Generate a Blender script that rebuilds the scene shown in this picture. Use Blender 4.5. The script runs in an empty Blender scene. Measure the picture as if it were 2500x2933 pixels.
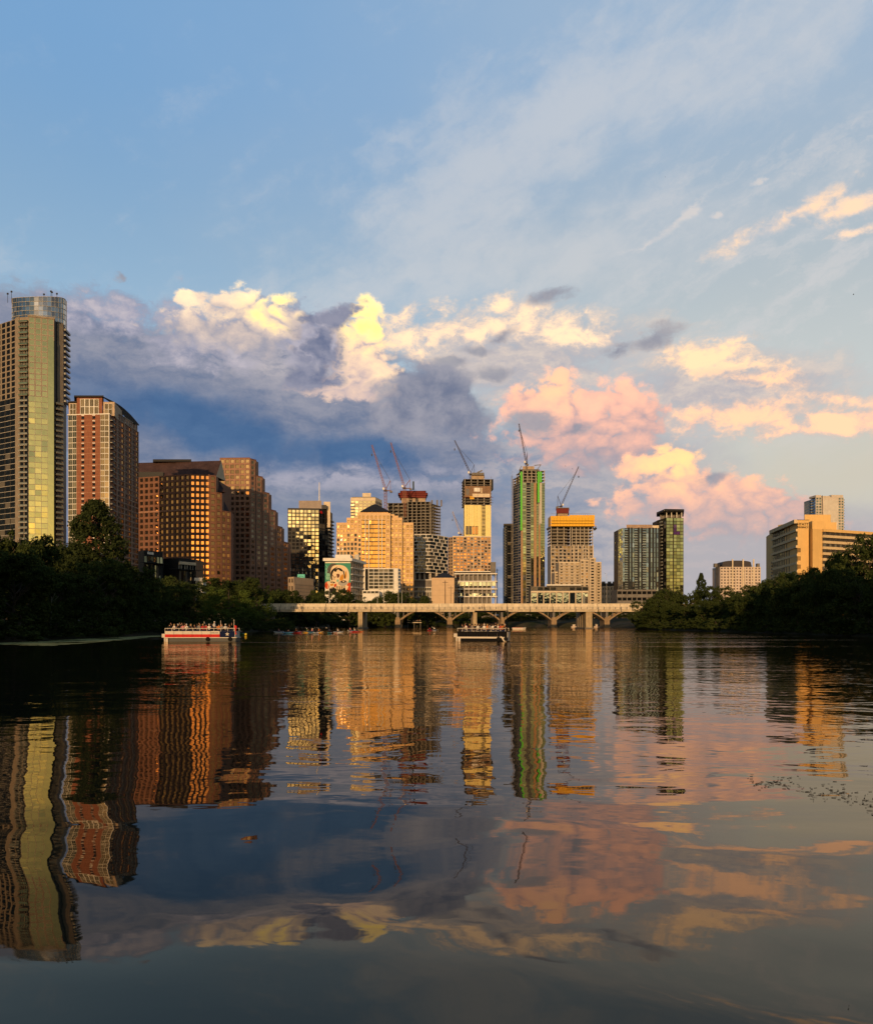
import bpy, bmesh, math, random
import numpy as np
from mathutils import Vector, Matrix, noise as mnoise

# ------------------------------------------------------------------ camera, world, sun, exposure
S = bpy.context.scene
COL = S.collection
F = 2310.0            # focal length of the photograph in its own pixels (2500 px wide)
HZ = 1787.0           # row of the horizon in the photograph
CAMH = 2.4
cam_d = bpy.data.cameras.new('camera'); cam = bpy.data.objects.new('camera', cam_d); COL.objects.link(cam)
S.camera = cam
cam.location = (0, 0, CAMH); cam.rotation_euler = (math.pi/2, 0, 0)
cam_d.sensor_fit = 'HORIZONTAL'; cam_d.sensor_width = 36.0
cam_d.lens = 36.0*F/2500.0
cam_d.shift_y = (HZ-2933/2)/2500.0
cam_d.clip_start = 0.2; cam_d.clip_end = 30000
S.render.resolution_x = 872; S.render.resolution_y = 1024
S.view_settings.view_transform = 'Standard'; S.view_settings.look = 'None'
S.view_settings.gamma = 1.0; S.view_settings.use_curve_mapping = False
S.view_settings.exposure = 0.0
S.cycles.max_bounces = 6; S.cycles.diffuse_bounces = 2; S.cycles.glossy_bounces = 4
S.cycles.transmission_bounces = 3; S.cycles.transparent_max_bounces = 6
S.cycles.caustics_reflective = False; S.cycles.caustics_refractive = False
S.cycles.sample_clamp_indirect = 4.0; S.cycles.sample_clamp_direct = 3.0

SUN_EL = math.radians(6.2)
SUN_AZ = math.radians(-8.0)      # measured from straight behind the camera, positive to the right
to_sun = Vector((math.sin(SUN_AZ)*math.cos(SUN_EL), -math.cos(SUN_AZ)*math.cos(SUN_EL), math.sin(SUN_EL)))
sun_d = bpy.data.lights.new('sun', 'SUN'); sun = bpy.data.objects.new('sun', sun_d); COL.objects.link(sun)
sun_d.energy = 3.6; sun_d.angle = math.radians(0.5); sun_d.color = (1.0, 0.61, 0.28)
sun.rotation_euler = to_sun.to_track_quat('Z', 'Y').to_euler()
sun.location = (60, -200, 60)

world = bpy.data.worlds.new('World'); S.world = world; world.use_nodes = True
WN = world.node_tree; WN.nodes.clear()
world.cycles.sampling_method = 'MANUAL'; world.cycles.sample_map_resolution = 256

class V:
    """a node socket that can be added, multiplied ... as if it were a number"""
    def __init__(s, sock): s.s = sock
    def __add__(a, b): return mth('ADD', a, b)
    __radd__ = __add__
    def __sub__(a, b): return mth('SUBTRACT', a, b)
    def __rsub__(a, b): return mth('SUBTRACT', b, a)
    def __mul__(a, b): return mth('MULTIPLY', a, b)
    __rmul__ = __mul__
    def __truediv__(a, b): return mth('DIVIDE', a, b)

NT = [WN]
def _set(inp, v):
    if isinstance(v, V): NT[0].links.new(v.s, inp)
    elif isinstance(v, (tuple, list)) and len(inp.default_value) == 4 and len(v) == 3: inp.default_value = (*v, 1)
    else: inp.default_value = v
def mth(op, *a, clamp=False):
    n = NT[0].nodes.new('ShaderNodeMath'); n.operation = op; n.use_clamp = clamp
    for i, v in enumerate(a): _set(n.inputs[i], v)
    return V(n.outputs[0])
def vmx(a, b): return mth('MAXIMUM', a, b)
def sstep(x, lo, hi, smooth=True):
    n = NT[0].nodes.new('ShaderNodeMapRange'); n.interpolation_type = 'SMOOTHSTEP' if smooth else 'LINEAR'
    _set(n.inputs[0], x); _set(n.inputs[1], lo); _set(n.inputs[2], hi)
    return V(n.outputs[0])
def mixc(f, a, b, mode='MIX'):
    n = NT[0].nodes.new('ShaderNodeMix'); n.data_type = 'RGBA'; n.blend_type = mode
    _set(n.inputs[0], f); _set(n.inputs[6], a); _set(n.inputs[7], b)
    return V(n.outputs[2])
def vmath(op, a, b=None, scale=None):
    n = NT[0].nodes.new('ShaderNodeVectorMath'); n.operation = op
    _set(n.inputs[0], a)
    if b is not None: _set(n.inputs[1], b)
    if scale is not None: _set(n.inputs['Scale'], scale)
    return V(n.outputs['Value'] if op in ('DOT_PRODUCT', 'LENGTH') else n.outputs[0])
def xyz(a, b, c):
    n = NT[0].nodes.new('ShaderNodeCombineXYZ')
    for i, v in enumerate((a, b, c)): _set(n.inputs[i], v)
    return V(n.outputs[0])
def sep(v):
    n = NT[0].nodes.new('ShaderNodeSeparateXYZ'); _set(n.inputs[0], v)
    return [V(o) for o in n.outputs]
def noise(vec, scale, detail=4, rough=0.5, lac=2.0, dist=0.0, color=False):
    n = NT[0].nodes.new('ShaderNodeTexNoise'); _set(n.inputs['Vector'], vec)
    n.inputs['Scale'].default_value = scale; n.inputs['Detail'].default_value = detail
    n.inputs['Roughness'].default_value = rough; n.inputs['Lacunarity'].default_value = lac
    n.inputs['Distortion'].default_value = dist
    return V(n.outputs[1 if color else 0])
def voro(vec, scale, detail=0, rough=0.5, smooth=0.5):
    n = NT[0].nodes.new('ShaderNodeTexVoronoi'); n.feature = 'SMOOTH_F1'; _set(n.inputs['Vector'], vec)
    n.inputs['Scale'].default_value = scale; n.inputs['Detail'].default_value = detail
    n.inputs['Roughness'].default_value = rough; n.inputs['Smoothness'].default_value = smooth
    n.normalize = True
    return V(n.outputs[0])
def lin(r, g, b):
    f = lambda c: c/255/12.92 if c <= 10 else ((c/255+0.055)/1.055)**2.4
    return (f(r), f(g), f(b))
# ------------------------------------------------------------------ the sky: a Nishita sky behind procedural clouds
def ridged(vec, scale, detail=3, rough=0.5):
    n = NT[0].nodes.new('ShaderNodeTexNoise'); n.noise_type = 'RIDGED_MULTIFRACTAL'; n.normalize = True
    _set(n.inputs['Vector'], vec); n.inputs['Scale'].default_value = scale; n.inputs['Detail'].default_value = detail
    n.inputs['Roughness'].default_value = rough; n.inputs['Offset'].default_value = 1.0; n.inputs['Gain'].default_value = 1.0
    return V(n.outputs[0])
def build_sky():
    NT[0] = WN
    N = WN.nodes
    tc = N.new('ShaderNodeTexCoord'); D = V(tc.outputs['Generated'])
    dx, dy, dz = sep(D)
    az = mth('ARCTAN2', dx, dy); el = mth('ARCSINE', dz)
    sky = N.new('ShaderNodeTexSky'); sky.sky_type = 'NISHITA'; sky.sun_disc = False
    sky.sun_elevation = SUN_EL; sky.sun_rotation = math.pi - SUN_AZ
    sky.altitude = 150; sky.air_density = 1.0; sky.dust_density = 1.1; sky.ozone_density = 1.2
    base = V(sky.outputs[0])
    K = SKY_K                                             # colours below are given as radiance / K
    C = lambda r, g, b, k=1.0: tuple(c*k/K for c in lin(r, g, b))
    def AE(px, py):
        a = math.atan((px-1250)/F); e = math.atan((HZ-py)/F*math.cos(a)); return a, e
    # noise fields over the sphere of directions
    Ds = xyz(dx, dy, dz*1.35)
    warp = vmath('SUBTRACT', noise(Ds, 12.0, 5, 0.62, color=True), (0.5, 0.5, 0.5))
    wv = vmath('SCALE', warp, scale=0.035)
    fine = noise(vmath('ADD', vmath('ADD', Ds, (3.1, 1.7, 0.4)), wv), 21.0, 8, 0.60)
    hf = noise(vmath('ADD', vmath('ADD', Ds, (1.3, 5.7, 2.4)), wv), 46.0, 7, 0.68)
    big = noise(vmath('ADD', Ds, (7.0, 2.0, 1.0)), 5.0, 4, 0.6)
    puff = 1.0 - ridged(vmath('ADD', Ds, wv), 33.0, 3, 0.5)
    streak = noise(vmath('ADD', xyz(dx*4.0 - dz*3.0, dy*3.0, dz*9.0 - dx*3.4), vmath('SCALE', warp, scale=0.5)), 2.4, 7, 0.60)
    flat = noise(vmath('ADD', xyz(dx*2.6, dy*2.6, dz*10.0), vmath('SCALE', warp, scale=0.45)), 5.5, 6, 0.60)     # long flat layers
    P0 = xyz(az, el, 0.0)
    def warped(kx, ky, kf=0.0):
        p = vmath('ADD', P0, vmath('MULTIPLY', warp, (kx, ky, 0.0)))
        return p
    fr = {}
    def frame(name, ang):
        k = (name, ang)
        if k not in fr:
            p = {'soft': lambda: warped(.16, .06), 'sheet': lambda: warped(.07, .035), 'cum': lambda: warped(.035, .035)}[name]() if ang == 0 else frame(name, 0)
            if ang:
                n = N.new('ShaderNodeVectorRotate'); n.rotation_type = 'Z_AXIS'; _set(n.inputs['Vector'], p); n.inputs['Angle'].default_value = -math.radians(ang)
                p = V(n.outputs[0])
            fr[k] = p
        return fr[k]
    def dist(name, px, py, rx, ry, ang=0):
        """0 in the middle of an ellipse, 1 on its rim"""
        a, e = AE(px, py); ca = math.cos(a)
        sx = rx/F*ca*ca; sy = ry/F*ca*math.cos(e)**2
        c, s_ = math.cos(math.radians(ang)), math.sin(math.radians(ang))
        a, e = a*c + e*s_, e*c - a*s_
        n = N.new('ShaderNodeVectorMath'); n.operation = 'MULTIPLY_ADD'
        _set(n.inputs[0], frame(name, ang)); n.inputs[1].default_value = (1/sx, 1/sy, 0); n.inputs[2].default_value = (-a/sx, -e/sy, 0)
        return vmath('LENGTH', V(n.outputs[0]))
    def union(name, lst):
        r = None
        for t in lst:
            e = dist(name, *t); r = e if r is None else mth('SMOOTH_MIN', r, e, 0.25)
        return 1.0 - r
    def gauss(*t):
        return sstep(dist('soft', *t), 2.0, 0.0)
    col = base
    ctc = {}
    keepalive = []
    def ct(x, k=2.2):                                       # more contrast
        keepalive.append(x)
        if (id(x), k) not in ctc: ctc[(id(x), k)] = (x-0.5)*k + 0.5
        return ctc[(id(x), k)]
    cz = {}
    def dev(x, k):                                          # k times the contrast-stretched noise about zero
        keepalive.append(x)
        if (id(x), k) not in cz: cz[(id(x), k)] = (x-0.5)*(2.2*k)
        return cz[(id(x), k)]
    # open blue above, pale lower down and to the right
    upper = sstep(el, 0.05, 0.62)
    col = mixc(upper*0.9, col, mixc(sstep(az + (big-0.5)*0.3, -0.5, 0.5), C(124, 169, 214), C(166, 189, 213)))
    mid = sstep(el, -0.02, 0.14)*(1.0-sstep(el, 0.22, 0.62))
    col = mixc(mid*0.92, col, mixc(sstep(az + (big-0.5)*0.4, -0.45, 0.4), C(162, 194, 219), C(205, 209, 206)))
    # thin veils of cirrus, from the middle up to the right
    band = vmx(gauss(1280, 560, 330, 170, 25), vmx(gauss(1650, 300, 400, 170, 25), vmx(gauss(2180, 130, 400, 180, 14), gauss(1500, 760, 700, 130, 8))))
    cir = sstep(ct(streak, 1.6)*0.55 + ct(fine, 1.5)*0.35 + band*0.50 + (big-0.5)*0.35, 0.45, 1.05)
    col = mixc(cir*0.52, col, C(216, 214, 214))
    colU = col
    ray = sstep(ct(streak), 0.45, 0.85)*sstep(az - el*0.4, -0.1, 0.3)*sstep(el, 0.1, 0.22)
    col = mixc(ray*0.45, col, C(216, 212, 212))
    # cream-grey veil at centre and right
    veil = vmx(gauss(1480, 1040, 430, 140), gauss(2080, 1120, 420, 120, -8))
    vf = ct(flat*0.55+fine*0.45); keep = [vf]
    col = mixc(sstep(veil + (vf-0.5)*0.8, 0.25, 0.95)*0.95, col, mixc(sstep(vf, 0.2, 0.85), C(178, 175, 184), C(226, 209, 196)))
    # clear strip at the right, low down
    col = mixc(gauss(2440, 1370, 440, 140)*0.85, col, C(208, 200, 182))
    # hazy air just over the horizon
    col = mixc(1.0-sstep(el + dev(flat, 0.03), 0.02, 0.16), col, mixc(sstep(az, 0.0, 0.5), C(138, 150, 174), C(198, 193, 186)))
    # lilac and blue-grey air low in the middle
    lil = sstep(vmx(gauss(1640, 1430, 330, 190), vmx(gauss(2030, 1580, 420, 110), gauss(1250, 1480, 420, 200))), 0.0, 0.6)
    lc = mixc(sstep(az + dev(flat, 0.25), -0.05, 0.3), C(122, 138, 166), C(180, 175, 180))
    lc = mixc(sstep(ct(flat, 2.6), 0.45, 0.9)*0.7, lc, C(190, 180, 182))
    col = mixc(lil*0.95, col, lc)
    # the great blue-grey mass at the left
    mass = union('soft', [(430, 1150, 700, 290, -8), (900, 1170, 520, 270, -14), (1180, 1230, 260, 170), (60, 960, 400, 140), (700, 1520, 900, 300)])
    massm = sstep(mass + dev(fine, 0.28) + dev(flat, 0.30), -0.02, 0.30)
    mf = ct(flat*0.5 + fine*0.3 + big*0.2); keep.append(mf)
    mc = mixc(sstep(mf, 0.15, 0.9), C(104, 120, 150), C(158, 158, 171))
    mc = mixc(gauss(760, 1010, 300, 60, -8)*sstep(mf, 0.2, 0.75), mc, C(208, 197, 196))
    deep = vmx(gauss(600, 1225, 360, 70, -14), gauss(1000, 1300, 190, 46, -8))
    mc = mixc(sstep(deep + (mf-0.5)*0.2, 0.0, 0.9), mc, mixc(mf, C(60, 95, 140), C(90, 120, 158)))
    mc = mixc(gauss(1040, 1375, 300, 30)*sstep(mf, 0.3, 0.7), mc, C(180, 176, 190))
    mc = mixc(gauss(900, 1560, 500, 120)*0.8, mc, mixc(mf, C(122, 136, 160), C(152, 157, 170)))
    col = mixc(massm, col, mc)
    # flat layers lit cream
    def sheet(lst, lit, shade, lo=0.0, hi=0.8, amt=1.0, nz=1.05):
        lst = [(t[0], t[1], t[2]*1.12, t[3]*1.3, *t[4:]) for t in lst]
        nonlocal col
        d = union('sheet', lst) + dev(fine, nz) + dev(flat, nz*0.7) + dev(hf, 0.30)
        m = sstep(d, lo, hi)
        c = mixc(sstep(d*0.55 + ct(fine)*0.45 + dev(hf, 0.15), 0.15, 0.85), shade, lit)
        col = mixc(m*amt, col, c)
    sheet([(1330, 930, 330, 62), (1620, 962, 220, 34, -8), (1150, 965, 140, 65, 8)], C(255, 218, 178, 1.3), C(214, 200, 194))
    sheet([(2010, 1018, 150, 38), (2110, 1050, 120, 28, -8)], C(255, 212, 168, 1.3), C(214, 196, 188))
    sheet([(2200, 1090, 170, 30, -14), (2400, 1150, 170, 30, -8), (2560, 1160, 150, 34, -8)], C(255, 204, 162, 1.3), C(206, 190, 186))
    sheet([(2120, 1205, 240, 48, -8), (2390, 1225, 300, 46)], C(255, 200, 160, 1.3), C(204, 188, 184))
    sheet([(2270, 616, 240, 34, 14), (2470, 585, 170, 40, 8)], C(255, 218, 184, 1.1), C(206, 204, 208), lo=0.0, hi=0.9, nz=0.8)
    sheet([(2440, 660, 120, 17)], C(255, 220, 188, 1.1), C(212, 206, 206), lo=0.0, hi=0.8, nz=0.8)
    sheet([(1960, 620, 95, 18, 25), (1850, 690, 90, 12, 14), (2190, 512, 30, 10), (2050, 620, 30, 10)], C(230, 218, 210), C(208, 208, 212), amt=0.6)
    # thin grey body behind the bright towers
    sheet([(600, 945, 210, 80), (900, 970, 180, 70), (330, 900, 200, 50)], C(196, 188, 196), C(146, 150, 176), lo=-0.2, hi=0.7)
    # cumulus
    def cumulus(lst, top, mid_, low, y0, y1, soft=0.55, glow=None, fade=0.35):
        """y0 / y1: photograph rows where the tops are brightest and where it has gone grey"""
        nonlocal col
        u = union('cum', lst)
        d = u + (puff-0.36)*0.42 + dev(fine, 0.30) + dev(hf, 0.66) + 0.28
        e0 = AE(1500, y0)[1]; e1 = AE(1500, y1)[1]
        hv = (el - e1)*(1/(e0-e1))
        m = sstep(d, 0.0, soft)*sstep(hv + dev(fine, 0.5) + dev(big, 0.3), -fade, 0.25)
        h = hv*0.95 + (puff-0.36)*0.34 + dev(fine, 0.36) + dev(hf, 0.40)
        c = mixc(sstep(h, -0.35, 0.65), low, mid_)
        c = mixc(sstep(h, 0.2, 1.25), c, top)
        if glow:
            c = mixc(gauss(*glow[0])*sstep(h, 0.2, 0.9), c, glow[1])
        col = mixc(m, col, c)
    cumulus([(560, 842, 60, 24, 8), (640, 865, 72, 46), (700, 885, 80, 66), (770, 915, 92, 62), (835, 935, 50, 56), (570, 940, 150, 60), (700, 960, 160, 60)],
            C(255, 226, 178, 1.45), C(246, 218, 196), C(164, 162, 174), 830, 1010, glow=((775, 925, 90, 60), C(255, 224, 126, 1.55)))
    cumulus([(1048, 902, 40, 44), (1025, 960, 85, 66), (1030, 1040, 100, 80), (1000, 1110, 130, 46)],
            C(255, 224, 170, 1.45), C(250, 214, 190), C(190, 176, 182), 880, 1230, soft=0.55, glow=((1045, 930, 45, 54), C(255, 224, 132, 1.5)))
    # the dark column between the two towers
    dk = union('cum', [(915, 995, 95, 110), (965, 915, 80, 50, 25), (895, 1075, 95, 56)]) + (puff-0.36)*0.4 + dev(fine, 0.9) + dev(hf, 0.55)
    col = mixc(sstep(dk, -0.05, 0.6), col, mixc(sstep(ct(fine), 0.2, 0.8), C(100, 111, 142), C(148, 149, 168)))
    # grey right end of the mass
    gk = union('sheet', [(1250, 1140, 150, 100), (1330, 1190, 110, 80), (1160, 1170, 150, 110)]) + dev(fine, 0.6)
    col = mixc(sstep(gk, 0.0, 0.5)*0.92, col, mixc(sstep(ct(fine), 0.1, 0.9), C(112, 121, 146), C(160, 159, 171)))
    # pink cumulus in the middle
    cumulus([(1605, 1090, 48, 56), (1590, 1140, 90, 60), (1510, 1160, 80, 56), (1670, 1170, 130, 80), (1780, 1160, 90, 70), (1840, 1205, 80, 80), (1660, 1230, 230, 90), (1730, 1300, 150, 70)],
            C(255, 188, 156, 1.35), C(240, 188, 172), C(168, 160, 170), 1075, 1350, glow=((1580, 1120, 70, 60), C(255, 200, 156, 1.25)))
    # pink cumulus at the right, above the skyline
    cumulus([(1935, 1325, 70, 56), (1820, 1350, 76, 42), (1930, 1380, 130, 62), (2080, 1410, 110, 50), (2170, 1435, 110, 54), (2270, 1450, 80, 38), (1980, 1450, 260, 80), (2130, 1490, 230, 60)],
            C(255, 192, 148, 1.35), C(240, 190, 172), C(178, 168, 174), 1300, 1560, glow=((1925, 1330, 70, 50), C(255, 202, 138, 1.45)))
    # small dark scraps
    dk = union('sheet', [(1582, 846, 90, 32, 8), (1860, 975, 95, 30, 14), (1770, 1002, 80, 28, 8), (1420, 1066, 86, 30), (1450, 962, 60, 24, 14), (1290, 1035, 60, 22), (1370, 1000, 70, 20),
                (1530, 1212, 90, 34), (1640, 1226, 54, 26), (2050, 1375, 60, 22, 14), (330, 780, 26, 20)]) + dev(fine, 1.1) + dev(flat, 0.5) + dev(hf, 0.35)
    col = mixc(sstep(dk, 0.0, 0.9)*0.92, col, mixc(sstep(ct(fine), 0.1, 0.9), C(138, 141, 158), C(168, 166, 173)))
    # dusty air over the horizon
    hz = mth('POWER', mth('SUBTRACT', 1.0, mth('ABSOLUTE', dz), clamp=True), 9.0)
    bgL = N.new('ShaderNodeBackground'); _set(bgL.inputs[0], col); bgL.inputs[1].default_value = K
    bgU = N.new('ShaderNodeBackground'); _set(bgU.inputs[0], colU); bgU.inputs[1].default_value = K
    bgA = N.new('ShaderNodeMixShader'); _set(bgA.inputs[0], sstep(el, 0.5, 0.52))
    WN.links.new(bgL.outputs[0], bgA.inputs[1]); WN.links.new(bgU.outputs[0], bgA.inputs[2])
    # the rest of the sky round about: the same air with a few plain veils
    veil2 = sstep(noise(xyz(dx*1.5, dy*1.5, dz*6.0), 3.0, 4, 0.55), 0.48, 0.8)
    rest = mixc(hz*0.35, base, C(212, 196, 176))
    rest = mixc(veil2*0.35, rest, vmath('SCALE', rest, scale=1.35))
    bgB = N.new('ShaderNodeBackground'); _set(bgB.inputs[0], rest); bgB.inputs[1].default_value = K
    ms = N.new('ShaderNodeMixShader')
    _set(ms.inputs[0], sstep(dy*(1.0) - mth('ABSOLUTE', dx)*0.35 + mth('MINIMUM', el, 0.0)*6.0, 0.12, 0.55))
    WN.links.new(bgB.outputs[0], ms.inputs[1]); WN.links.new(bgA.outputs[0], ms.inputs[2])
    out = N.new('ShaderNodeOutputWorld'); WN.links.new(ms.outputs[0], out.inputs[0])
SKY_K = 0.12
build_sky()

# ------------------------------------------------------------------ helpers: materials
random.seed(7); np.random.seed(7)
MATS = {}
def _nt(name):
    m = bpy.data.materials.new(name); m.use_nodes = True
    m.node_tree.nodes.clear(); NT[0] = m.node_tree
    return m
def _out(sh):
    o = NT[0].nodes.new('ShaderNodeOutputMaterial'); NT[0].links.new(sh, o.inputs[0])
def _prin(color, rough=0.7, metal=0.0, spec=0.4):
    p = NT[0].nodes.new('ShaderNodeBsdfPrincipled')
    _set(p.inputs['Base Color'], color); _set(p.inputs['Roughness'], rough); _set(p.inputs['Metallic'], metal)
    p.inputs['Specular IOR Level'].default_value = spec
    return p
def objco():
    n = NT[0].nodes.new('ShaderNodeNewGeometry'); return V(n.outputs['Position'])
def stone(name, color, var=0.22, scale=0.25, rough=0.75, metal=0.0, spec=0.3, streak=True):
    """painted / stone / concrete surface with weathering"""
    if name in MATS: return MATS[name]
    m = _nt(name); P = objco()
    n1 = noise(P, scale, 5, 0.6); px, py, pz = sep(P)
    n2 = noise(xyz(px*1.6, py*1.6, pz*0.12), 0.8, 4, 0.55)
    f = n1*0.6 + n2*0.4 if streak else n1
    f = sstep(f, 0.32, 0.68)
    dark = tuple(c*(1-var) for c in color); lite = tuple(min(1, c*(1+var*0.6)) for c in color)
    p = _prin(mixc(f, dark, lite), rough, metal, spec)
    bmp = NT[0].nodes.new('ShaderNodeBump'); bmp.inputs['Strength'].default_value = 0.25; bmp.inputs['Distance'].default_value = 0.05
    _set(bmp.inputs['Height'], n1); NT[0].links.new(bmp.outputs[0], p.inputs['Normal'])
    _out(p.outputs[0]); MATS[name] = m; return m
def plain(name, color, rough=0.6, metal=0.0, spec=0.12):
    if name in MATS: return MATS[name]
    m = _nt(name); P = objco()
    f = noise(P, 1.7, 3, 0.6)
    p = _prin(mixc(f, tuple(c*0.82 for c in color), tuple(min(1, c*1.12) for c in color)), rough, metal, spec)
    _out(p.outputs[0]); MATS[name] = m; return m
def glass(name, tint, body=(0.012, 0.014, 0.016), base=0.35, rough=0.02, wav=0.0025):
    """coated window glass: a dark room behind a tinted mirror, every pane a little different"""
    if name in MATS: return MATS[name]
    m = _nt(name)
    oi = NT[0].nodes.new('ShaderNodeObjectInfo'); rnd = V(oi.outputs['Random'])
    P = objco()
    lw = NT[0].nodes.new('ShaderNodeLayerWeight'); lw.inputs['Blend'].default_value = 0.25
    fac = mth('ADD', V(lw.outputs['Fresnel'])*0.8, base*0.55 + rnd*(base*0.9), clamp=True)
    room = mixc(sstep(noise(vmath('ADD', vmath('SCALE', P, scale=0.5), xyz(rnd*90.0, 0.0, 0.0)), 0.6, 2, 0.5), 0.5, 0.75), body, tuple(c*3.2 for c in body))
    room = mixc(sstep(rnd, 0.80, 0.82)*0.8, room, (0.15, 0.13, 0.10))       # some blinds are drawn
    d = NT[0].nodes.new('ShaderNodeBsdfDiffuse'); _set(d.inputs[0], room)
    g = NT[0].nodes.new('ShaderNodeBsdfGlossy'); _set(g.inputs[0], tint); g.inputs['Roughness'].default_value = rough
    bmp = NT[0].nodes.new('ShaderNodeBump'); bmp.inputs['Strength'].default_value = 1.0; bmp.inputs['Distance'].default_value = wav*12
    _set(bmp.inputs['Height'], noise(P, 0.35, 2, 0.5)); NT[0].links.new(bmp.outputs[0], g.inputs['Normal'])
    ms = NT[0].nodes.new('ShaderNodeMixShader'); _set(ms.inputs[0], fac)
    NT[0].links.new(d.outputs[0], ms.inputs[1]); NT[0].links.new(g.outputs[0], ms.inputs[2])
    _out(ms.outputs[0]); MATS[name] = m; return m

# ------------------------------------------------------------------ helpers: meshes and objects
class MB:
    """collects faces for ONE mesh object"""
    def __init__(s): s.v = []; s.f = []; s.m = []
    def add(s, vs, fs, mi=0):
        k = len(s.v); s.v.extend(vs); s.f.extend([tuple(i+k for i in f) for f in fs]); s.m.extend([mi]*len(fs)); return s
    def box(s, x0, x1, y0, y1, z0, z1, mi=0):
        return s.prism([(x0, y0), (x1, y0), (x1, y1), (x0, y1)], z0, z1, mi)
    def prism(s, poly, z0, z1, mi=0, z1f=None):
        n = len(poly); vs = [(x, y, z0) for x, y in poly] + [(x, y, (z1f(x, y) if z1f else z1)) for x, y in poly]
        fs = [tuple(range(n-1, -1, -1)), tuple(range(n, 2*n))] + [(i, (i+1) % n, n+(i+1) % n, n+i) for i in range(n)]
        return s.add(vs, fs, mi)
    def obox(s, o, u, n, s0, s1, d0, d1, z0, z1, mi=0):
        """box in a facade frame: s along u, d along the outward normal n"""
        c = [(o[0]+u[0]*a+n[0]*b, o[1]+u[1]*a+n[1]*b) for a, b in ((s0, d0), (s0, d1), (s1, d1), (s1, d0))]
        return s.prism(c, z0, z1, mi)
    def beam(s, a, b, r, mi=0, k=4):
        a = Vector(a); b = Vector(b); d = (b-a)
        if d.length < 1e-6: return s
        d.normalize(); up = Vector((0, 0, 1)) if abs(d.z) < 0.95 else Vector((1, 0, 0))
        e1 = d.cross(up).normalized(); e2 = d.cross(e1)
        vs = []
        for c in (a, b):
            for i in range(k):
                t = 2*math.pi*(i+0.5)/k; p = c + (e1*math.cos(t)+e2*math.sin(t))*r; vs.append(tuple(p))
        fs = [(i, (i+1) % k, k+(i+1) % k, k+i) for i in range(k)] + [tuple(range(k-1, -1, -1)), tuple(range(k, 2*k))]
        return s.add(vs, fs, mi)
    def lathe(s, prof, seg=12, c=(0, 0), mi=0):
        vs = []; fs = []
        for r, z in prof:
            for i in range(seg):
                t = 2*math.pi*i/seg; vs.append((c[0]+r*math.cos(t), c[1]+r*math.sin(t), z))
        for j in range(len(prof)-1):
            for i in range(seg):
                fs.append((j*seg+i, j*seg+(i+1) % seg, (j+1)*seg+(i+1) % seg, (j+1)*seg+i))
        fs.append(tuple(range(seg-1, -1, -1))); fs.append(tuple((len(prof)-1)*seg+i for i in range(seg)))
        return s.add(vs, fs, mi)
    def mesh(s, name, mats, off=(0, 0, 0)):
        me = bpy.data.meshes.new(name)
        vs = [(x-off[0], y-off[1], z-off[2]) for x, y, z in s.v]
        me.from_pydata(vs, [], s.f); me.update()
        for m in (mats if isinstance(mats, (list, tuple)) else [mats]): me.materials.append(m)
        if len(me.materials) > 1: me.polygons.foreach_set('material_index', s.m)
        return me
    def build(s, name, mats, parent=None, off=None):
        if off is None: off = tuple(parent.location) if parent is not None and parent.parent is None else (0, 0, 0)
        return link(name, s.mesh(name, mats, off), parent)
def link(name, data, parent=None):
    o = bpy.data.objects.new(name, data); COL.objects.link(o)
    if parent is not None: o.parent = parent
    return o
def tag(o, label=None, cat=None, group=None, kind=None):
    if label: o['label'] = label
    if cat: o['category'] = cat
    if group: o['group'] = group
    if kind: o['kind'] = kind
    return o
def thing(name, label, cat, loc=(0, 0, 0), group=None, rotz=0.0):
    o = bpy.data.objects.new(name, None); COL.objects.link(o)
    o.location = loc; o.rotation_euler = (0, 0, rotz); o.empty_display_size = 0.5
    return tag(o, label, cat, group)
def copy_tree(o, parent=None):
    c = o.copy(); COL.objects.link(c); c.parent = parent
    for ch in list(o.children): copy_tree(ch, c)
    return c
def X(px, d): return (px-1250)/F*d
def Z(py, d): return CAMH + (HZ-py)/F*d
def PT(px, d): return (X(px, d), d)
def yd(py): return CAMH*F/(py-HZ)              # distance of a point on the water seen at row py
def frame(p0, p1):
    dx, dy = p1[0]-p0[0], p1[1]-p0[1]; L = math.hypot(dx, dy); u = (dx/L, dy/L)
    return u, (u[1], -u[0]), L

PANES = {}
def pane_mesh(key, mats, fr=0.06, mull=0):
    """unit window: glass set back inside a slim frame (x across, z up, outward -y)"""
    k = (key, fr, mull)
    if k in PANES: return PANES[k]
    b = MB(); h = 0.5
    b.add([(-h, 0, -h), (h, 0, -h), (h, 0, h), (-h, 0, h)], [(0, 1, 2, 3)], 0)
    if fr > 0:
        y = -0.06
        o_ = [(-h, y, -h), (h, y, -h), (h, y, h), (-h, y, h)]; i_ = [(-h+fr, y, -h+fr), (h-fr, y, -h+fr), (h-fr, y, h-fr), (-h+fr, y, h-fr)]
        i2 = [(x, -0.005, z) for x, _, z in i_]
        b.add(o_+i_+i2, [(0, 1, 5, 4), (1, 2, 6, 5), (2, 3, 7, 6), (3, 0, 4, 7), (4, 5, 9, 8), (5, 6, 10, 9), (6, 7, 11, 10), (7, 4, 8, 11)], 1)
    for i in range(mull):
        x = -h + (i+1)/(mull+1); w = 0.02
        b.add([(x-w, -0.05, -h+fr), (x+w, -0.05, -h+fr), (x+w, -0.05, h-fr), (x-w, -0.05, h-fr)], [(0, 1, 2, 3)], 1)
    PANES[k] = b.mesh('window', mats); return PANES[k]

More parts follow.
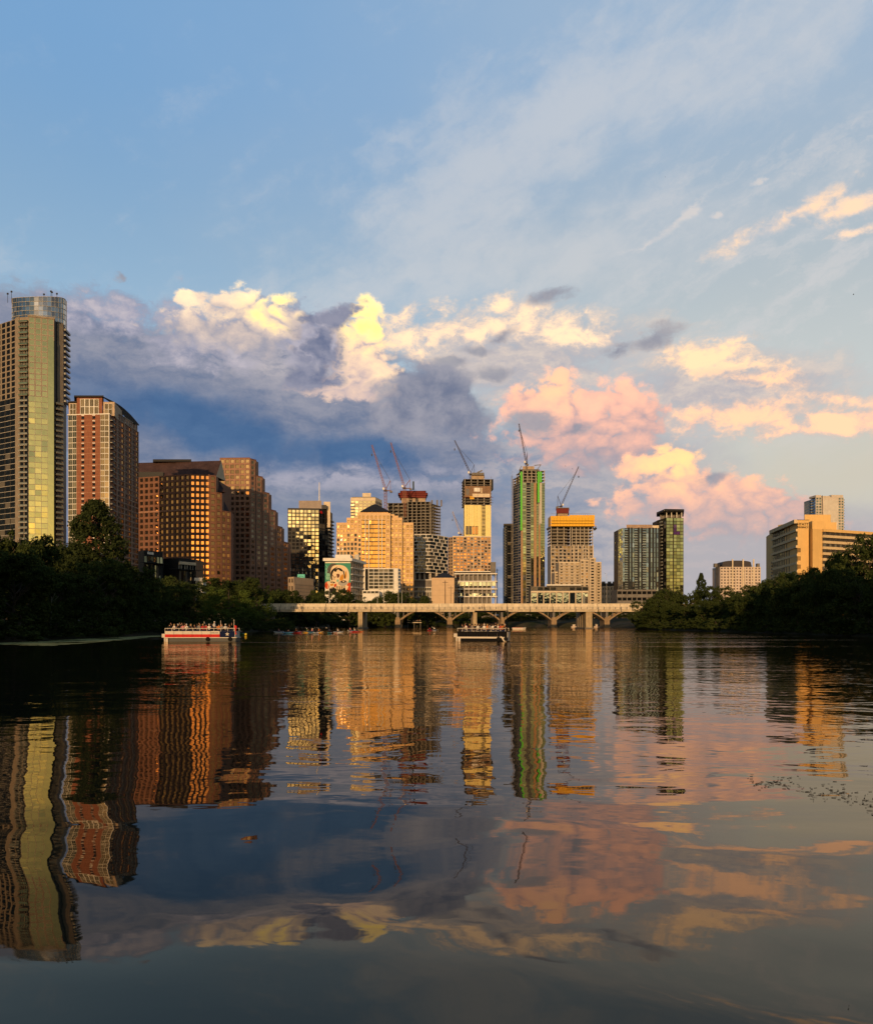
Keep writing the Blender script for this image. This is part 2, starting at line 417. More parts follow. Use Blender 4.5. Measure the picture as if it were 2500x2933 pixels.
class Bld:
    """one building: an Empty at its base, its walls, slabs, windows ... as children"""
    CAP = 300
    def __init__(s, name, label, cat, loc, group=None):
        s.root = thing(name, label, cat, loc, group); s.loc = loc; s.parts = {}; s.win = []; s.bal = []
    def p(s, name, mat):
        k = (name, mat.name)
        if k not in s.parts: s.parts[k] = (MB(), mat)
        return s.parts[k][0]
    def window(s, c, u, n, w, h, me, part='window', jit=0.004):
        s.win.append((c, u, w, h, me, part, jit))
    def facade(s, p0, p1, z0, z1, nc, nr, wall, me, wf=0.6, hf=0.6, rec=0.35, ml=0.0, mr=0.0, mb=0.0, mt=0.0, part='wall', skip=None, jit=0.004, ext=(0.0, 0.0), zoff=0.0, band=None, wpart='window', proud=0.02):
        """masonry grid of piers and spandrels with a pane in every opening; rec = depth of the reveals"""
        u, n, L = frame(p0, p1); b = s.p(part, wall); t = rec+0.05
        pit = (L-ml-mr)/nc; fh = (z1-z0-mb-mt)/nr; w = pit*wf; h = fh*hf
        # piers
        e = [-ext[0]]
        for i in range(nc):
            c = ml + pit*(i+0.5); e += [c-w/2, c+w/2]
        e.append(L+ext[1])
        for i in range(0, len(e), 2): b.obox(p0, u, n, e[i], e[i+1], 0.0, t+proud, z0, z1)
        zs = [z0]
        for j in range(nr):
            c = z0 + mb + fh*(j+0.5+zoff); zs += [c-h/2, c+h/2]
        zs.append(z1)
        hb = s.p('spandrel', band) if band else b
        for i in range(nc):
            c = ml + pit*(i+0.5)
            for j in range(0, len(zs), 2): hb.obox(p0, u, n, c-w/2, c+w/2, 0.0, t, zs[j], zs[j+1])
            for j in range(nr):
                zc = (zs[2*j+1]+zs[2*j+2])/2
                if skip and skip(i, j): continue
                q = (p0[0]+u[0]*c+n[0]*0.06, p0[1]+u[1]*c+n[1]*0.06, zc)
                m_ = me(i, j) if callable(me) else me
                s.window(q, u, n, w*0.985, h*0.985, m_, wpart, jit)
    def curtain(s, p0, p1, z0, z1, nc, nr, me, mull, slab=None, vm=0.12, hm=0.25, part='mullion', jit=0.006, skip=None, wpart='window', gap=0.0):
        """curtain wall: panes edge to edge behind thin vertical mullions and floor bands"""
        u, n, L = frame(p0, p1); b = s.p(part, mull); pit = L/nc; fh = (z1-z0)/nr
        for i in range(nc+1):
            if vm: b.obox(p0, u, n, max(0, i*pit-vm/2), min(L, i*pit+vm/2), 0.0, 0.22, z0, z1)
        sb = s.p('floor_band', slab) if slab else b
        if hm:
            for j in range(nr+1): sb.obox(p0, u, n, 0, L, 0.0, 0.27, max(z0, z0+j*fh-hm/2), min(z1+0.05, z0+j*fh+hm/2))
        for i in range(nc):
            for j in range(nr):
                if skip and skip(i, j): continue
                c = (i+0.5)*pit
                q = (p0[0]+u[0]*c+n[0]*0.08, p0[1]+u[1]*c+n[1]*0.08, z0+(j+0.5)*fh)
                s.window(q, u, n, pit-vm*0.5, fh-hm*0.5, me(i, j) if callable(me) else me, wpart, jit)
    def balconies(s, p0, p1, z0, nr, fh, depth, mats, s0=0.0, s1=None, rail=1.1, part='balcony', solid=False):
        """one balcony per storey: slab and railing, every one an object"""
        u, n, L = frame(p0, p1); s1 = L if s1 is None else s1
        b = MB(); w = s1-s0; rb = MB()
        b.box(-w/2, w/2, -depth, 0, -0.15, 0.12)
        if solid: rb.box(-w/2, w/2, -depth, -depth+0.12, 0.12, rail)
        else:
            rb.box(-w/2, w/2, -depth, -depth+0.05, 0.2, rail-0.1); rb.box(-w/2, w/2, -depth-0.02, -depth+0.08, rail-0.1, rail)
        rb.box(-w/2, -w/2+0.06, -depth+0.13, -0.02, 0.2, rail-0.05); rb.box(w/2-0.06, w/2, -depth+0.13, -0.02, 0.2, rail-0.05)
        me = b.mesh(part, mats[0]); mr_ = rb.mesh('railing', mats[1]); rz = math.atan2(u[1], u[0]); c = (s0+s1)/2
        for j in range(nr):
            o = link(part, me, s.root); o.location = (p0[0]+u[0]*c-s.loc[0], p0[1]+u[1]*c-s.loc[1], z0+j*fh-s.loc[2]); o.rotation_euler = (0, 0, rz)
            link('railing', mr_, o)
    def finish(s):
        for (name, _), (b, mat) in s.parts.items(): b.build(name, mat, s.root)
        by = {}
        for w in s.win: by.setdefault(w[5], []).append(w)
        for part, lst in by.items():
            lst = sorted(lst, key=lambda w: -w[2]*w[3]) if len(lst) > s.CAP else lst
            for c, u, w, h, me, _, jit in lst[:s.CAP]:
                o = link(part, me, s.root); o.location = (c[0]-s.loc[0], c[1]-s.loc[1], c[2]-s.loc[2])
                o.rotation_euler = (random.gauss(0, jit), 0, math.atan2(u[1], u[0]) + random.gauss(0, jit)); o.scale = (w, 1, h)
            rest = {}
            for w in lst[s.CAP:]: rest.setdefault(w[4].name, []).append(w)
            for lst2 in rest.values():
                b = MB(); mats = list(lst2[0][4].materials)
                for c, u, w, h, me, _, jit in lst2:
                    n_ = (u[1], -u[0]); k = len(b.v)
                    R = Matrix.Rotation(math.atan2(u[1], u[0]) + random.gauss(0, jit), 3, 'Z') @ Matrix.Rotation(random.gauss(0, jit), 3, 'X')
                    for v in me.vertices:
                        q = R @ Vector((v.co.x*w, v.co.y, v.co.z*h)); b.v.append((c[0]+q.x, c[1]+q.y, c[2]+q.z))
                    for f in me.polygons: b.f.append(tuple(i+k for i in f.vertices)); b.m.append(f.material_index)
                tag(b.build('far_windows', mats, s.root), kind='stuff')
        return s
# ------------------------------------------------------------------ the skyline
GZ = 7.0                                                   # street level behind the banks
M_granite = stone('granite_brown', (0.19, 0.090, 0.056), 0.25)
M_granite2 = stone('granite_rose', (0.30, 0.165, 0.112), 0.2)
M_beige = stone('limestone_gold', (0.66, 0.44, 0.23), 0.14)
M_cream = stone('limestone_cream', (0.62, 0.52, 0.38), 0.16)
M_brick = stone('brick_red', (0.24, 0.088, 0.046), 0.2, 0.6)
M_conc = stone('concrete', (0.40, 0.36, 0.31), 0.25)
M_tconc = stone('tower_concrete', (0.25, 0.205, 0.155), 0.22)
M_concd = stone('concrete_dark', (0.16, 0.145, 0.13), 0.3)
M_white = stone('white_render', (0.72, 0.69, 0.63), 0.12)
M_dark = plain('dark_metal', (0.020, 0.021, 0.024), 0.45)
M_frame = plain('bronze_frame', (0.05, 0.042, 0.035), 0.5)
M_framel = plain('pale_frame', (0.46, 0.44, 0.39), 0.5)
M_roofd = plain('slate_roof', (0.022, 0.022, 0.026), 0.6)
M_roofb = stone('mansard_panels', (0.060, 0.036, 0.036), 0.45, 0.12, 0.5)
M_rail = plain('rail_glass', (0.16, 0.18, 0.17), 0.25)
M_red = plain('safety_red', (0.15, 0.030, 0.026), 0.7)
M_bare = stone('bare_concrete', (0.22, 0.20, 0.175), 0.3)
M_yellow = plain('screen_yellow', (0.72, 0.40, 0.035), 0.6)
M_green = plain('wrap_green', (0.10, 0.48, 0.05), 0.6)
M_tealsign = plain('teal_sign', (0.12, 0.52, 0.46), 0.5)
G_gold = glass('glass_gold', (1.0, 0.62, 0.26), base=0.20)
G_olive = glass('glass_olive', (0.86, 0.78, 0.34), (0.02, 0.022, 0.012), base=0.5)
G_bronze = glass('glass_bronze', (1.0, 0.43, 0.13), base=0.52)
G_dark = glass('glass_dark', (0.30, 0.31, 0.34), (0.006, 0.007, 0.008), base=0.035)
G_blue = glass('glass_blue', (0.62, 0.74, 0.80), (0.010, 0.014, 0.018), base=0.35)
G_cream = glass('glass_cream', (1.0, 0.84, 0.52), base=0.36)
G_brown = glass('glass_brown', (0.62, 0.44, 0.32), (0.040, 0.024, 0.015), base=0.22)
W_gold = pane_mesh('gold', [G_gold, M_frame]); W_olive = pane_mesh('olive', [G_olive, M_framel], 0.03)
W_bronze = pane_mesh('bronze', [G_bronze, M_frame]); W_dark = pane_mesh('dark', [G_dark, M_frame])
W_blue = pane_mesh('blue', [G_blue, M_frame], 0.04); W_cream = pane_mesh('cream', [G_cream, M_frame], 0.05)
W_brown = pane_mesh('brown', [G_brown, M_granite2], 0.07); W_darkp = pane_mesh('darkp', [G_dark, M_framel], 0.05, 1)
W_goldp = pane_mesh('goldp', [G_gold, M_framel], 0.05, 1)

def glass_drum_tower():
    d = 520; B = Bld('glass_tower', 'tallest tower at the picture edge, green gold glass with a round glass drum on top', 'tower', (X(90, d), d+16, GZ))
    zt = Z(912, d); zm = Z(1137, d); z0 = GZ
    nl = int((zm-z0)/3.47); nu = int((zt-zm)/3.55)
    a, b_, c, e, f, g, h = PT(-75, 545), PT(46, 521), PT(57, 518), PT(82, 517), PT(155, 521.5), PT(163, 526), PT(181, 530)
    body = B.p('tower_body', M_tconc)
    body.prism([a, b_, c, e, f, g, h, PT(190, 545), PT(185, 575), PT(-60, 580)], z0, zt)
    # left facet: dark glass below, framed grid above
    B.curtain(a, b_, z0, zm, 8, nl, W_dark, M_dark, M_framel, vm=0.1, hm=0.22)
    B.facade(a, b_, zm, zt, 9, nu, M_tconc, W_dark, wf=0.72, hf=0.80, rec=0.25)
    # balcony bay
    B.curtain(c, e, z0, zm, 2, nl, W_dark, M_tconc, None, vm=0.5, hm=0.2)
    B.curtain(c, e, zm, zt-3.6, 2, nu-1, W_goldp, M_tconc, None, vm=0.5, hm=0.2)
    B.balconies(c, e, z0, nl, (zm-z0)/nl, 1.5, [M_framel, M_rail])
    B.balconies(c, e, zm, nu, (zt-zm)/nu, 1.6, [M_tconc, G_olive])
    B.p('pier', M_tconc).obox(b_, *frame(b_, c)[:2], -0.2, frame(b_, c)[2], 0, 0.5, z0, zt+0.6)
    # sunset facade: continuous olive-gold glass
    B.curtain(e, f, z0, zm, 4, nl, W_olive, M_tconc, M_tconc, vm=0.08, hm=0.22, jit=0.016)
    B.facade(e, f, zm, zt-0.0, 4, nu, M_tconc, W_olive, wf=0.80, hf=0.84, rec=0.12)
    u, n, L = frame(e, f)
    B.p('glass_fin', G_olive).obox(e, u, n, L-3.6, L, 0.4, 0.75, z0, zt-14)
    B.p('parapet', M_tconc).obox(e, u, n, -0.5, L+0.4, -1, 0.5, zt, zt+1.2)
    # recess, concrete pier and corner balconies
    B.p('recess_wall', M_dark).obox(f, *frame(f, g)[:2], 0.05, frame(f, g)[2]-0.05, 0, 0.12, z0, zt-0.2)
    B.p('pier', M_tconc).obox(g, *frame(g, h)[:2], 0.0, frame(g, h)[2]*0.95, 0, 0.6, zm-8, zt+0.4)
    B.curtain(h, PT(190, 545), zm, zt, 3, nu, W_dark, M_dark, M_tconc, hm=0.5)
    B.balconies(h, PT(195, 541), zm, nu, (zt-zm)/nu, 1.6, [M_white, M_rail])
    B.balconies(PT(157, 524), PT(177, 528), z0, nl, (zm-z0)/nl, 2.2, [M_tconc, M_rail])
    # drum with its scooped top
    cx, cy = X(92, 532), 532+10; rx = X(167, 532)-X(92, 532); ry = rx*0.75; zd = Z(840, 532)
    N_ = 40
    def top(t): return zd - 3.6*max(0.0, math.cos(t+math.pi/2+0.15))**1.3
    def pt(t, k=1.0): return (cx+rx*k*math.cos(t), cy+ry*k*math.sin(t))
    dm = B.p('drum_frame', M_framel); rows = 6
    for i in range(N_):
        t0, t1 = 2*math.pi*i/N_, 2*math.pi*(i+1)/N_; p0, p1 = pt(t0), pt(t1)
        if math.sin((t0+t1)/2) > 0.35:
            B.p('drum_back', M_tconc).add([(*p0, zt), (*p1, zt), (*p1, top(t1)), (*p0, top(t0))], [(0, 1, 2, 3)]); continue
        u, n, L = frame(p0, p1); zt_ = (top(t0)+top(t1))/2; fh = (zt_-zt)/rows
        dm.obox(p0, u, n, -0.05, 0.05, 0, 0.12, zt, top(t0))
        for j in range(rows):
            B.window(((p0[0]+p1[0])/2, (p0[1]+p1[1])/2, zt+(j+0.5)*fh), u, n, L, fh*0.99, W_blue if 24 <= i <= 30 else W_drum, 'drum_pane', 0.003)
    for j in range(rows+1):
        pts = [pt(2*math.pi*i/N_, 1.01) for i in range(N_)]
        for i in range(N_//2, N_):
            q0, q1 = pts[i], pts[(i+1) % N_]; f_ = j/rows
            za = zt+(top(2*math.pi*i/N_)-zt)*f_; zb = zt+(top(2*math.pi*(i+1)/N_)-zt)*f_
            dm.beam((*q0, za), (*q1, zb), 0.14)
    rf = MB(); rf.add([(cx, cy, zd-5)] + [(*pt(2*math.pi*i/N_, 0.985), top(2*math.pi*i/N_)-0.5) for i in range(N_)], [(0, i+1, (i+1) % N_+1) for i in range(N_)])
    rf.build('drum_roof', plain('solar_roof', (0.03, 0.05, 0.09), 0.3), B.root)
    for i, (px, hgt) in enumerate(((22, 2.2), (33, 3.6), (146, 3.8), (149, 3.2), (163, 2.2), (126, 1.8))):
        a_ = MB(); q = (X(px, 536), 536); a_.beam((*q, zd-4.5), (*q, zd+hgt), 0.13); a_.box(q[0]-0.5, q[0]+0.5, q[1]-0.3, q[1]+0.3, zd+hgt-1.2, zd+hgt-0.3); a_.build('rooftop_antenna', M_dark, B.root)
    B.finish()
W_drum = pane_mesh('drum', [glass('glass_drum', (0.92, 0.84, 0.76), (0.05, 0.045, 0.045), base=0.55), M_framel], 0.02)

def brick_tower():
    d = 430; B = Bld('brick_tower', 'red brick apartment tower with white window bands and curved dark roof', 'tower', (X(280, d), d+14, GZ))
    zt = Z(1187, d); z0 = GZ; nf = int(round((zt-z0)/3.0)); fh = (zt-z0)/nf
    A, C1, C2, Cc = PT(196, 432), PT(220, 431), PT(288, 430), PT(313, 430)
    R1 = PT(396, 470)
    B.p('tower_body', M_brick).prism([A, Cc, R1, PT(300, 490)], z0, zt)
    B.curtain(A, C1, z0, zt, 2, nf, W_goldp, M_white, M_white, vm=0.14, hm=0.22)
    B.curtain(C2, Cc, z0, zt, 2, nf, W_goldp, M_white, M_white, vm=0.14, hm=0.22)
    B.facade(C1, C2, z0, zt, 2, nf, M_brick, W_dark, wf=0.26, hf=0.46, rec=0.25, ml=0.5, mr=0.5, zoff=-0.05)
    u, n, L = frame(C1, C2); wp = B.p('window_panel', M_white); tr = B.p('brick_course', stone('brick_course', (0.45, 0.24, 0.14), 0.2))
    pit = (L-1.0)/2
    for j in range(nf):
        for i in range(2):
            c = 0.5+pit*(i+0.5); zc = z0+fh*(j+0.95-0.05); wp.obox(C1, u, n, c-0.75, c+0.75, 0.42, 0.47, zc-0.35, zc+0.12)
        tr.obox(C1, u, n, 0, L, 0.42, 0.45, z0+fh*j-0.06, z0+fh*j+0.06)
    B.p('corner_post', M_white).obox(Cc, *frame(C2, Cc)[:2], -0.15, 0.25, 0, 0.6, z0, zt)
    # receding side
    B.facade(Cc, R1, z0, zt-0, 7, nf, M_brick, lambda i, j: W_darkp if i % 2 else W_gold, wf=0.50, hf=0.62, rec=0.2, ml=4.0)
    u, n, L = frame(Cc, R1); sb = B.p('side_band', stone('pale_course', (0.50, 0.40, 0.32), 0.15))
    for j in range(nf+1): sb.obox(Cc, u, n, 0, L, 0.28, 0.40, z0+fh*j-0.11, z0+fh*j+0.11)
    for s_ in (9.5, 19.5, 30.0): sb.obox(Cc, u, n, s_-0.25, s_+0.25, 0.285, 0.37, z0, zt+2)
    B.balconies(Cc, R1, z0, nf, fh, 1.5, [M_conc, M_dark], 0.4, 4.2)
    # penthouse
    p = B.p('penthouse', M_brick); zp = Z(1140, d+3)
    P0, P1 = PT(220, d+2), PT(293, d+2)
    p.prism([P0, P1, PT(292, d+16), PT(222, d+16)], zt, zp)
    B.curtain(PT(230, d+1.9), PT(283, d+1.9), zt+0.5, zp-0.8, 4, 2, W_goldp, M_white, None, vm=0.5, hm=0.2)
    p2 = B.p('penthouse_wing', stone('wing_stone', (0.48, 0.36, 0.25), 0.15)); zq = Z(1155, d+4)
    p2.prism([PT(197, d+3), PT(219.5, d+3), PT(222, d+14), PT(200, d+14)], zt, zq); p2.prism([PT(293.5, d+3), PT(328, d+3), PT(352, d+24), PT(294, d+22)], zt, zq+0.5)
    B.curtain(PT(201, d+2.9), PT(218, d+2.9), zt+0.6, zq-0.6, 2, 2, W_gold, M_white, None, vm=0.25, hm=0.2)
    B.curtain(PT(300, d+2.9), PT(322, d+2.9), zt+0.6, zq-0.6, 2, 2, W_gold, M_white, None, vm=0.25, hm=0.2)
    u, n, L = frame(Cc, R1)
    p2.obox(Cc, u, n, 6, L, -8, -0.4, zt, zt+4.2)
    B.curtain((Cc[0]+u[0]*8-n[0]*.4, Cc[1]+u[1]*8-n[1]*.4), (Cc[0]+u[0]*(L-1)-n[0]*.4, Cc[1]+u[1]*(L-1)-n[1]*.4), zt+0.6, zt+3.9, 9, 1, W_dark, M_framel, None, vm=0.35, hm=0.3)
    r = B.p('curved_roof', M_roofd)
    r.prism([PT(212, d+0.6), PT(297, d+0.6), PT(297, d+18), PT(214, d+18)], zp, zp+0.8)
    r.prism([PT(195, d+1.5), PT(219, d+1.5), PT(220, d+16), PT(196, d+16)], zq, zq+0.5)
    pts = [(297, zp+0.6), (308, zp+0.1), (318, zq+1.6)]
    K_ = 8
    for i in range(K_):                                     # roof bows down to the right
        t0, t1 = i/K_, (i+1)/K_
        q = lambda t: (292+t*74, zp+0.7-(t**2)*(zp-zt-3.6), d+1.2+t*26)
        a0, a1 = q(t0), q(t1)
        vs = [(*PT(a0[0], a0[2]), a0[1]), (*PT(a1[0], a1[2]), a1[1]), (X(a1[0], a1[2])+2, a1[2]+12, a1[1]), (X(a0[0], a0[2])+2, a0[2]+12, a0[1])]
        vs += [(x, y, z-0.7) for x, y, z in vs]
        r.add(vs, [(0, 1, 2, 3), (7, 6, 5, 4), (0, 4, 5, 1), (1, 5, 6, 2), (2, 6, 7, 3), (3, 7, 4, 0)])
    B.p('parapet', M_white).obox(A, *frame(A, Cc)[:2], -0.3, frame(A, Cc)[2]+0.6, 0.1, 0.75, zt-0.05, zt+0.45)
    B.finish()

def gable_office():
    d = 556; B = Bld('granite_office_block', 'brown granite office block with dark square windows and sloping gabled roof', 'office building', (X(520, d), d+25, GZ))
    p0, pm, p1, q1, q2, q3 = PT(372, 567), PT(545, 551), PT(601, 553), PT(618, 555), PT(634, 558), PT(660, 565)
    z0 = GZ; zt = Z(1362, d); ztb = Z(1411, d); ztc = Z(1461, d); n1 = 24; fh = (zt-z0)/n1
    body = B.p('building_body', M_granite)
    back = d+55
    body.prism([p0, pm, p1, (p1[0], back), (p0[0]+6, back)], z0, zt)
    body.prism([p1, q1, (q1[0]-1, q1[1]+11), (p1[0]+0.01, q1[1]+11)], z0, zt-0.4); body.prism([q1, q2, (q2[0]-1, q2[1]+10), (q1[0]+0.01, q2[1]+10)], z0, ztb); body.prism([q2, q3, (q3[0], q3[1]+9), (q2[0]+0.01, q3[1]+9)], z0, ztc)
    W2 = lambda i, j: W_bronze
    B.facade(p0, pm, z0, zt, 12, n1, M_granite, W2, wf=0.64, hf=0.62, rec=0.7, jit=0.006)
    B.facade(pm, p1, z0, zt, 4, n1, M_granite, W2, wf=0.64, hf=0.62, rec=0.7, jit=0.006)
    B.facade(p1, q1, z0, zt-0.4, 1, n1, M_granite, W2, wf=0.66, hf=0.62, rec=0.7, jit=0.010)
    nb = int((ztb-z0)/fh); B.facade(q1, q2, z0, ztb, 1, nb, M_granite, W2, wf=0.68, hf=0.62, rec=0.7, jit=0.010)
    nc = int((ztc-z0)/fh); B.facade(q2, q3, z0, ztc, 2, nc, M_granite, W2, wf=0.66, hf=0.62, rec=0.5, jit=0.010)
    tr = B.p('stone_course', M_granite2); 
    for k in (n1-6, n1-6-12+0): 
        u, n, L = frame(p0, pm); tr.obox(p0, u, n, 0, L, 0.79, 1.0, z0+fh*k-0.5, z0+fh*k+0.5)
    # roof
    def gable(pa, pb, ze, zr, run, back_, lean, me, nm='roof'):
        """roof that leans back from an eave pa-pb, closed by a pale gable on the right"""
        u, n, L = frame(pa, pb); b = B.p(nm, me)
        a0 = (pa[0], pa[1]); a1 = (pb[0], pb[1])
        r0 = (pa[0]-n[0]*run, pa[1]-n[1]*run); r1 = (pb[0]-n[0]*run-u[0]*lean, pb[1]-n[1]*run-u[1]*lean)
        c0 = (pa[0]-n[0]*back_, pa[1]-n[1]*back_); c1 = (pb[0]-n[0]*back_, pb[1]-n[1]*back_)
        b.add([(*a0, ze), (*a1, ze), (*r1, zr), (*r0, zr), (*c0, ze), (*c1, ze)], [(0, 1, 2, 3), (3, 2, 5, 4), (0, 3, 4)])
        B.p('gable', M_cream).add([(*a1, ze), (*c1, ze), (*r1, zr)], [(0, 1, 2)])
    gable((p0[0], p0[1]+1), PT(619, 560), zt, Z(1316, d+8), 8, 17, -0.5, M_roofb)
    gable(PT(602, 561), PT(645, 566), ztb+2, Z(1366, d), 6, 22, 3, M_roofb)
    gable(PT(622, 564), PT(660, 571), ztc, Z(1416, d), 6, 20, 3, M_roofb)
    rp = B.p('roof_plant', M_dark); rp.prism([PT(396, d+9), PT(468, d+9), PT(466, d+14), PT(398, d+14)], zt, zt+4.2)
    rb = B.p('ridge', M_roofd); rb.prism([PT(438, d+13.6), PT(548, d+13.6), PT(548, d+18), PT(438, d+18)], Z(1318, d+14)-1, Z(1318, d+14)+0.6)
    m = MB(); q = PT(497, d+16); m.beam((*q, Z(1318, d)), (*q, Z(1304, d)), 0.12); m.build('antenna', M_dark, B.root)
    B.finish()

def stepped_tower():
    d = 640; B = Bld('stepped_tower', 'brown granite tower stepping down on one side like stairs, top windows glowing gold', 'tower', (X(720, d), d+25, GZ))
    pts = [PT(630, 641), PT(716, 640), PT(733, 646), PT(752, 652), PT(771, 660), PT(790, 670), PT(808, 682), PT(827, 696)]
    tops = [1313, 1315, 1360, 1403, 1450, 1494, 1537]
    z0 = GZ; fh = 15.0/F*d
    for i in range(len(pts)-1):
        a, b = pts[i], pts[i+1]; zt = Z(tops[i], d); nr = int(round((zt-z0)/fh))
        B.p('building_body', M_granite2).prism([a, b, (b[0]+0.5, b[1]+7), (a[0]+(0.5 if i else 0), a[1]+7.01)], z0, zt)
        if i == 0:
            B.facade(a, b, z0, zt, 6, nr, M_granite2, lambda k, j: W_gold if j >= nr-6 else (W_bronze if random.random() < 0.15 else W_brown), wf=0.72, hf=0.66, rec=0.35, jit=0.006)  # gold glass on the top rows stands in for reflected sunset
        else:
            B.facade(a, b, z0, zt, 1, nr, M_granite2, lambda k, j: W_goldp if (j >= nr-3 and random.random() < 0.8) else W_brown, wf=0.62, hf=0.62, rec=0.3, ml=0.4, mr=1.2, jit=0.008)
            u, n, L = frame(a, b); B.p('dark_slot', M_dark).obox(a, u, n, L-1.0, L-0.35, 0.38, 0.42, z0, zt-2)
        B.p('parapet', M_granite).obox(a, *frame(a, b)[:2], 0.02, frame(a, b)[2]-0.02, -0.3, 0.5, zt, zt+0.7)
    B.p('rear_body', M_granite2).prism([PT(634, d+7.2), PT(706, d+7.2), PT(706, d+30), PT(640, d+30)], z0, Z(1316, d)); B.p('roof_plant', M_conc).prism([PT(655, d+8), PT(700, d+8), PT(700, d+20), PT(655, d+20)], Z(1316, d), Z(1309, d))
    B.finish()

def dark_hotel():
    d = 900; B = Bld('dark_hotel_tower', 'dark hotel tower with gold reflecting window grid, tall white mast and red logo', 'tower', (X(885, d), d+20, GZ))
    p0, p1, p2, p3 = PT(824, 900), PT(914, 903), PT(939, 915), PT(952, 945)
    z0 = GZ; zt = Z(1455, d); nr = 30; fh = (zt-z0)/nr
    B.p('tower_body', M_dark).prism([p0, p1, p2, p3, PT(840, 950)], z0, zt)
    def pick(i, j):
        return W_cream if j > 8 or random.random() < 0.5 else W_dark  # pale glass above, dark mixed in below, imitating the reflected sky
    B.curtain(p0, p1, z0+fh*2, zt-1.5, 8, nr-2, pick, M_dark, None, vm=1.1, hm=1.1, jit=0.012)
    bd = B.p('bright_fin', M_cream); u, n, L = frame(p0, p1)
    for i in range(8):
        for j in range(2, 14):
            if random.random() < 0.62: bd.obox(p0, u, n, L/8*(i+0.72), L/8*(i+0.9), 0.23, 0.5, z0+fh*(j+0.1), z0+fh*(j+0.9))
    B.curtain(p1, p2, z0, zt-4.5, 3, 20, W_dark, M_dark, None, vm=0.6, hm=1.2)
    u, n, L = frame(p1, p2)
    for j in range(3):
        q = (p1[0]+u[0]*L*0.78+n[0]*0.4, p1[1]+u[1]*L*0.78+n[1]*0.4, zt-3.2-j*4.6); B.window(q, u, n, L*0.36, 4.0, W_gold, 'window', 0.004)
    B.balconies(p2, p3, z0+10, 26, fh, 2.2, [M_conc, M_rail])
    B.p('penthouse', stone('penthouse_grey', (0.30, 0.25, 0.22), 0.15)).prism([PT(856, d+6), PT(921, d+6), PT(921, d+22), PT(856, d+22)], zt, Z(1434, d+6))
    B.p('stair_tower', M_cream).prism([PT(927, d+14), PT(946, d+14), PT(946, d+26), PT(927, d+26)], zt-20, Z(1437, d+14))
    B.p('roof_step', M_dark).prism([PT(921.3, d+7), PT(935, d+7), PT(935, d+13.8), PT(921.3, d+13.8)], zt, Z(1446, d+7))
    m = MB(); q = PT(914.5, d+10); m.lathe([(0.75, zt), (0.6, Z(1420, d)), (0.35, Z(1377, d))], 8, q); m.build('mast', M_white, B.root)
    # red logo: two crossing zig-zags
    lg = MB(); u, n, L = frame(p1, p2)
    def lp(a, z): return (p1[0]+u[0]*a+n[0]*0.75, p1[1]+u[1]*a+n[1]*0.75, z)
    zc = zt-3.9
    for k, (a, b) in enumerate((((0.8, 0), (1.7, 1)), ((1.7, 1), (3.0, -0.2)), ((2.3, 0.4), (3.0, 1)), ((3.0, 1), (4.2, 0)), ((1.5, 0.1), (2.1, 0.6)))):
        lg.beam(lp(a[0]+0.3, zc-1.2+a[1]*2.4), lp(b[0]+0.3, zc-1.2+b[1]*2.4), 0.32)
    lg.build('logo', plain('logo_red', (0.55, 0.02, 0.02), 0.5), B.root)
    B.finish()

def pale_tower():
    d = 1010; B = Bld('pale_apartment_tower', 'pale gold glass tower rising behind the dark pyramid roof', 'tower', (X(1048, d), d+15, GZ))
    p0, p1, p2 = PT(1004, d), PT(1075, d), PT(1094, d+22)
    z0 = GZ; zt = Z(1425, d); nr = 40; fh = (zt-z0)/nr
    B.p('tower_body', M_cream).prism([p0, p1, p2, PT(1015, d+30)], z0, zt)
    B.facade(p0, p1, z0, zt-fh, 6, nr-1, M_cream, lambda i, j: W_cream, wf=0.86, hf=0.82, rec=0.3, jit=0.008)
    B.curtain(p1, p2, z0, zt-fh, 4, nr-1, W_dark, M_cream, M_cream, vm=0.6, hm=0.7)
    B.balconies(p0, p1, z0, nr-1, fh, 1.6, [M_white, M_dark], 0.3, 5.5)
    B.p('roof_screen', M_concd).prism([PT(1008, d+1), PT(1073, d+1), PT(1088, d+20), PT(1016, d+26)], zt, zt+1.0)
    B.p('penthouse', M_cream).prism([PT(1038, d+5), PT(1062, d+5), PT(1062, d+16), PT(1038, d+16)], zt+1, Z(1412, d+5))
    B.finish()

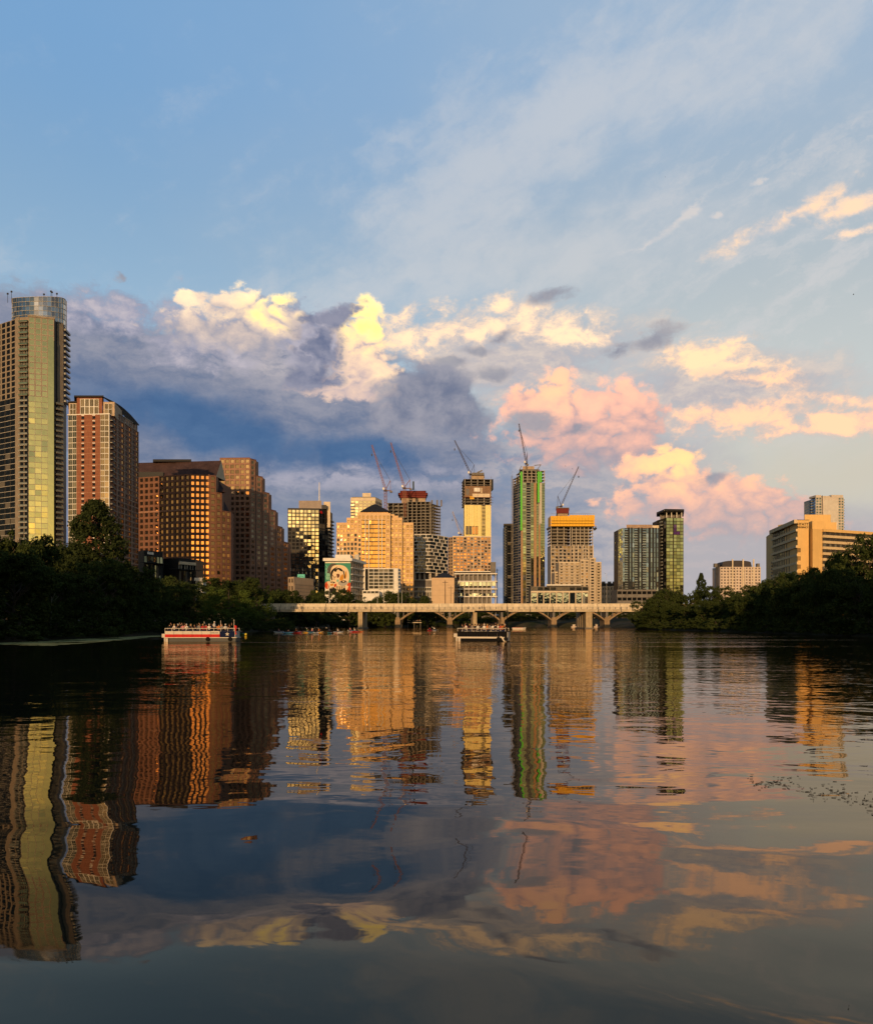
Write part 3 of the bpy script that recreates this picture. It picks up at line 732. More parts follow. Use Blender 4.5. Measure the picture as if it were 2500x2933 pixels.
def pyramid_office():
    d = 762; B = Bld('pyramid_roof_office', 'golden limestone office building with dark pyramid roof and tall central glass bay', 'office building', (X(1075, d), d+25, GZ))
    z0 = GZ; fh = 13.0/F*d
    segs = [(964, 993, 772, 1497, 3), (993, 1024, 767, 1483, 3), (1118, 1152, 767, 1483, 3), (1152, 1184, 772, 1497, 3)]
    for k, (a, b, dd, top, nc) in enumerate(segs):
        p0, p1 = PT(a, dd), PT(b, dd); zt = Z(top, dd); nr = int((zt-z0-1.5)/fh)
        B.p('building_body', M_beige).prism([p0, p1, (p1[0], dd+34), (p0[0], dd+34)], z0, zt)
        B.facade(p0, p1, zt-1.6-nr*fh, zt, nc, nr, M_beige, lambda i, j: W_gold if (k >= 2 or j >= nr-3 or random.random() < 0.15) else W_dark, wf=0.66, hf=0.64, rec=0.6, mt=1.6, jit=0.006)  # gold and dark panes laid out to imitate the sunset reflection
    p0, p1 = PT(1024, 760), PT(1118, 760); zt = Z(1470, 760)
    B.p('building_body', M_beige).prism([p0, p1, (p1[0], 800), (p0[0], 800)], z0, zt)
    zr = Z(1489, 760); zg = Z(1626, 760)
    B.facade(p0, p1, zr, zt, 8, 1, M_beige, W_gold, wf=0.52, hf=0.60, rec=0.5, mt=1.5)
    for a, b in ((1024, 1036), (1104, 1118)):
        nr = int((zr-z0)/fh); B.facade(PT(a, 760), PT(b, 760), zr-nr*fh, zr, 1, nr, M_beige, lambda i, j: W_gold if j > nr-5 or a > 1100 else W_dark, wf=0.52, hf=0.6, rec=0.5)
    bays = [(1036, 1045.5, 2), (1047.5, 1055, 2), (1057.5, 1083, 5), (1085.5, 1093, 2), (1095, 1104, 2)]
    ng = int(round((zr-zg)/fh)); pr = B.p('bay_pier', M_white)
    for a, b, nc in bays: B.curtain(PT(a, 759.9), PT(b, 759.9), zg, zr-0.2, nc, ng, W_goldb, M_dark, None, vm=0.25, hm=0.9, jit=0.010)
    for a in (1046.5, 1056.2, 1084.3, 1094): pr.prism([PT(a-0.9, 758.2), PT(a+0.9, 758.2), PT(a+0.9, 760), PT(a-0.9, 760)], z0, zr+0.5)
    B.p('bay_base', M_beige).prism([PT(1036, 759.7), PT(1104, 759.7), PT(1104, 760), PT(1036, 760)], z0, zg-0.3)
    B.p('upper_block', M_beige).prism([PT(1030, 768), PT(1112, 768), PT(1112, 796), PT(1030, 796)], zt, zt+2.2)
    r = B.p('pyramid_roof', M_roofd); q = [PT(1031, 765), PT(1118, 765), PT(1118, 796), PT(1031, 796)]; zr0 = zt+2.3; zap = Z(1443, 778)
    r.add([(*p, zr0) for p in q] + [(*PT(1066, 776), zap-1.3), (*PT(1080, 776), zap-1.3), (*PT(1080, 784), zap-1.3), (*PT(1066, 784), zap-1.3), (*PT(1073, 780), zap)],
          [(0, 1, 5, 4), (1, 2, 6, 5), (2, 3, 7, 6), (3, 0, 4, 7), (4, 5, 8), (5, 6, 8), (6, 7, 8), (7, 4, 8), (3, 2, 1, 0)])
    for a, b, dd, zz in ((1118, 1140, 770, 1477), (1100, 1130, 775, 1473)): B.p('upper_block', M_beige).prism([PT(a, dd), PT(b, dd), PT(b, dd+15), PT(a, dd+15)], Z(1484, dd), Z(zz, dd))
    B.finish()
W_goldb = pane_mesh('goldb', [glass('glass_amber', (1.0, 0.56, 0.17), base=0.24), M_frame], 0.05)

def open_frame(B, p0, p1, depth, z0, z1, nr, nc, mat=None, colmat=None, slab=0.35, over=0.6, side=0.0, cw=0.45):
    """unfinished storeys: bare slabs on columns"""
    mat = mat or M_bare; colmat = colmat or M_bare
    u, n, L = frame(p0, p1); fh = (z1-z0)/nr
    for j in range(nr+1):
        b = MB(); b.obox(p0, u, n, -over, L+over, -depth, over, z0+j*fh-slab, z0+j*fh); b.build('floor_slab', mat, B.root)
    for i in range(nc+1):
        for dd in (0.6, depth*0.5, depth-0.6):
            b = MB(); s_ = 0.5+(L-1)*i/nc; b.obox(p0, u, n, s_-cw, s_+cw, -dd-cw, -dd+cw, z0, z1-slab); b.build('column', colmat, B.root)
    k = B.p('core', M_concd); k.obox(p0, u, n, L*0.12, L*0.88, -depth*0.85, -depth*0.30, z0, z1-slab-0.02)

def banded_tower():
    d = 850; B = Bld('banded_construction_tower', 'unfinished tower, white staggered bands below, bare concrete floors and red formwork on top', 'tower', (X(1215, d), d+25, GZ))
    zA = Z(1640, d); zB = Z(1531, d); zC = Z(1437, d)
    pL0, pL1 = PT(1110, 872), PT(1172, 872); p0, p1, p2 = PT(1183, 850), PT(1232, 850), PT(1282, 878)
    # left wing bare frame
    open_frame(B, pL0, pL1, 24, Z(1600, d), Z(1432, d), 16, 4)
    B.p('wing_base', M_concd).prism([pL0, pL1, (pL1[0], 896), (pL0[0], 896)], GZ, Z(1601, d))
    # main bare frame, two faces
    open_frame(B, (p0[0]-6, p0[1]), p1, 30, zB, zC, 11, 5)
    open_frame(B, (p1[0]+1.4, p1[1]+1.5), (p2[0]-8, p2[1]-6), 20, zB, Z(1442, d), 10, 4)
    # finished lower storeys: white frames laid like bricks
    B.p('tower_body', M_dark).prism([p0, p1, p2, (p2[0], 905), (p0[0], 905)], zA, zB-0.4)
    nb = 11; fh = (zB-zA)/nb
    wb = B.p('white_band', M_white)
    for a, b, w in ((p0, p1, 3), (p1, p2, 3)):
        u, n, L = frame(a, b)
        for j in range(nb+1): wb.obox(a, u, n, -0.3, L+0.3, 0, 0.9, zA+j*fh-0.32, zA+j*fh+0.32)
        for j in range(nb):
            off = (0.0, 0.55, 0.28, 0.8)[j % 4]
            e = [0.0] + [L*(i+off)/w for i in range(w+1) if 0.5 < L*(i+off)/w < L-0.5] + [L]
            for i, s_ in enumerate(e[1:-1]): wb.obox(a, u, n, s_-0.28, s_+0.28, 0, 0.86, zA+j*fh+0.33, zA+(j+1)*fh-0.33)
            for s0, s1 in zip(e[:-1], e[1:]):
                c = (s0+s1)/2; B.window((a[0]+u[0]*c+n[0]*.1, a[1]+u[1]*c+n[1]*.1, zA+(j+0.5)*fh), u, n, s1-s0-0.3, fh-0.7, W_dark, 'window', 0.004)
    # stilts and podium
    for px in (1188, 1202, 1216, 1232, 1250):
        b = MB(); q = PT(px, 853); b.box(q[0]-1.2, q[0]+1.2, q[1], q[1]+2.4, Z(1662, d), zA-0.33); b.build('column', M_conc, B.root)
    B.p('stilt_core', M_dark).prism([PT(1186, 858), PT(1262, 862), PT(1262, 880), PT(1186, 880)], GZ, zA-0.4)
    B.p('podium', M_concd).prism([PT(1184, 846), PT(1240, 846), PT(1240, 880), PT(1184, 880)], GZ, Z(1662, d))
    for k, py in enumerate((1662, 1683, 1694, 1711)):
        b = MB(); b.prism([PT(1183, 845), PT(1241, 845), PT(1241, 880), PT(1183, 880)], Z(py, d)-0.3, Z(py, d)+0.4); b.build('podium_band', M_white, B.root)
    B.curtain(PT(1185, 845.9), PT(1239, 845.9), Z(1711, d), Z(1683, d), 10, 2, W_dark, M_white, None, vm=0.3, hm=0.2)
    # core and red formwork
    q0, q1 = PT(1150, 884), PT(1218, 884); B.p('concrete_core', stone('core_concrete', (0.36, 0.27, 0.19), 0.25)).prism([q0, q1, (q1[0], 900), (q0[0], 900)], Z(1500, d), Z(1409, d))
    ck = B.p('core_opening', M_dark)
    for px in (1172, 1190): ck.prism([PT(px, 883.6), PT(px+8, 883.6), PT(px+8, 884), PT(px, 884)], Z(1434, d), Z(1418, d))
    for k, (a, b, t0, t1) in enumerate(((1146, 1220, 1412, 1404), (1142, 1223, 1404, 1398), (1148, 1218, 1398, 1392))):
        m = MB(); m.prism([PT(a, 882-k*0.3), PT(b, 882-k*0.3), PT(b, 902), PT(a, 902)], Z(t0, d)+0.05, Z(t1, d)-0.25); m.build('red_formwork', M_red, B.root)
        m = MB(); m.prism([PT(a-2, 880.5), PT(b+2, 880.5), PT(b+2, 904), PT(a-2, 904)], Z(t1, d)-0.2, Z(t1, d)+0.05); m.build('work_platform', M_red, B.root)
    m = MB(); q = PT(1184, 875); m.box(q[0]-0.9, q[0]+0.9, q[1]-1, q[1]+1, Z(1392, d)+0.1, Z(1367, d)); m.build('climbing_column', plain('steel_blue', (0.03, 0.06, 0.08), 0.5), B.root)
    for px in (1237, 1252, 1264): m = MB(); q = PT(px, 870); m.box(q[0]-0.8, q[0]+0.8, q[1]-.8, q[1]+.8, zC-2, Z(1424, d)); m.build('column', M_concd, B.root)
    B.finish()

def balcony_apartments():
    d = 800; B = Bld('balcony_apartment_block', 'tan apartment block packed with balconies below the pale yellow unfinished tower', 'apartment building', (X(1345, d), d+20, GZ))
    p0, p1, p2 = PT(1284, 806), PT(1297, 800), PT(1406, 802)
    z0 = GZ; zt = Z(1538, d); nr = 26; fh = (zt-z0)/nr
    st = stone('tan_render', (0.42, 0.30, 0.20), 0.2)
    B.p('building_body', st).prism([p0, p1, p2, (p2[0], 835), (p0[0], 835)], z0, zt)
    B.facade(p1, p2, z0, zt, 11, nr, st, lambda i, j: W_bronze if random.random() < 0.7 else W_dark, wf=0.66, hf=0.62, rec=0.3, jit=0.012)
    B.facade(p0, p1, z0, zt, 2, nr, st, W_dark, wf=0.6, hf=0.6, rec=0.3)
    u, n, L = frame(p1, p2)
    for k in (0.4, 2.4, 4.3, 6.4, 8.3): B.balconies(p1, p2, z0+fh*3, nr-4, fh, 1.5, [M_conc, stone('tan_panel', (0.34, 0.24, 0.17), 0.2)], L/11*k, L/11*(k+1.0), part='balcony', solid=True)
    for k in (0, 5.9, 8.0, 10.9): B.p('pier', M_cream).obox(p1, u, n, max(0, L/11*k-0.3), L/11*k+0.3, 0.36, 0.7, z0, zt+0.5)
    B.p('roof_edge', M_cream).obox(p1, u, n, -0.3, L+0.3, 0.05, 0.8, zt-0.1, zt+0.9)
    B.finish()
    # the white-banded podium building in front
    d = 770; B = Bld('banded_podium_building', 'low unfinished building with long white floor bands beside the hipped-roof box', 'office building', (X(1362, d), d+15, GZ))
    a, b = PT(1303, 772), PT(1421, 770)
    open_frame(B, a, b, 22, GZ, Z(1642, d), 6, 9, M_white, M_conc, slab=0.9, over=0.9)
    u, n, L = frame(a, b)
    for k, (py0, py1) in enumerate(((1680, 1664), (1712, 1697))): B.curtain((a[0]-n[0]*1.2, a[1]-n[1]*1.2), (b[0]-n[0]*1.2, b[1]-n[1]*1.2), Z(py0, d)+0.5, Z(py1, d)-0.6, 12, 1, W_blue, M_framel, None, vm=0.2, hm=0.1)
    B.p('roof_slab', M_white).obox(a, u, n, 0, L*0.86, -18, 1.6, Z(1642, d)+1.2, Z(1639, d)+1.0)
    B.p('roof_prop', M_conc).obox(a, u, n, 2, L*0.84, -17, -16, Z(1642, d), Z(1642, d)+1.3)
    B.p('scaffold', M_concd).obox(a, u, n, L*0.86, L*0.99, -10, 0.5, Z(1642, d)+0.05, Z(1610, d))
    B.finish()

def cream_tower():
    d = 900; B = Bld('cream_panel_tower', 'slim pale yellow panelled tower, top floors still scaffolded in brown netting', 'tower', (X(1368, d), d+18, GZ))
    p0, p1 = PT(1330, 900), PT(1406, 902); z0 = GZ; zt = Z(1446, d); cr = stone('pale_yellow_panel', (0.80, 0.66, 0.28), 0.06)
    B.p('tower_body', cr).prism([p0, p1, (p1[0]+1, 930), (p0[0], 930)], z0, zt)
    nr = 25; zlo = Z(1545, d); fh = (zt-zlo)/nr
    u, n, L = frame(p0, p1); rb = B.p('panel_rib', stone('olive_rib', (0.46, 0.42, 0.10), 0.1)); pb = B.p('panel', cr)
    for k in (0.10, 0.17, 0.38, 0.46, 0.62): rb.obox(p0, u, n, L*k-0.22, L*k+0.22, 0, 0.12, zlo, zt-0.2)
    for s0, s1 in ((0.01, 0.09), (0.18, 0.37), (0.47, 0.61), (0.82, 0.99)):
        for j in range(nr):
            b = MB(); b.obox(p0, u, n, L*s0, L*s1, 0, 0.22, zlo+fh*j+0.06, zlo+fh*(j+1)-0.06); b.build('panel', cr, B.root)
    for j in range(nr):
        c = L*0.72; B.window((p0[0]+u[0]*c+n[0]*.1, p0[1]+u[1]*c+n[1]*.1, zlo+fh*(j+0.5)), u, n, L*0.14, fh*0.62, W_dark, 'window', 0.004)
    for j in range(4): c = L*(0.1+0.12*j); B.window((p0[0]+u[0]*c+n[0]*.3, p0[1]+u[1]*c+n[1]*.3, Z(1519, d)), u, n, L*0.10, 9.5, W_bronze if j > 1 else W_dark, 'window', 0.004)
    # scaffolded top
    open_frame(B, p0, p1, 26, zt+0.3, Z(1372, d), 9, 4, M_concd, M_conc, slab=0.4, over=0.7)
    net = B.p('netting', stone('brown_net', (0.22, 0.13, 0.075), 0.35, 0.4)); net.obox(p0, u, n, 0.3, L-0.5, 0.75, 0.95, Z(1424, d), Z(1392, d))
    for k, (a0, a1, y0, y1, mm) in enumerate(((0.36, 0.58, 1408, 1397, M_white), (0.62, 0.66, 1412, 1397, M_cream), (0.20, 0.36, 1430, 1421, M_yellow), (0.05, 0.18, 1418, 1400, M_concd), (0.3, 0.95, 1424, 1414, M_cream))):
        b = MB(); b.obox(p0, u, n, L*a0, L*a1, 0.96, 1.1+k*0.03, Z(y0, d), Z(y1, d)); b.build('tarpaulin', mm, B.root)
    for k in range(5):
        b = MB(); b.beam((p0[0]+u[0]*L*k/4+n[0]*1.2, p0[1]+u[1]*L*k/4+n[1]*1.2, zt), (p0[0]+u[0]*L*k/4+n[0]*1.2, p0[1]+u[1]*L*k/4+n[1]*1.2, Z(1364, d)), 0.18); b.build('scaffold_pole', M_concd, B.root)
    for py in (1424, 1432, 1439): b = MB(); b.obox(p0, u, n, -2.2, L+2.2, 0.5, 1.4, Z(py, d)-0.3, Z(py, d)); b.build('work_platform', M_red if py == 1424 else M_concd, B.root)
    b = B.p('side_screen', M_dark); b.obox(p1, u, n, 0.9, 2.4, -10, 1.5, Z(1402, d), Z(1372, d))
    c0, c1 = PT(1350, 908), PT(1386, 908); B.p('core_head', stone('core_concrete', (0.48, 0.37, 0.27), 0.2)).prism([c0, c1, (c1[0], 922), (c0[0], 922)], Z(1374, d), Z(1358, d))
    b = MB(); b.prism([PT(1351, 905), PT(1386, 905), PT(1387, 925), PT(1350, 925)], Z(1358, d), Z(1351, d)); b.build('core_platform', M_concd, B.root)
    b = MB(); b.beam((*PT(1367, 907), Z(1350, d)), (*PT(1381, 907), Z(1344, d)), 0.9); b.build('concrete_boom', M_concd, B.root)
    B.finish()

def hip_box():
    d = 700; B = Bld('hipped_roof_block', 'blank tan box building with dark hipped roof behind the bridge', 'building', (X(1268, d), d+10, GZ))
    p0, p1, p2 = PT(1236, 700), PT(1301, 700), PT(1311, 722); zt = Z(1655, d); st = stone('sand_render', (0.56, 0.40, 0.25), 0.10)
    B.p('wall', st).prism([p0, p1, p2, (p0[0]+2, 724)], GZ-2, zt)
    u, n, L = frame(p0, p1)
    for j in range(4): B.p('panel_joint', M_concd).obox(p0, u, n, 0.05, L-0.05, 0, 0.03, zt-2-j*4.4, zt-1.92-j*4.4)
    zr = Z(1639, d); r = B.p('hipped_roof', M_roofd)
    q = [PT(1241, 701), PT(1304, 701), PT(1312, 722), PT(1244, 722)]
    r.add([(*p, zt+0.05) for p in q] + [(*PT(1266, 710), zr), (*PT(1280, 710), zr)], [(0, 1, 5, 4), (1, 2, 5), (2, 3, 4, 5), (3, 0, 4), (3, 2, 1, 0)])
    B.curtain(p1, p2, GZ, zt-1, 4, 6, W_dark, M_concd, None, vm=1.0, hm=1.4)
    B.finish()

def green_wrap_tower():
    d = 950; B = Bld('green_trimmed_tower', 'tallest unfinished gold glass tower with bright green sheeting strips near its top', 'tower', (X(1515, d), d+18, GZ))
    p0, p1, p2, p3 = PT(1470, 975), PT(1492, 950), PT(1497, 949), PT(1560, 953); z0 = GZ; zt = Z(1382, d); ztop = Z(1347, d); nr = 52; fh = (zt-z0)/nr
    B.p('tower_body', M_conc).prism([p0, p1, p2, p3, (p3[0]+1, 985), (p0[0]+6, 990)], z0, zt)
    def ggold(i, j): return W_olive if j > nr*0.32 else (W_blue if random.random() < 0.5 else W_olive)  # blue glass mixed in on lower floors imitates the reflection fading out
    u, n, L = frame(p2, p3)
    e = [0.0, 0.15, 0.36, 0.50, 0.62, 0.72, 0.80, 1.0]
    for k in range(len(e)-1):
        a = (p2[0]+u[0]*L*e[k], p2[1]+u[1]*L*e[k]); b = (p2[0]+u[0]*L*e[k+1], p2[1]+u[1]*L*e[k+1])
        if k == 1:
            B.curtain(a, b, z0, zt, 1, nr, W_dark, M_conc, None, vm=0.6, hm=0.3)
            B.balconies(a, b, z0+fh*2, nr-3, fh, 1.4, [M_framel, M_rail], 0.3, L*0.21-0.3)
        elif k in (3, 5): B.p('mullion_panel', stone('copper_panel', (0.36, 0.22, 0.12), 0.2)).obox(a, u, n, 0.02, L*(e[k+1]-e[k])-0.02, 0, 0.35, z0, zt - (fh*16 if k == 5 else 0))
        else: B.curtain(a, b, z0, zt, 2 if k == 6 else 1, nr, ggold, M_frame, None, vm=0.3, hm=0.35, jit=0.008)
    for px, y0, y1 in ((1490, 1520, 1352), (1539, 1440, 1352), (1546, 1382, 1352)):
        b = MB(); w = 2.0; a = PT(px, 948); b.box(a[0], a[0]+2.3, a[1]-0.6, a[1], Z(y0, d), Z(y1, d)); b.build('green_sheeting', M_green, B.root)
    b = MB(); a = PT(1546, 950.5); b.box(a[0], a[0]+2.2, a[1]-0.6, a[1], Z(1500, d), Z(1382, d)); b.build('grey_strip', M_framel, B.root)
    # left face: balconies on dark glass
    B.curtain(p0, p1, z0, zt, 3, nr, W_dark, M_conc, None, vm=0.3, hm=0.5)
    B.balconies(p0, p1, z0+fh*2, nr-3, fh, 1.3, [M_framel, M_dark], 2, 12)
    B.p('corner_pier', stone('copper_panel', (0.36, 0.22, 0.12), 0.2)).prism([p1, p2, (p2[0], p2[1]-0.8), (p1[0], p1[1]-0.8)], z0, Z(1500, d))
    open_frame(B, p2, p3, 30, zt, ztop, 4, 5, M_conc, M_conc, slab=0.4, over=0.5)
    open_frame(B, p0, p1, 20, zt-8, Z(1362, d), 5, 3, M_concd, M_conc, slab=0.4, over=0.4)
    b = MB(); b.prism([PT(1489, 950), PT(1544, 950), PT(1547, 975), PT(1486, 975)], ztop+0.5, ztop+1.3); b.build('roof_deck', M_concd, B.root)
    b = MB(); b.prism([PT(1497, 955), PT(1530, 955), PT(1530, 970), PT(1497, 970)], ztop+1.3, Z(1333, d)); b.build('core_head', stone('core_concrete', (0.48, 0.37, 0.27), 0.2), B.root)
    for x0, z_, x1, z2 in ((1486, 1347, 1494, 1333), (1538, 1344, 1549, 1330), (1549, 1330, 1530, 1332)):
        b = MB(); b.beam((*PT(x0, 952), Z(z_, d)), (*PT(x1, 952), Z(z2, d)), 0.5); b.build('hoist_beam', M_concd, B.root)
    m = MB()
    for px in (1465.5, 1469): m.beam((*PT(px, 972), z0), (*PT(px, 972), Z(1353 if px < 1467 else 1362, d)), 0.45)
    for k in range(60): zz = z0+k*3; m.beam((*PT(1465.5, 972), zz), (*PT(1469, 972), zz+2.5), 0.12)
    m.build('hoist_mast', M_concd, B.root)
    B.finish()
    d = 1000; B = Bld('slim_dark_tower', 'slim dark tower with zigzag balconies half hidden behind the green trimmed tower', 'tower', (X(1458, d), d+15, GZ))
    p0, p1, p2 = PT(1445, 1006), PT(1453, 1000), PT(1474, 1001); zt = Z(1506, d); nr = 34; fh = (zt-z0)/nr
    B.p('tower_body', M_dark).prism([p0, p1, p2, (p2[0], 1030), (p0[0], 1030)], z0, zt)
    B.curtain(p1, p2, z0, zt, 2, nr, W_dark, M_dark, None, vm=0.4, hm=0.5)
    for k in range(2): B.balconies(p0, p1, z0+k*fh*0.5, nr, fh, 1.2, [M_conc, M_rail], 0.2+k*2.2, 2.3+k*2.2)
    for j in range(0, nr, 4): B.p('floor_band', M_framel).obox(p1, *frame(p1, p2)[:2], 0, frame(p1, p2)[2], 0.3, 0.45, z0+j*fh, z0+j*fh+0.3)
    b = MB(); b.prism([PT(1442, 1000), PT(1474, 998), PT(1474, 1020), PT(1442, 1020)], Z(1505, d), Z(1500, d)); b.build('roof_canopy', M_dark, B.root)
    B.finish()

def yellow_crown_tower():
    d = 1010; B = Bld('yellow_screen_tower', 'unfinished grey tower wrapped at the top in yellow safety screens', 'tower', (X(1640, d), d+20, GZ))
    z0 = GZ; zA = Z(1563, d); zB = Z(1509, d); zt = Z(1479, d)
    p0, p1, p2 = PT(1574, 1022), PT(1577, 1010), PT(1698, 1011); L2 = frame(p1, p2)[2]
    B.p('tower_body', M_conc).prism([p1, p2, (p2[0], 1040), (p1[0], 1040)], z0, zA)
    nr = 22; fh = (zA-z0)/nr
    mid = (p1[0]+(p2[0]-p1[0])*0.47, p1[1])
    B.facade(p1, mid, z0, zA, 5, nr, stone('warm_grey', (0.34, 0.28, 0.22), 0.2), lambda i, j: W_gold if random.random() < 0.3 else W_dark, wf=0.66, hf=0.66, rec=0.3)
    B.facade(mid, p2, z0, zA, 6, nr, stone('warm_grey', (0.34, 0.28, 0.22), 0.2), lambda i, j: W_gold if random.random() < 0.3 else W_dark, wf=0.6, hf=0.62, rec=0.3)
    u, n, L = frame(p1, p2)
    for k in (0.3, 2.3, 6.3, 8.3): B.balconies(p1, p2, z0+fh*2, nr-2, fh, 1.5, [M_conc, M_conc], L/11*k, L/11*(k+1.1), solid=True)
    for k in (0.0, 0.53, 0.64, 0.76, 0.88, 0.995): B.p('pier', M_cream).obox(p1, u, n, L*k, L*k+0.8, 0.36, 0.9, z0, zA+1)
    open_frame(B, p1, mid, 26, zA, zB, 6, 3, M_concd, M_conc, slab=0.4, over=0.6)
    open_frame(B, (mid[0]+1.3, mid[1]), p2, 26, zA, zB, 6, 5, M_conc, M_conc, slab=0.4, over=0.6)
    # yellow screens, panel by panel
    e0, e1 = PT(1577, 1006), PT(1703, 1007); u, n, L = frame(e0, e1); K_ = 14
    for k in range(K_):
        dz = 1.2 if k >= 6 else 0.0
        for a, b in ((zB+0.4+dz*0, zB+3.2), (zB+3.8, zB+6.6), (zB+7.2, zt+dz)):
            m = MB(); m.obox(e0, u, n, L*k/K_+0.08, L*(k+1)/K_-0.08, 0, 0.35, a, b); m.build('safety_screen', M_yellow, B.root)
    l0 = PT(1570, 1030); u2, n2, L2 = frame(l0, e0)
    for k in range(3):
        m = MB(); m.obox(l0, u2, n2, L2*k/3+0.1, L2*(k+1)/3-0.1, 0, 0.3, zB+0.4, zt); m.build('safety_screen', M_yellow, B.root)
    B.p('screen_core', M_concd).prism([PT(1579, 1010), PT(1700, 1010), PT(1700, 1035), PT(1582, 1035)], zB, zt-1.5)
    m = MB(); m.prism([PT(1574, 1004), PT(1708, 1004), PT(1708, 1008), PT(1574, 1008)], zB+0.1, zB+0.5); m.build('catch_fan', M_yellow, B.root)
    for px in (1570, 1704): m = MB(); q = PT(px, 1008); m.beam((q[0]-1.5, q[1], zB-4), (q[0]+1.5, q[1], zB-1.5), 1.5, k=6); m.build('rolled_netting', M_dark, B.root)
    for k in range(24): m = B.p('guard_rail', M_concd); s_ = L*k/23; m.obox(e0, u, n, s_-0.06, s_+0.06, 0.05, 0.2, zt+1.3, zt+2.9)
    B.p('guard_rail', M_concd).obox(e0, u, n, 0, L, 0.05, 0.2, zt+2.9, zt+3.1)
    c0, c1 = PT(1597, 1015), PT(1626, 1015); B.p('concrete_core', stone('core_concrete', (0.48, 0.37, 0.27), 0.2)).prism([c0, c1, (c1[0], 1030), (c0[0], 1030)], zt-2, Z(1469, d))
    m = MB(); m.prism([PT(1593, 1013), PT(1629, 1013), PT(1629, 1032), PT(1593, 1032)], Z(1469, d), Z(1455, d)); m.build('red_formwork', M_red, B.root)
    m = MB(); m.prism([PT(1592, 1012), PT(1630, 1012), PT(1630, 1033), PT(1592, 1033)], Z(1455, d), Z(1453, d)); m.build('work_platform', M_concd, B.root)
    B.finish()

def stepped_apartments():
    d = 860; B = Bld('stepped_apartment_block', 'beige stepped apartment block with stacked balconies in front of the yellow screened tower', 'apartment building', (X(1660, d), d+20, GZ))
    st = stone('beige_render', (0.46, 0.38, 0.28), 0.15); z0 = GZ
    segs = [(1588, 1600, 872, 1640, 1, True), (1600, 1661, 864, 1612, 4, True), (1661, 1687, 860, 1606, 2, False), (1687, 1706, 858, 1600, 1, False), (1706, 1722, 866, 1612, 1, True)]
    for a, b, dd, top, nc, bal in segs:
        p0, p1 = PT(a, dd), PT(b, dd); zt = Z(top, dd); nr = int(round((zt-z0)/3.1)); fh = (zt-z0)/nr
        B.p('building_body', st).prism([p0, p1, (p1[0], dd+22), (p0[0], dd+22)], z0, zt)
        B.facade(p0, p1, z0, zt, nc, nr, st, lambda i, j: W_dark if random.random() < 0.7 else W_gold, wf=0.42, hf=0.5, rec=0.3)
        if bal:
            L = frame(p0, p1)[2]
            for k in range(nc): B.balconies(p0, p1, z0+fh, nr-1, fh, 1.7, [M_conc, st], L/nc*k+0.6, L/nc*(k+1)-0.6, solid=True)
        B.p('parapet', M_cream).obox(p0, *frame(p0, p1)[:2], 0.02, frame(p0, p1)[2]-0.02, -0.4, 0.5, zt, zt+0.9)
    B.finish()
    d = 820; B = Bld('low_glass_concrete_building', 'low glass building with white concrete frame beside the bridge deck', 'office building', (X(1602, d), d+12, GZ))
    a, b = PT(1520, 821), PT(1685, 820); u, n, L = frame(a, b); zt = Z(1693, d)
    B.p('building_body', M_concd).prism([a, b, (b[0], 842), (a[0], 842)], GZ-2, zt+4.5)
    B.facade(a, b, GZ-2, zt, 9, 2, M_cream, W_blue, wf=0.86, hf=0.8, rec=0.5)
    B.facade((a[0], a[1]), (b[0], b[1]), zt+0.02, zt+4.6, 9, 1, M_concd, W_dark, wf=0.9, hf=0.7, rec=0.3, part='upper_wall')
    m = MB(); m.prism([PT(1565, 816), PT(1664, 816), PT(1664, 840), PT(1565, 840)], Z(1678, d), Z(1674.5, d)); m.build('roof_canopy', M_white, B.root)
    m = MB(); m.prism([PT(1568, 824), PT(1655, 824), PT(1655, 838), PT(1568, 838)], zt+4.5, Z(1678, d)); m.build('roof_pavilion', M_concd, B.root)
    B.finish()
    d = 1050; B = Bld('small_window_hotel', 'low beige block dotted with small square windows', 'hotel', (X(1745, d), d+12, GZ))
    a, b = PT(1714, 1051), PT(1771, 1050); zt = Z(1679, d)
    st = stone('beige_render2', (0.42, 0.33, 0.24), 0.15)
    B.p('building_body', st).prism([a, b, (b[0], 1075), (a[0], 1075)], GZ-2, zt)
    B.facade(a, b, GZ-2, zt, 7, 7, st, W_dark, wf=0.42, hf=0.5, rec=0.4)
    m = MB(); m.prism([PT(1722, 1055), PT(1771, 1055), PT(1771, 1070), PT(1722, 1070)], zt, Z(1670, d)); m.build('roof_storey', M_dark, B.root)
    for px in (1729, 1746, 1760): m = MB(); q = PT(px, 1060); m.box(q[0]-2, q[0]+2, q[1], q[1]+4, Z(1670, d), Z(1664.5, d)); m.build('roof_unit', M_concd, B.root)
    B.finish()

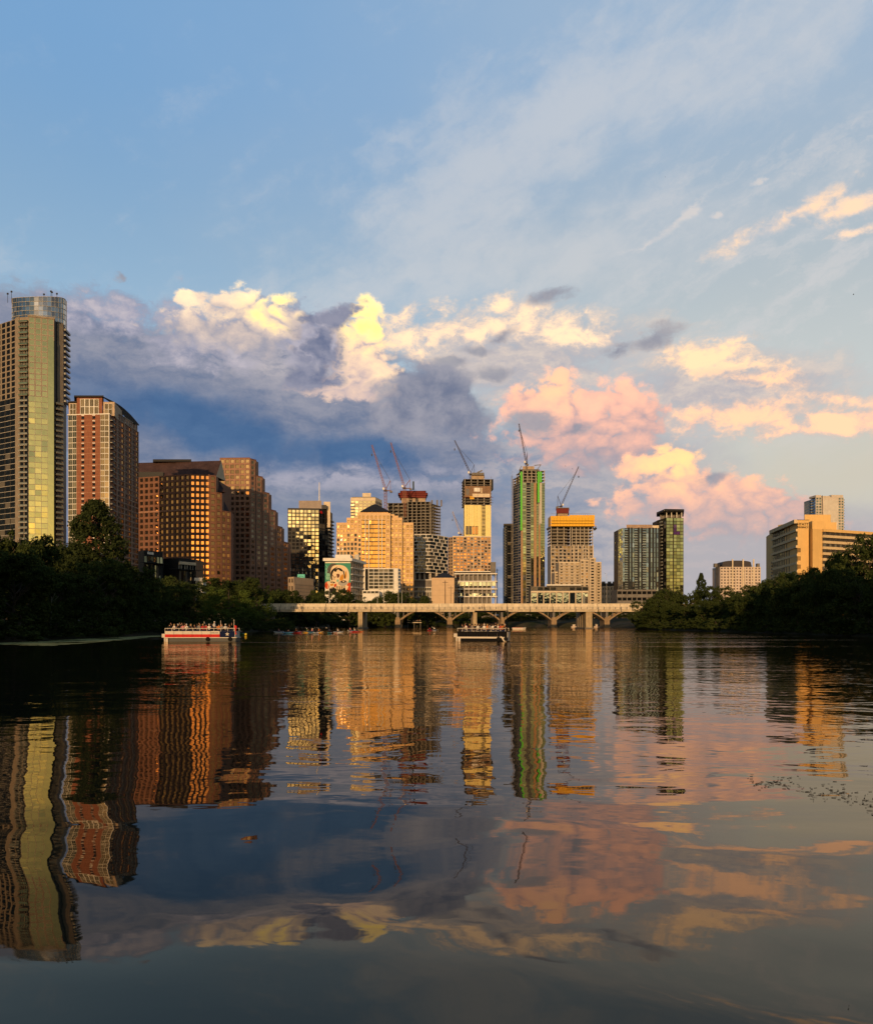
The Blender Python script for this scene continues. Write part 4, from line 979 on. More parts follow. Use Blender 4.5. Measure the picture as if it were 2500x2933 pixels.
def twin_glass():
    d = 760; B = Bld('dark_glass_tower', 'wide dark blue glass tower striped with pale vertical bands', 'tower', (X(1830, d), d+18, GZ))
    p0, p1, p2 = PT(1771, 775), PT(1783, 762), PT(1890, 764); z0 = GZ+12; zt = Z(1512, d); nr = 32; fh = (zt-z0)/nr
    B.p('tower_body', M_dark).prism([p0, p1, p2, (p2[0], 790), (p0[0], 795)], z0, zt)
    u, n, L = frame(p1, p2)
    cols = [(0.0, 0.05, 'b'), (0.05, 0.14, 'w'), (0.14, 0.19, 'd'), (0.19, 0.22, 'b'), (0.22, 0.26, 'd'), (0.26, 0.31, 'b'), (0.31, 0.40, 'w'), (0.40, 0.45, 'd'), (0.45, 0.49, 'b'), (0.49, 0.53, 'd'), (0.53, 0.63, 'w'), (0.63, 0.69, 'b'), (0.69, 0.75, 'd'), (0.75, 0.79, 'b'), (0.79, 0.84, 'd'), (0.84, 0.87, 'b'), (0.87, 0.91, 'd'), (0.91, 0.95, 'b'), (0.95, 1.0, 'd')]
    for a_, b_, k in cols:
        a = (p1[0]+u[0]*L*a_, p1[1]+u[1]*L*a_); b = (p1[0]+u[0]*L*b_, p1[1]+u[1]*L*b_)
        if k == 'd': B.p('dark_strip', M_dark).obox(a, u, n, 0.02, frame(a, b)[2]-0.02, 0, 0.45, z0, zt+0.6)
        elif k == 'b': B.curtain(a, b, z0, zt, 1, nr//2, W_blue, M_frame, None, vm=0.1, hm=0.18, jit=0.010)
        else:
            B.curtain(a, b, z0, zt, 1, nr, W_blue, M_dark, None, vm=0.3, hm=1.2, jit=0.010)
            B.balconies(a, b, z0+fh*2, nr-3, fh, 1.3, [M_dark, M_rail], 0.3, frame(a, b)[2]-0.3)
    B.curtain(p0, p1, z0, zt, 3, nr, W_blue, M_framel, None, vm=0.1, hm=0.2)
    B.p('penthouse', stone('penthouse_brown', (0.34, 0.24, 0.18), 0.15)).prism([PT(1794, 770), PT(1868, 770), PT(1868, 785), PT(1794, 785)], zt, Z(1499, d))
    m = MB(); m.prism([PT(1868.5, 768), PT(1887, 768), PT(1887, 780), PT(1868.5, 780)], zt, Z(1502, d)); m.build('roof_box', M_cream, B.root)
    B.p('base_column_band', M_conc).prism([PT(1780, 764), PT(1884, 764), PT(1884, 790), PT(1780, 790)], GZ, z0-0.4)
    B.curtain(PT(1785, 763.5), PT(1880, 763.5), GZ+3, z0-0.6, 9, 2, W_blue, M_cream, None, vm=0.6, hm=0.7)
    B.finish()
    B = Bld('gold_glass_tower', 'yellow glass tower with flat overhanging roof and purple window patch', 'tower', (X(1925, d), d+18, GZ))
    p0, p1, p2 = PT(1882, 778), PT(1908, 757), PT(1957, 759); z0 = GZ; zt = Z(1484, d); nr = 30; fh = (zt-z0)/nr
    B.p('tower_body', M_dark).prism([p0, p1, p2, (p2[0], 790), (p0[0], 795)], z0, zt)
    W_pur = pane_mesh('purple', [glass('glass_purple', (0.3, 0.14, 0.42), (0.06, 0.02, 0.10), base=0.12), M_frame], 0.05)
    B.curtain(p1, p2, z0, zt, 5, nr, lambda i, j: W_pur if (i, j) in ((2, nr-3), (2, nr-4), (2, nr-5), (3, nr-5)) else W_olive2, M_frame, M_frame, vm=0.12, hm=0.55, jit=0.006)
    u, n, L = frame(p1, p2); B.p('dark_rib', M_dark).obox(p1, u, n, L*0.38, L*0.43, 0.3, 0.5, z0, zt)
    B.curtain(p0, p1, z0, zt, 4, nr, W_dark, M_dark, None, vm=0.3, hm=0.5)
    B.balconies(p0, p1, z0+fh*2, nr-2, fh, 1.2, [M_framel, M_rail], 8, 13)
    for px in (1909, 1923, 1938, 1952): m = MB(); q = PT(px, 760); m.box(q[0]-0.3, q[0]+0.3, q[1], q[1]+0.6, zt, Z(1466, d)); m.build('roof_column', M_white, B.root)
    B.p('roof_room', M_concd).prism([PT(1890, 772), PT(1952, 768), PT(1952, 788), PT(1890, 790)], zt, Z(1467, d))
    m = MB(); m.prism([PT(1880, 776), PT(1904, 752), PT(1959, 754), PT(1957, 795), PT(1880, 795)], 0, 1); m.v = [(x, y, Z(1466, d) if z == 0 else Z(1461, d)) for x, y, z in m.v]; m.build('overhanging_roof', M_dark, B.root)
    B.finish()
    d = 720; B = Bld('parking_podium', 'dark low parking structure with slit openings at the foot of the dark glass tower', 'garage', (X(1815, d), d+10, GZ))
    a, b = PT(1767, 721), PT(1880, 720); zt = Z(1689, d)
    B.p('building_body', M_concd).prism([a, b, (b[0], 745), (a[0], 745)], GZ-2, zt)
    B.facade(a, b, GZ-2, zt, 8, 5, M_concd, W_dark, wf=0.85, hf=0.5, rec=0.6)
    B.finish()
W_olive2 = pane_mesh('olive2', [glass('glass_lime', (0.82, 0.74, 0.30), (0.03, 0.03, 0.008), base=0.5), M_frame], 0.04)

def barrel_block():
    d = 900; B = Bld('barrel_roof_apartments', 'pale apartment block with dark barrel vaulted roof above the right bank trees', 'apartment building', (X(2115, d), d+15, GZ))
    st = stone('pink_render', (0.55, 0.45, 0.38), 0.12); z0 = GZ
    p0, p1 = PT(2062, 900), PT(2178, 900); zt = Z(1624, d); nr = 18; fh = (zt-z0)/nr
    B.p('building_body', st).prism([p0, p1, (p1[0], 925), (p0[0], 925)], z0, zt)
    B.facade(p0, p1, z0, zt, 13, nr, st, W_dark, wf=0.45, hf=0.5, rec=0.3)
    u, n, L = frame(p0, p1)
    for k in (2.6, 4.7, 7.7, 9.6): B.balconies(p0, p1, z0+fh*2, nr-2, fh, 1.5, [M_white, st], L/13*k, L/13*(k+1), solid=True)
    for k in (0.30, 0.56, 0.82): B.p('pier', M_cream).obox(p0, u, n, L*k-0.7, L*k+0.7, 0.36, 1.3, z0, Z(1606, d)+1.5)
    B.p('dark_wing', M_concd).prism([PT(2049, 912), PT(2061, 902), PT(2061, 925), PT(2052, 928)], z0, Z(1615, d))
    for px in (2050, 2172): m = MB(); q = PT(px, 905); m.box(q[0]-1.5, q[0]+1.5, q[1], q[1]+4, zt, Z(1613, d)); m.build('corner_turret', M_concd, B.root)
    a, b = X(2071, d), X(2155, d); K_ = 10; vs = []; zc = Z(1618, d); h = Z(1605, d)-zc
    m = MB()
    for y in (903, 922):
        for i in range(K_+1): t = i/K_; m.v.append((a+(b-a)*(0.5-0.5*math.cos(math.pi*t)), y, zt+ (zc-zt) + h*min(1, math.sin(math.pi*t)**0.35)))
    for i in range(K_): m.f.append((i, i+1, K_+2+i, K_+1+i)); m.m.append(0)
    m.f.append(tuple(range(K_, -1, -1))); m.m.append(0); m.f.append(tuple(range(K_+1, 2*K_+2))); m.m.append(0)
    m.prism([(a, 902.5), (b, 902.5), (b, 922.5), (a, 922.5)], zt, zc); m.build('barrel_roof', plain('barrel_dark', (0.05, 0.045, 0.05), 0.5), B.root)
    B.finish()

def riverside_hotel():
    d = 470; B = Bld('riverside_hotel', 'yellow riverside hotel with dark window bands and rooftop lettering', 'hotel', (X(2360, d), d+25, GZ-3))
    st = stone('hotel_yellow', (0.68, 0.44, 0.17), 0.08, 0.15); lt = stone('hotel_band', (0.60, 0.46, 0.27), 0.10); z0 = GZ-3
    zt = Z(1492, d); q = PT(2284, 466); q1 = PT(2316, 467); lft = PT(2213, 520)
    # main slab: banded north side, blank sunlit end wall
    B.p('end_wall', st).prism([q, q1, (q1[0]+8, 512), (q[0]+9, 512)], z0, zt)
    B.p('slab_body', st).prism([lft, (q[0]-0.2, q[1]+0.3), (q[0]+8.5, 512), (lft[0]+8, 550)], z0, zt-0.6)
    u, n, L = frame(lft, q); nb = 11; fh = (zt-1.5-z0)/12
    for j in range(12):
        zz = zt-1.8-(j+1)*fh
        dep = 0.9 if j < 3 else 0.4
        m = MB(); m.obox(lft, u, n, 0 if j > 2 else -1, L+(0.0), 0, dep, zz, zz+fh*0.30); m.build('balcony_band', lt, B.root)
        B.window((lft[0]+u[0]*L*0.5+n[0]*.12, lft[1]+u[1]*L*0.5+n[1]*.12, zz+fh*0.65), u, n, L*0.98, fh*0.68, pane_mesh('band', [glass('glass_slate', (0.42, 0.47, 0.56), (0.02, 0.024, 0.032), base=0.10), M_frame], 0.01, 9), 'window_band', 0.001)
    m = MB(); m.obox(lft, u, n, -1.2, L, 0, 1.9, zt-1.9, zt+0.3); m.build('roof_fascia', lt, B.root)
    u2, n2, L2 = frame(q, q1)
    for j in range(3, 12):
        zz = zt-1.8-(j+1)*fh; m = MB()
        B.window((q[0]+u2[0]*1.0+n2[0]*.03, q[1]+u2[1]*1.0+n2[1]*.03, zz+fh*0.7), u2, n2, 1.7, fh*0.5, W_bronze, 'corner_window', 0.003)
    for k in range(16): m = MB(); zz = z0+6+k*2.1; m.obox(lft, u, n, -2.6, -1.3, -6, 0.5, zz, zz+0.9); m.build('rear_balcony', M_concd, B.root)
    # dark slot then the second wing
    w0, w1 = PT(2317, 474), PT(2334, 474); B.p('dark_slot', M_frame).prism([PT(2316, 475), PT(2330, 475), (w1[0], 510), (w0[0], 510)], z0, zt-1.0)
    B.p('wing_end', st).prism([PT(2326, 470), PT(2361, 471), (X(2361, 471), 500), (X(2328, 472), 500)], z0, zt)
    B.p('tower_top', st).prism([PT(2304, 490), PT(2379, 490), PT(2379, 512), PT(2308, 512)], zt-2, Z(1474, 490)); B.p('tower_step', st).prism([PT(2361, 480), PT(2396, 480), PT(2396, 510), PT(2361, 510)], z0, Z(1496, 480))
    zw = Z(1514, 462); a, b = PT(2327, 463), PT(2570, 492); lw = B.p('long_wing', st)
    lw.prism([a, PT(2354, 466), (X(2354, 466)+4, 500), (a[0]+4, 500)], z0, zw)
    c = PT(2354, 466.2); u, n, L = frame(c, b)
    B.p('long_wing', st).prism([(c[0]+0.1, c[1]+0.3), b, (b[0], 520), (c[0]+4, 500)], z0, zw-0.02)
    fh2 = 3.35
    for j in range(11):
        zz = zw-1.4-(j+1)*fh2; m = MB(); m.obox(c, u, n, 0, L, 0, 1.2, zz, zz+fh2*0.45); m.build('balcony_band', lt, B.root)
        B.window((c[0]+u[0]*L*0.5+n[0]*.1, c[1]+u[1]*L*0.5+n[1]*.1, zz+fh2*0.72), u, n, L*0.99, fh2*0.54, pane_mesh('bandb', [G_brown, M_frame], 0.006, 14), 'window_band', 0.001)
    m = MB(); m.obox(c, u, n, 0, L, 0, 1.4, zw-1.4, zw+0.25); m.build('roof_fascia', st, B.root)
    u, n, L = frame(q, q1)
    B.p('roof_edge', M_frame).obox(q, u, n, -0.3, L+0.2, -0.4, 0.25, zt, zt+0.25)
    B.p('plant_room', lt).prism([PT(2228, 505), PT(2246, 500), PT(2246, 512), PT(2228, 515)], zt-0.6, Z(1501, 500))
    # lettering
    for txt, py, h in (('HYATT', 1502, 1.62), ('REGENCY', 1509.5, 1.05)):
        cu = bpy.data.curves.new('lettering', 'FONT'); cu.body = txt; cu.size = h*1.35; cu.extrude = 0.06; cu.align_x = 'RIGHT'; cu.offset = 0.03
        tmp = bpy.data.objects.new('lettering_tmp', cu); COL.objects.link(tmp)
        me = bpy.data.meshes.new_from_object(tmp.evaluated_get(bpy.context.evaluated_depsgraph_get())); bpy.data.objects.remove(tmp)
        me.materials.clear(); me.materials.append(plain('letter_bronze', (0.035, 0.022, 0.012), 0.5))
        w = max(v.co.x for v in me.vertices)-min(v.co.x for v in me.vertices); sx = (6.9 if txt == 'HYATT' else 6.9)/w
        o = link('lettering', me, B.root); o.scale = (sx, 1, 1)
        p = (q[0]+u[0]*(L-0.35)+n[0]*0.12, q[1]+u[1]*(L-0.35)+n[1]*0.12); o.location = (p[0]-B.loc[0], p[1]-B.loc[1], Z(py, 466)-0.6-B.loc[2]); o.rotation_euler = (math.pi/2, 0, math.atan2(u[1], u[0]))
    B.finish()
    d = 900; B = Bld('grey_white_tower', 'pale grey ribbed tower rising behind the yellow riverside hotel', 'tower', (X(2370, d), d+15, GZ))
    p0, p1, p2 = PT(2322, 918), PT(2336, 900), PT(2416, 902); z0 = GZ; zt = Z(1424, d); nr = 44; fh = (zt-z0)/nr; z0v = Z(1540, d)
    st = stone('pale_concrete', (0.52, 0.46, 0.40), 0.12)
    B.p('tower_body', st).prism([p0, p1, p2, (p2[0], 930), (p0[0], 935)], z0, zt)
    B.curtain(p0, p1, z0, zt, 2, nr, W_blue, M_framel, None, vm=0.2, hm=0.6); B.balconies(p0, p1, z0, nr, fh, 2.0, [M_conc, M_rail], 0.5, 7)
    u, n, L = frame(p1, p2)
    B.p('dark_slot', M_frame).obox(p1, u, n, L*0.22, L*0.245, 0, 0.15, z0, zt+2)
    for k in range(16): s_ = L*(0.29+0.032*k); B.p('rib', M_white).obox(p1, u, n, s_, s_+0.45, 0, 0.6, z0, zt-3)
    B.facade(p1, (p1[0]+u[0]*L*0.21, p1[1]+u[1]*L*0.21), z0, zt, 2, nr, st, W_cream, wf=0.7, hf=0.7, rec=0.2)
    B.facade((p1[0]+u[0]*L*0.80, p1[1]+u[1]*L*0.80), p2, z0, zt, 2, nr, st, W_cream, wf=0.66, hf=0.66, rec=0.2)
    B.balconies(p1, p2, z0, nr-12, fh, 1.4, [M_concd, M_rail], L*0.80, L*0.88); B.balconies(p2, (p2[0]+0.6, p2[1]+20), z0, nr, fh, 1.4, [M_white, M_rail], 1, 8)
    for a_, b_, y0 in ((0.0, 0.2, 1418), (0.24, 0.52, 1420), (0.56, 0.98, 1417)): m = MB(); m.obox(p1, u, n, L*a_, L*b_, -14, 0.1, zt+0.02, Z(y0, d)); m.build('roof_screen', st, B.root)
    B.finish()

def mural_hotel():
    d = 640; B = Bld('mural_hotel', 'white hotel block with a huge painted face mural on its end wall', 'hotel', (X(1000, d), d+20, GZ-3))
    z0 = GZ-3; a, b = PT(931, 640), PT(1004, 640); zt = Z(1608, d)
    c = PT(1042, 672); dd = PT(970, 690)
    B.p('building_body', M_white).prism([a, b, c, dd], z0, zt)
    m = MB(); ov = [PT(925, 636), PT(1008, 636), (c[0]+2, c[1]+1), (dd[0]-2, dd[1]+2)]; m.prism(ov, zt, zt+2.3); m.build('roof_slab', M_white, B.root)
    m = MB(); m.prism([PT(960, 650), PT(1004, 650), PT(1010, 665), PT(966, 668)], zt+2.3, zt+6.2); m.build('roof_room', M_white, B.root)
    m = MB(); m.prism([PT(1016, 660), PT(1028, 660), PT(1030, 668), PT(1018, 668)], zt+2.3, zt+7.2); m.build('roof_unit', M_framel, B.root)
    u, n, L = frame(b, c); nr = 9; fh = (zt-z0-2)/nr
    for j in range(nr): 
        m = MB(); m.obox(b, u, n, 0.5, L, 0, 1.6, z0+2+j*fh-0.2, z0+2+j*fh+0.2); m.build('gallery_slab', M_white, B.root)
        for k in range(6): s_ = L*(k+0.55)/6; B.window((b[0]+u[0]*s_+n[0]*.1, b[1]+u[1]*s_+n[1]*.1, z0+2+(j+0.5)*fh), u, n, L/6*0.82, fh*0.82, pane_mesh('lattice', [glass('glass_lattice', (0.6, 0.5, 0.4), (0.07, 0.06, 0.055), base=0.15), M_framel], 0.1, 3), 'window', 0.004)
    # rear wing with rounded window grid
    w0, w1, w2 = PT(1056, 668), PT(1140, 668), PT(1146, 678); zw = Z(1628, 668)
    B.p('wing_body', M_white).prism([PT(1040, 669), w0, w1, w2, (w2[0], 690), (X(1040, 669), 690)], z0, zw)
    wx0, wx1 = PT(1056, 667.6), PT(1127, 667.6); nc, nrw = 5, 6; zb = Z(1687, 667); zt2 = Z(1629.5, 667)
    u, n, L = frame(wx0, wx1); ph = (zt2-zb)/nrw; pw = L/nc
    rw = MB(); K_ = 4; pts = []
    for cx_, cz_, t0 in ((0.34, 0.30, 0), (-0.34, 0.30, 90), (-0.38, -0.40, 180), (0.38, -0.40, 270)):
        rx_, rz_ = (0.16, 0.20) if t0 < 180 else (0.12, 0.10)
        for i in range(K_): t = math.radians(t0+90*i/(K_-1)); pts.append((cx_+rx_*math.cos(t), cz_+rz_*math.sin(t)))
    rw.v = [(x, -0.05, z) for x, z in pts]; rw.f = [tuple(range(len(pts)))]; rw.m = [0]; rme = rw.mesh('window', [G_dark])
    fm = B.p('window_screen', M_white)
    for i in range(nc):
        for j in range(nrw):
            B.window((wx0[0]+u[0]*pw*(i+0.5)+n[0]*0.1, wx0[1]+u[1]*pw*(i+0.5)+n[1]*0.1, zb+ph*(j+0.5)), u, n, pw*0.86, ph*0.84, rme, 'rounded_window', 0.002)
    for i in range(nc+1): fm.obox(wx0, u, n, pw*i-0.18, pw*i+0.18, 0, 0.8, zb-0.6, zt2+0.4)
    for j in range(nrw+1): fm.obox(wx0, u, n, -0.1, L+0.1, 0, 0.6, zb+ph*j-0.22, zb+ph*j+0.22)
    B.p('dark_glazing', G_dark).prism([PT(1046, 668.0), PT(1054, 667.5), PT(1054, 667.9), PT(1046, 668.3)], zb-2, zt2)
    for j in range(nrw): m = MB(); a_ = PT(1139, 666.5); m.box(a_[0]+0.8, a_[0]+2.2, a_[1]-0.8, a_[1]+5, zb+ph*j, zb+ph*j+0.5); m.build('side_balcony', M_white, B.root)
    m = MB(); m.prism([PT(1038, 655), PT(1086, 655), PT(1086, 668), PT(1038, 668)], z0, Z(1691, 655)); m.build('entrance_block', M_white, B.root)
    B.curtain(PT(1039, 654.8), PT(1085, 654.8), Z(1700, 655), Z(1693, 655), 4, 1, W_dark, M_white, None, vm=0.5, hm=0.3)
    # the mural, painted flat on the end wall: shapes in unit coordinates (x 0..1, y 0 top .. 1 bottom)
    u, n, L = frame(a, b); zm0, zm1 = Z(1706, d), Z(1613, d)
    cols = {'teal': (0.05, 0.26, 0.19), 'cream': (0.72, 0.56, 0.36), 'black': (0.015, 0.014, 0.014), 'orange': (0.55, 0.24, 0.03), 'red': (0.52, 0.07, 0.02), 'grey': (0.36, 0.33, 0.29), 'brown': (0.13, 0.05, 0.03), 'mint': (0.22, 0.45, 0.34), 'dgrey': (0.09, 0.085, 0.08)}
    lay = [0]
    def blob(c_, pts, smooth=True):
        P = pts
        if smooth:
            for _ in range(2):
                Q = []
                for i in range(len(P)):
                    p, q = P[i], P[(i+1) % len(P)]; Q += [(p[0]*.75+q[0]*.25, p[1]*.75+q[1]*.25), (p[0]*.25+q[0]*.75, p[1]*.25+q[1]*.75)]
                P = Q
        lay[0] += 1; dn = 0.05+lay[0]*0.006; m = MB()
        m.v = [(a[0]+u[0]*L*x+n[0]*dn, a[1]+u[1]*L*x+n[1]*dn, zm1+(zm0-zm1)*y) for x, y in P]; m.f = [tuple(range(len(P)))[::-1]]; m.m = [0]
        o = m.build('mural_shape', plain('mural_'+c_, cols[c_], 0.7), B.root)
        if abs(o.data.polygons[0].normal.dot(Vector((n[0], n[1], 0)))) < 0.5: pass
    def stroke(c_, pts, w):
        for p, q in zip(pts[:-1], pts[1:]):
            dx, dy = q[0]-p[0], q[1]-p[1]; l = math.hypot(dx, dy) or 1; ox, oy = -dy/l*w/2, dx/l*w/2
            blob(c_, [(p[0]+ox, p[1]+oy), (q[0]+ox, q[1]+oy), (q[0]-ox, q[1]-oy), (p[0]-ox, p[1]-oy)], False)
    blob('teal', [(0.0, 0.0), (1, 0.0), (1, 0.62), (0.0, 0.62)], False)
    blob('dgrey', [(0.22, 0.0), (0.5, 0.02), (0.3, 0.3), (0.1, 0.4), (0.06, 0.2)])
    for k in range(3): stroke('mint', [(0.02, 0.05+k*0.10), (0.10, 0.14+k*0.10), (0.02, 0.22+k*0.10)], 0.02)
    for cx_, cy_ in ((0.12, 0.36), (0.10, 0.46)): blob('mint', [(cx_-0.07, cy_-0.05), (cx_+0.07, cy_-0.05), (cx_+0.07, cy_+0.05), (cx_-0.07, cy_+0.05)])
    blob('red', [(0.0, 0.58), (0.16, 0.56), (0.16, 0.80), (0.0, 0.80)]); blob('red', [(0.80, 0.62), (1.0, 0.60), (1.0, 0.98), (0.82, 0.98)], False)
    blob('black', [(0.08, 0.74), (0.9, 0.72), (0.84, 1.0), (0.30, 1.0)])
    blob('cream', [(0.26, 0.10), (0.45, 0.05), (0.68, 0.06), (0.86, 0.14), (0.95, 0.30), (0.96, 0.50), (0.88, 0.66), (0.72, 0.80), (0.50, 0.84), (0.30, 0.72), (0.20, 0.55), (0.20, 0.30)])
    blob('black', [(0.44, 0.13), (0.52, 0.10), (0.33, 0.24), (0.27, 0.40), (0.30, 0.56), (0.22, 0.50), (0.20, 0.30), (0.30, 0.18)])
    blob('black', [(0.34, 0.22), (0.50, 0.14), (0.62, 0.16), (0.72, 0.24), (0.66, 0.27), (0.52, 0.20), (0.40, 0.29)])
    blob('cream', [(0.46, 0.20), (0.56, 0.20), (0.58, 0.26), (0.46, 0.27)]); blob('brown', [(0.44, 0.33), (0.56, 0.33), (0.58, 0.40), (0.50, 0.48), (0.46, 0.40)])
    blob('orange', [(0.62, 0.38), (0.72, 0.32), (0.74, 0.50), (0.62, 0.56), (0.56, 0.50)]); blob('orange', [(0.80, 0.22), (0.86, 0.30), (0.82, 0.50), (0.78, 0.46)])
    stroke('black', [(0.72, 0.24), (0.76, 0.36), (0.77, 0.48)], 0.045); stroke('brown', [(0.28, 0.36), (0.36, 0.44), (0.44, 0.42)], 0.02); stroke('brown', [(0.36, 0.44), (0.36, 0.52)], 0.02)
    blob('cream', [(0.06, 0.56), (0.20, 0.56), (0.34, 0.60), (0.40, 0.68), (0.26, 0.74), (0.12, 0.68)])
    blob('black', [(0.18, 0.58), (0.32, 0.56), (0.42, 0.61), (0.30, 0.63)]); blob('cream', [(0.26, 0.585), (0.31, 0.58), (0.33, 0.60), (0.28, 0.61)])
    blob('orange', [(0.20, 0.64), (0.36, 0.64), (0.30, 0.71), (0.20, 0.70)]); blob('red', [(0.34, 0.66), (0.46, 0.62), (0.44, 0.72), (0.36, 0.76)])
    blob('mint', [(0.44, 0.52), (0.53, 0.49), (0.55, 0.56), (0.47, 0.60)]); blob('grey', [(0.50, 0.58), (0.70, 0.54), (0.90, 0.56), (0.86, 0.68), (0.66, 0.72), (0.52, 0.66)])
    blob('black', [(0.58, 0.57), (0.70, 0.53), (0.84, 0.54), (0.80, 0.60), (0.68, 0.62)]); blob('cream', [(0.68, 0.56), (0.75, 0.55), (0.77, 0.58), (0.70, 0.595)])
    for k in range(6): stroke('black', [(0.46+k*0.065, 0.72+abs(k-2.5)*-0.006), (0.44+k*0.07, 0.82)], 0.028)
    for k in range(4): stroke('cream', [(0.14+k*0.05, 0.66+k*0.02), (0.10+k*0.06, 0.78)], 0.025)
    blob('cream', [(0.52, 0.84), (0.66, 0.83), (0.72, 0.92), (0.64, 0.99), (0.54, 0.97)]); blob('cream', [(0.42, 0.82), (0.52, 0.84), (0.54, 0.90), (0.44, 0.90)]); blob('cream', [(0.72, 0.90), (0.82, 0.94), (0.76, 1.0), (0.68, 0.98)])
    for k in range(4): blob('cream', [(0.80+k*0.03, 0.66+k*0.02), (0.88+k*0.02, 0.70), (0.84, 0.80+k*0.02), (0.78, 0.78)])
    B.finish()
    # low neighbours
    d = 610; B = Bld('low_tan_garage', 'low tan parking garage with small windows below the dark hotel tower', 'garage', (X(860, d), d+12, GZ))
    st = stone('garage_tan', (0.40, 0.31, 0.23), 0.15); a, b, c = PT(826, 616), PT(842, 612), PT(898, 640); zt = Z(1652, d)
    B.p('building_body', st).prism([a, b, c, (a[0]+4, 650)], z0, zt)
    B.facade(a, b, z0+6, zt, 2, 5, st, W_dark, wf=0.5, hf=0.55, rec=0.3); u, n, L = frame(b, c)
    B.p('side_panel', stone('garage_panel', (0.34, 0.26, 0.19), 0.15)).obox(b, u, n, 0.4, L, 0, 0.3, z0, zt-5)
    for j in range(6): B.p('panel_line', M_concd).obox(b, u, n, 0.4, L, 0.3, 0.34, zt-6-j*2.6, zt-5.7-j*2.6)
    B.finish()
    d = 640; B = Bld('teal_rooftop_sign', 'small teal rooftop sign on posts below the dark hotel tower', 'sign', (X(863, d), d, GZ))
    m = MB(); q0, q1 = PT(852, d), PT(873, d); m.prism([q0, q1, (q1[0], d+0.6), (q0[0], d+0.6)], Z(1659, d), Z(1645, d)); m.build('sign_panel', M_tealsign, B.root)
    m = MB(); K_ = 8
    for i in range(K_): 
        t0, t1 = math.pi*i/K_, math.pi*(i+1)/K_; cx_ = (q0[0]+q1[0])/2; zc_ = Z(1656, d)
        m.beam((cx_-2.1*math.cos(t0), d-0.12, zc_+1.6*math.sin(t0)), (cx_-2.1*math.cos(t1), d-0.12, zc_+1.6*math.sin(t1)), 0.2)
    m.build('sign_arch', plain('sign_dark_teal', (0.02, 0.16, 0.15), 0.5), B.root)
    for px in (855, 870): m = MB(); q = PT(px, d+0.8); m.beam((*q, GZ), (*q, Z(1646, d)), 0.2); m.build('post', M_dark, B.root)
    B.finish()

def bank_pavilions():
    d = 400; B = Bld('dark_glass_pavilion', 'dark glass pavilion with white rooftop sign among the left bank trees', 'building', (X(433, d), d+12, GZ-3))
    z0 = GZ-3; a, b = PT(412, 398), PT(466, 408); zt = Z(1577, d)
    B.p('building_body', M_dark).prism([PT(396, 404), a, b, PT(470, 425), PT(400, 425)], z0, zt)
    u, n, L = frame(a, b)
    B.curtain(a, b, Z(1612, d), zt-2.6, 6, 1, W_cream, M_dark, None, vm=0.35, hm=0.3, jit=0.05)
    B.curtain(a, b, z0, Z(1613.5, d), 9, 2, lambda i, j: W_cream if i % 2 else W_dark, M_dark, None, vm=0.3, hm=0.4, jit=0.04)
    m = MB(); m.obox(a, u, n, -2, L+1.5, 0, 2.2, Z(1613.4, d), Z(1612.2, d)); m.build('canopy', M_dark, B.root)
    m = MB(); m.obox(a, u, n, L*0.26, L*0.47, 0.4, 0.6, zt-1.9, zt-0.7); m.build('sign_board', M_white, B.root)
    m = MB(); m.lathe([(0.75, 0), (0.75, 0.15)], 14); me = m.mesh('sign_disc', [M_white]); o = link('sign_disc', me, B.root)
    c = (a[0]+u[0]*L*0.20+n[0]*.5, a[1]+u[1]*L*0.20+n[1]*.5, zt-1.2); o.location = tuple(c[i]-B.loc[i] for i in range(3)); o.rotation_euler = (math.pi/2, 0, math.atan2(u[1], u[0]))
    B.finish()
    d = 420; B = Bld('low_glass_lobby', 'low glass lobby with pale band under a dark canopy among the trees', 'building', (X(520, d), d+12, GZ-3))
    a, b, c = PT(467, 424), PT(512, 420), PT(560, 430); zt = Z(1598, d)
    B.p('building_body', M_dark).prism([a, b, c, (c[0], 445), (a[0], 445)], z0, zt)
    u, n, L = frame(b, c)
    B.curtain(b, c, Z(1630, d), Z(1616, d), 6, 1, W_dark, M_framel, None, vm=0.2, hm=0.2)
    m = MB(); m.obox(b, u, n, 0, L*0.96, 0.1, 0.8, Z(1616, d), Z(1608, d)); m.build('pale_band', M_cream, B.root)
    B.curtain(b, c, z0, Z(1631.5, d), 8, 2, lambda i, j: W_cream if (i+j) % 3 == 0 else W_dark, M_dark, None, vm=0.25, hm=0.3, jit=0.04)
    m = MB(); m.obox(b, u, n, -8, L+3.5, 0, 2.0, Z(1631.2, d), Z(1630.2, d)); m.build('canopy', M_dark, B.root)
    B.finish()
    d = 430; B = Bld('white_riverside_kiosk', 'small white kiosk with shallow roof at the foot of the brown granite block', 'building', (X(570, d), d+4, GZ-4))
    a, b = PT(556, d), PT(582, d); zt = Z(1664, d)
    B.p('wall', M_white).prism([a, b, (b[0], d+6), (a[0], d+6)], GZ-4, zt)
    m = MB(); m.prism([PT(555, d-1), PT(583, d-1), PT(583, d+7), PT(555, d+7)], zt, zt+1.6); m.build('roof', M_white, B.root)
    B.curtain(PT(557, d-0.05), PT(572, d-0.05), GZ-3, zt-0.6, 3, 1, W_dark, M_white, None, vm=0.2, hm=0.2)
    B.finish()

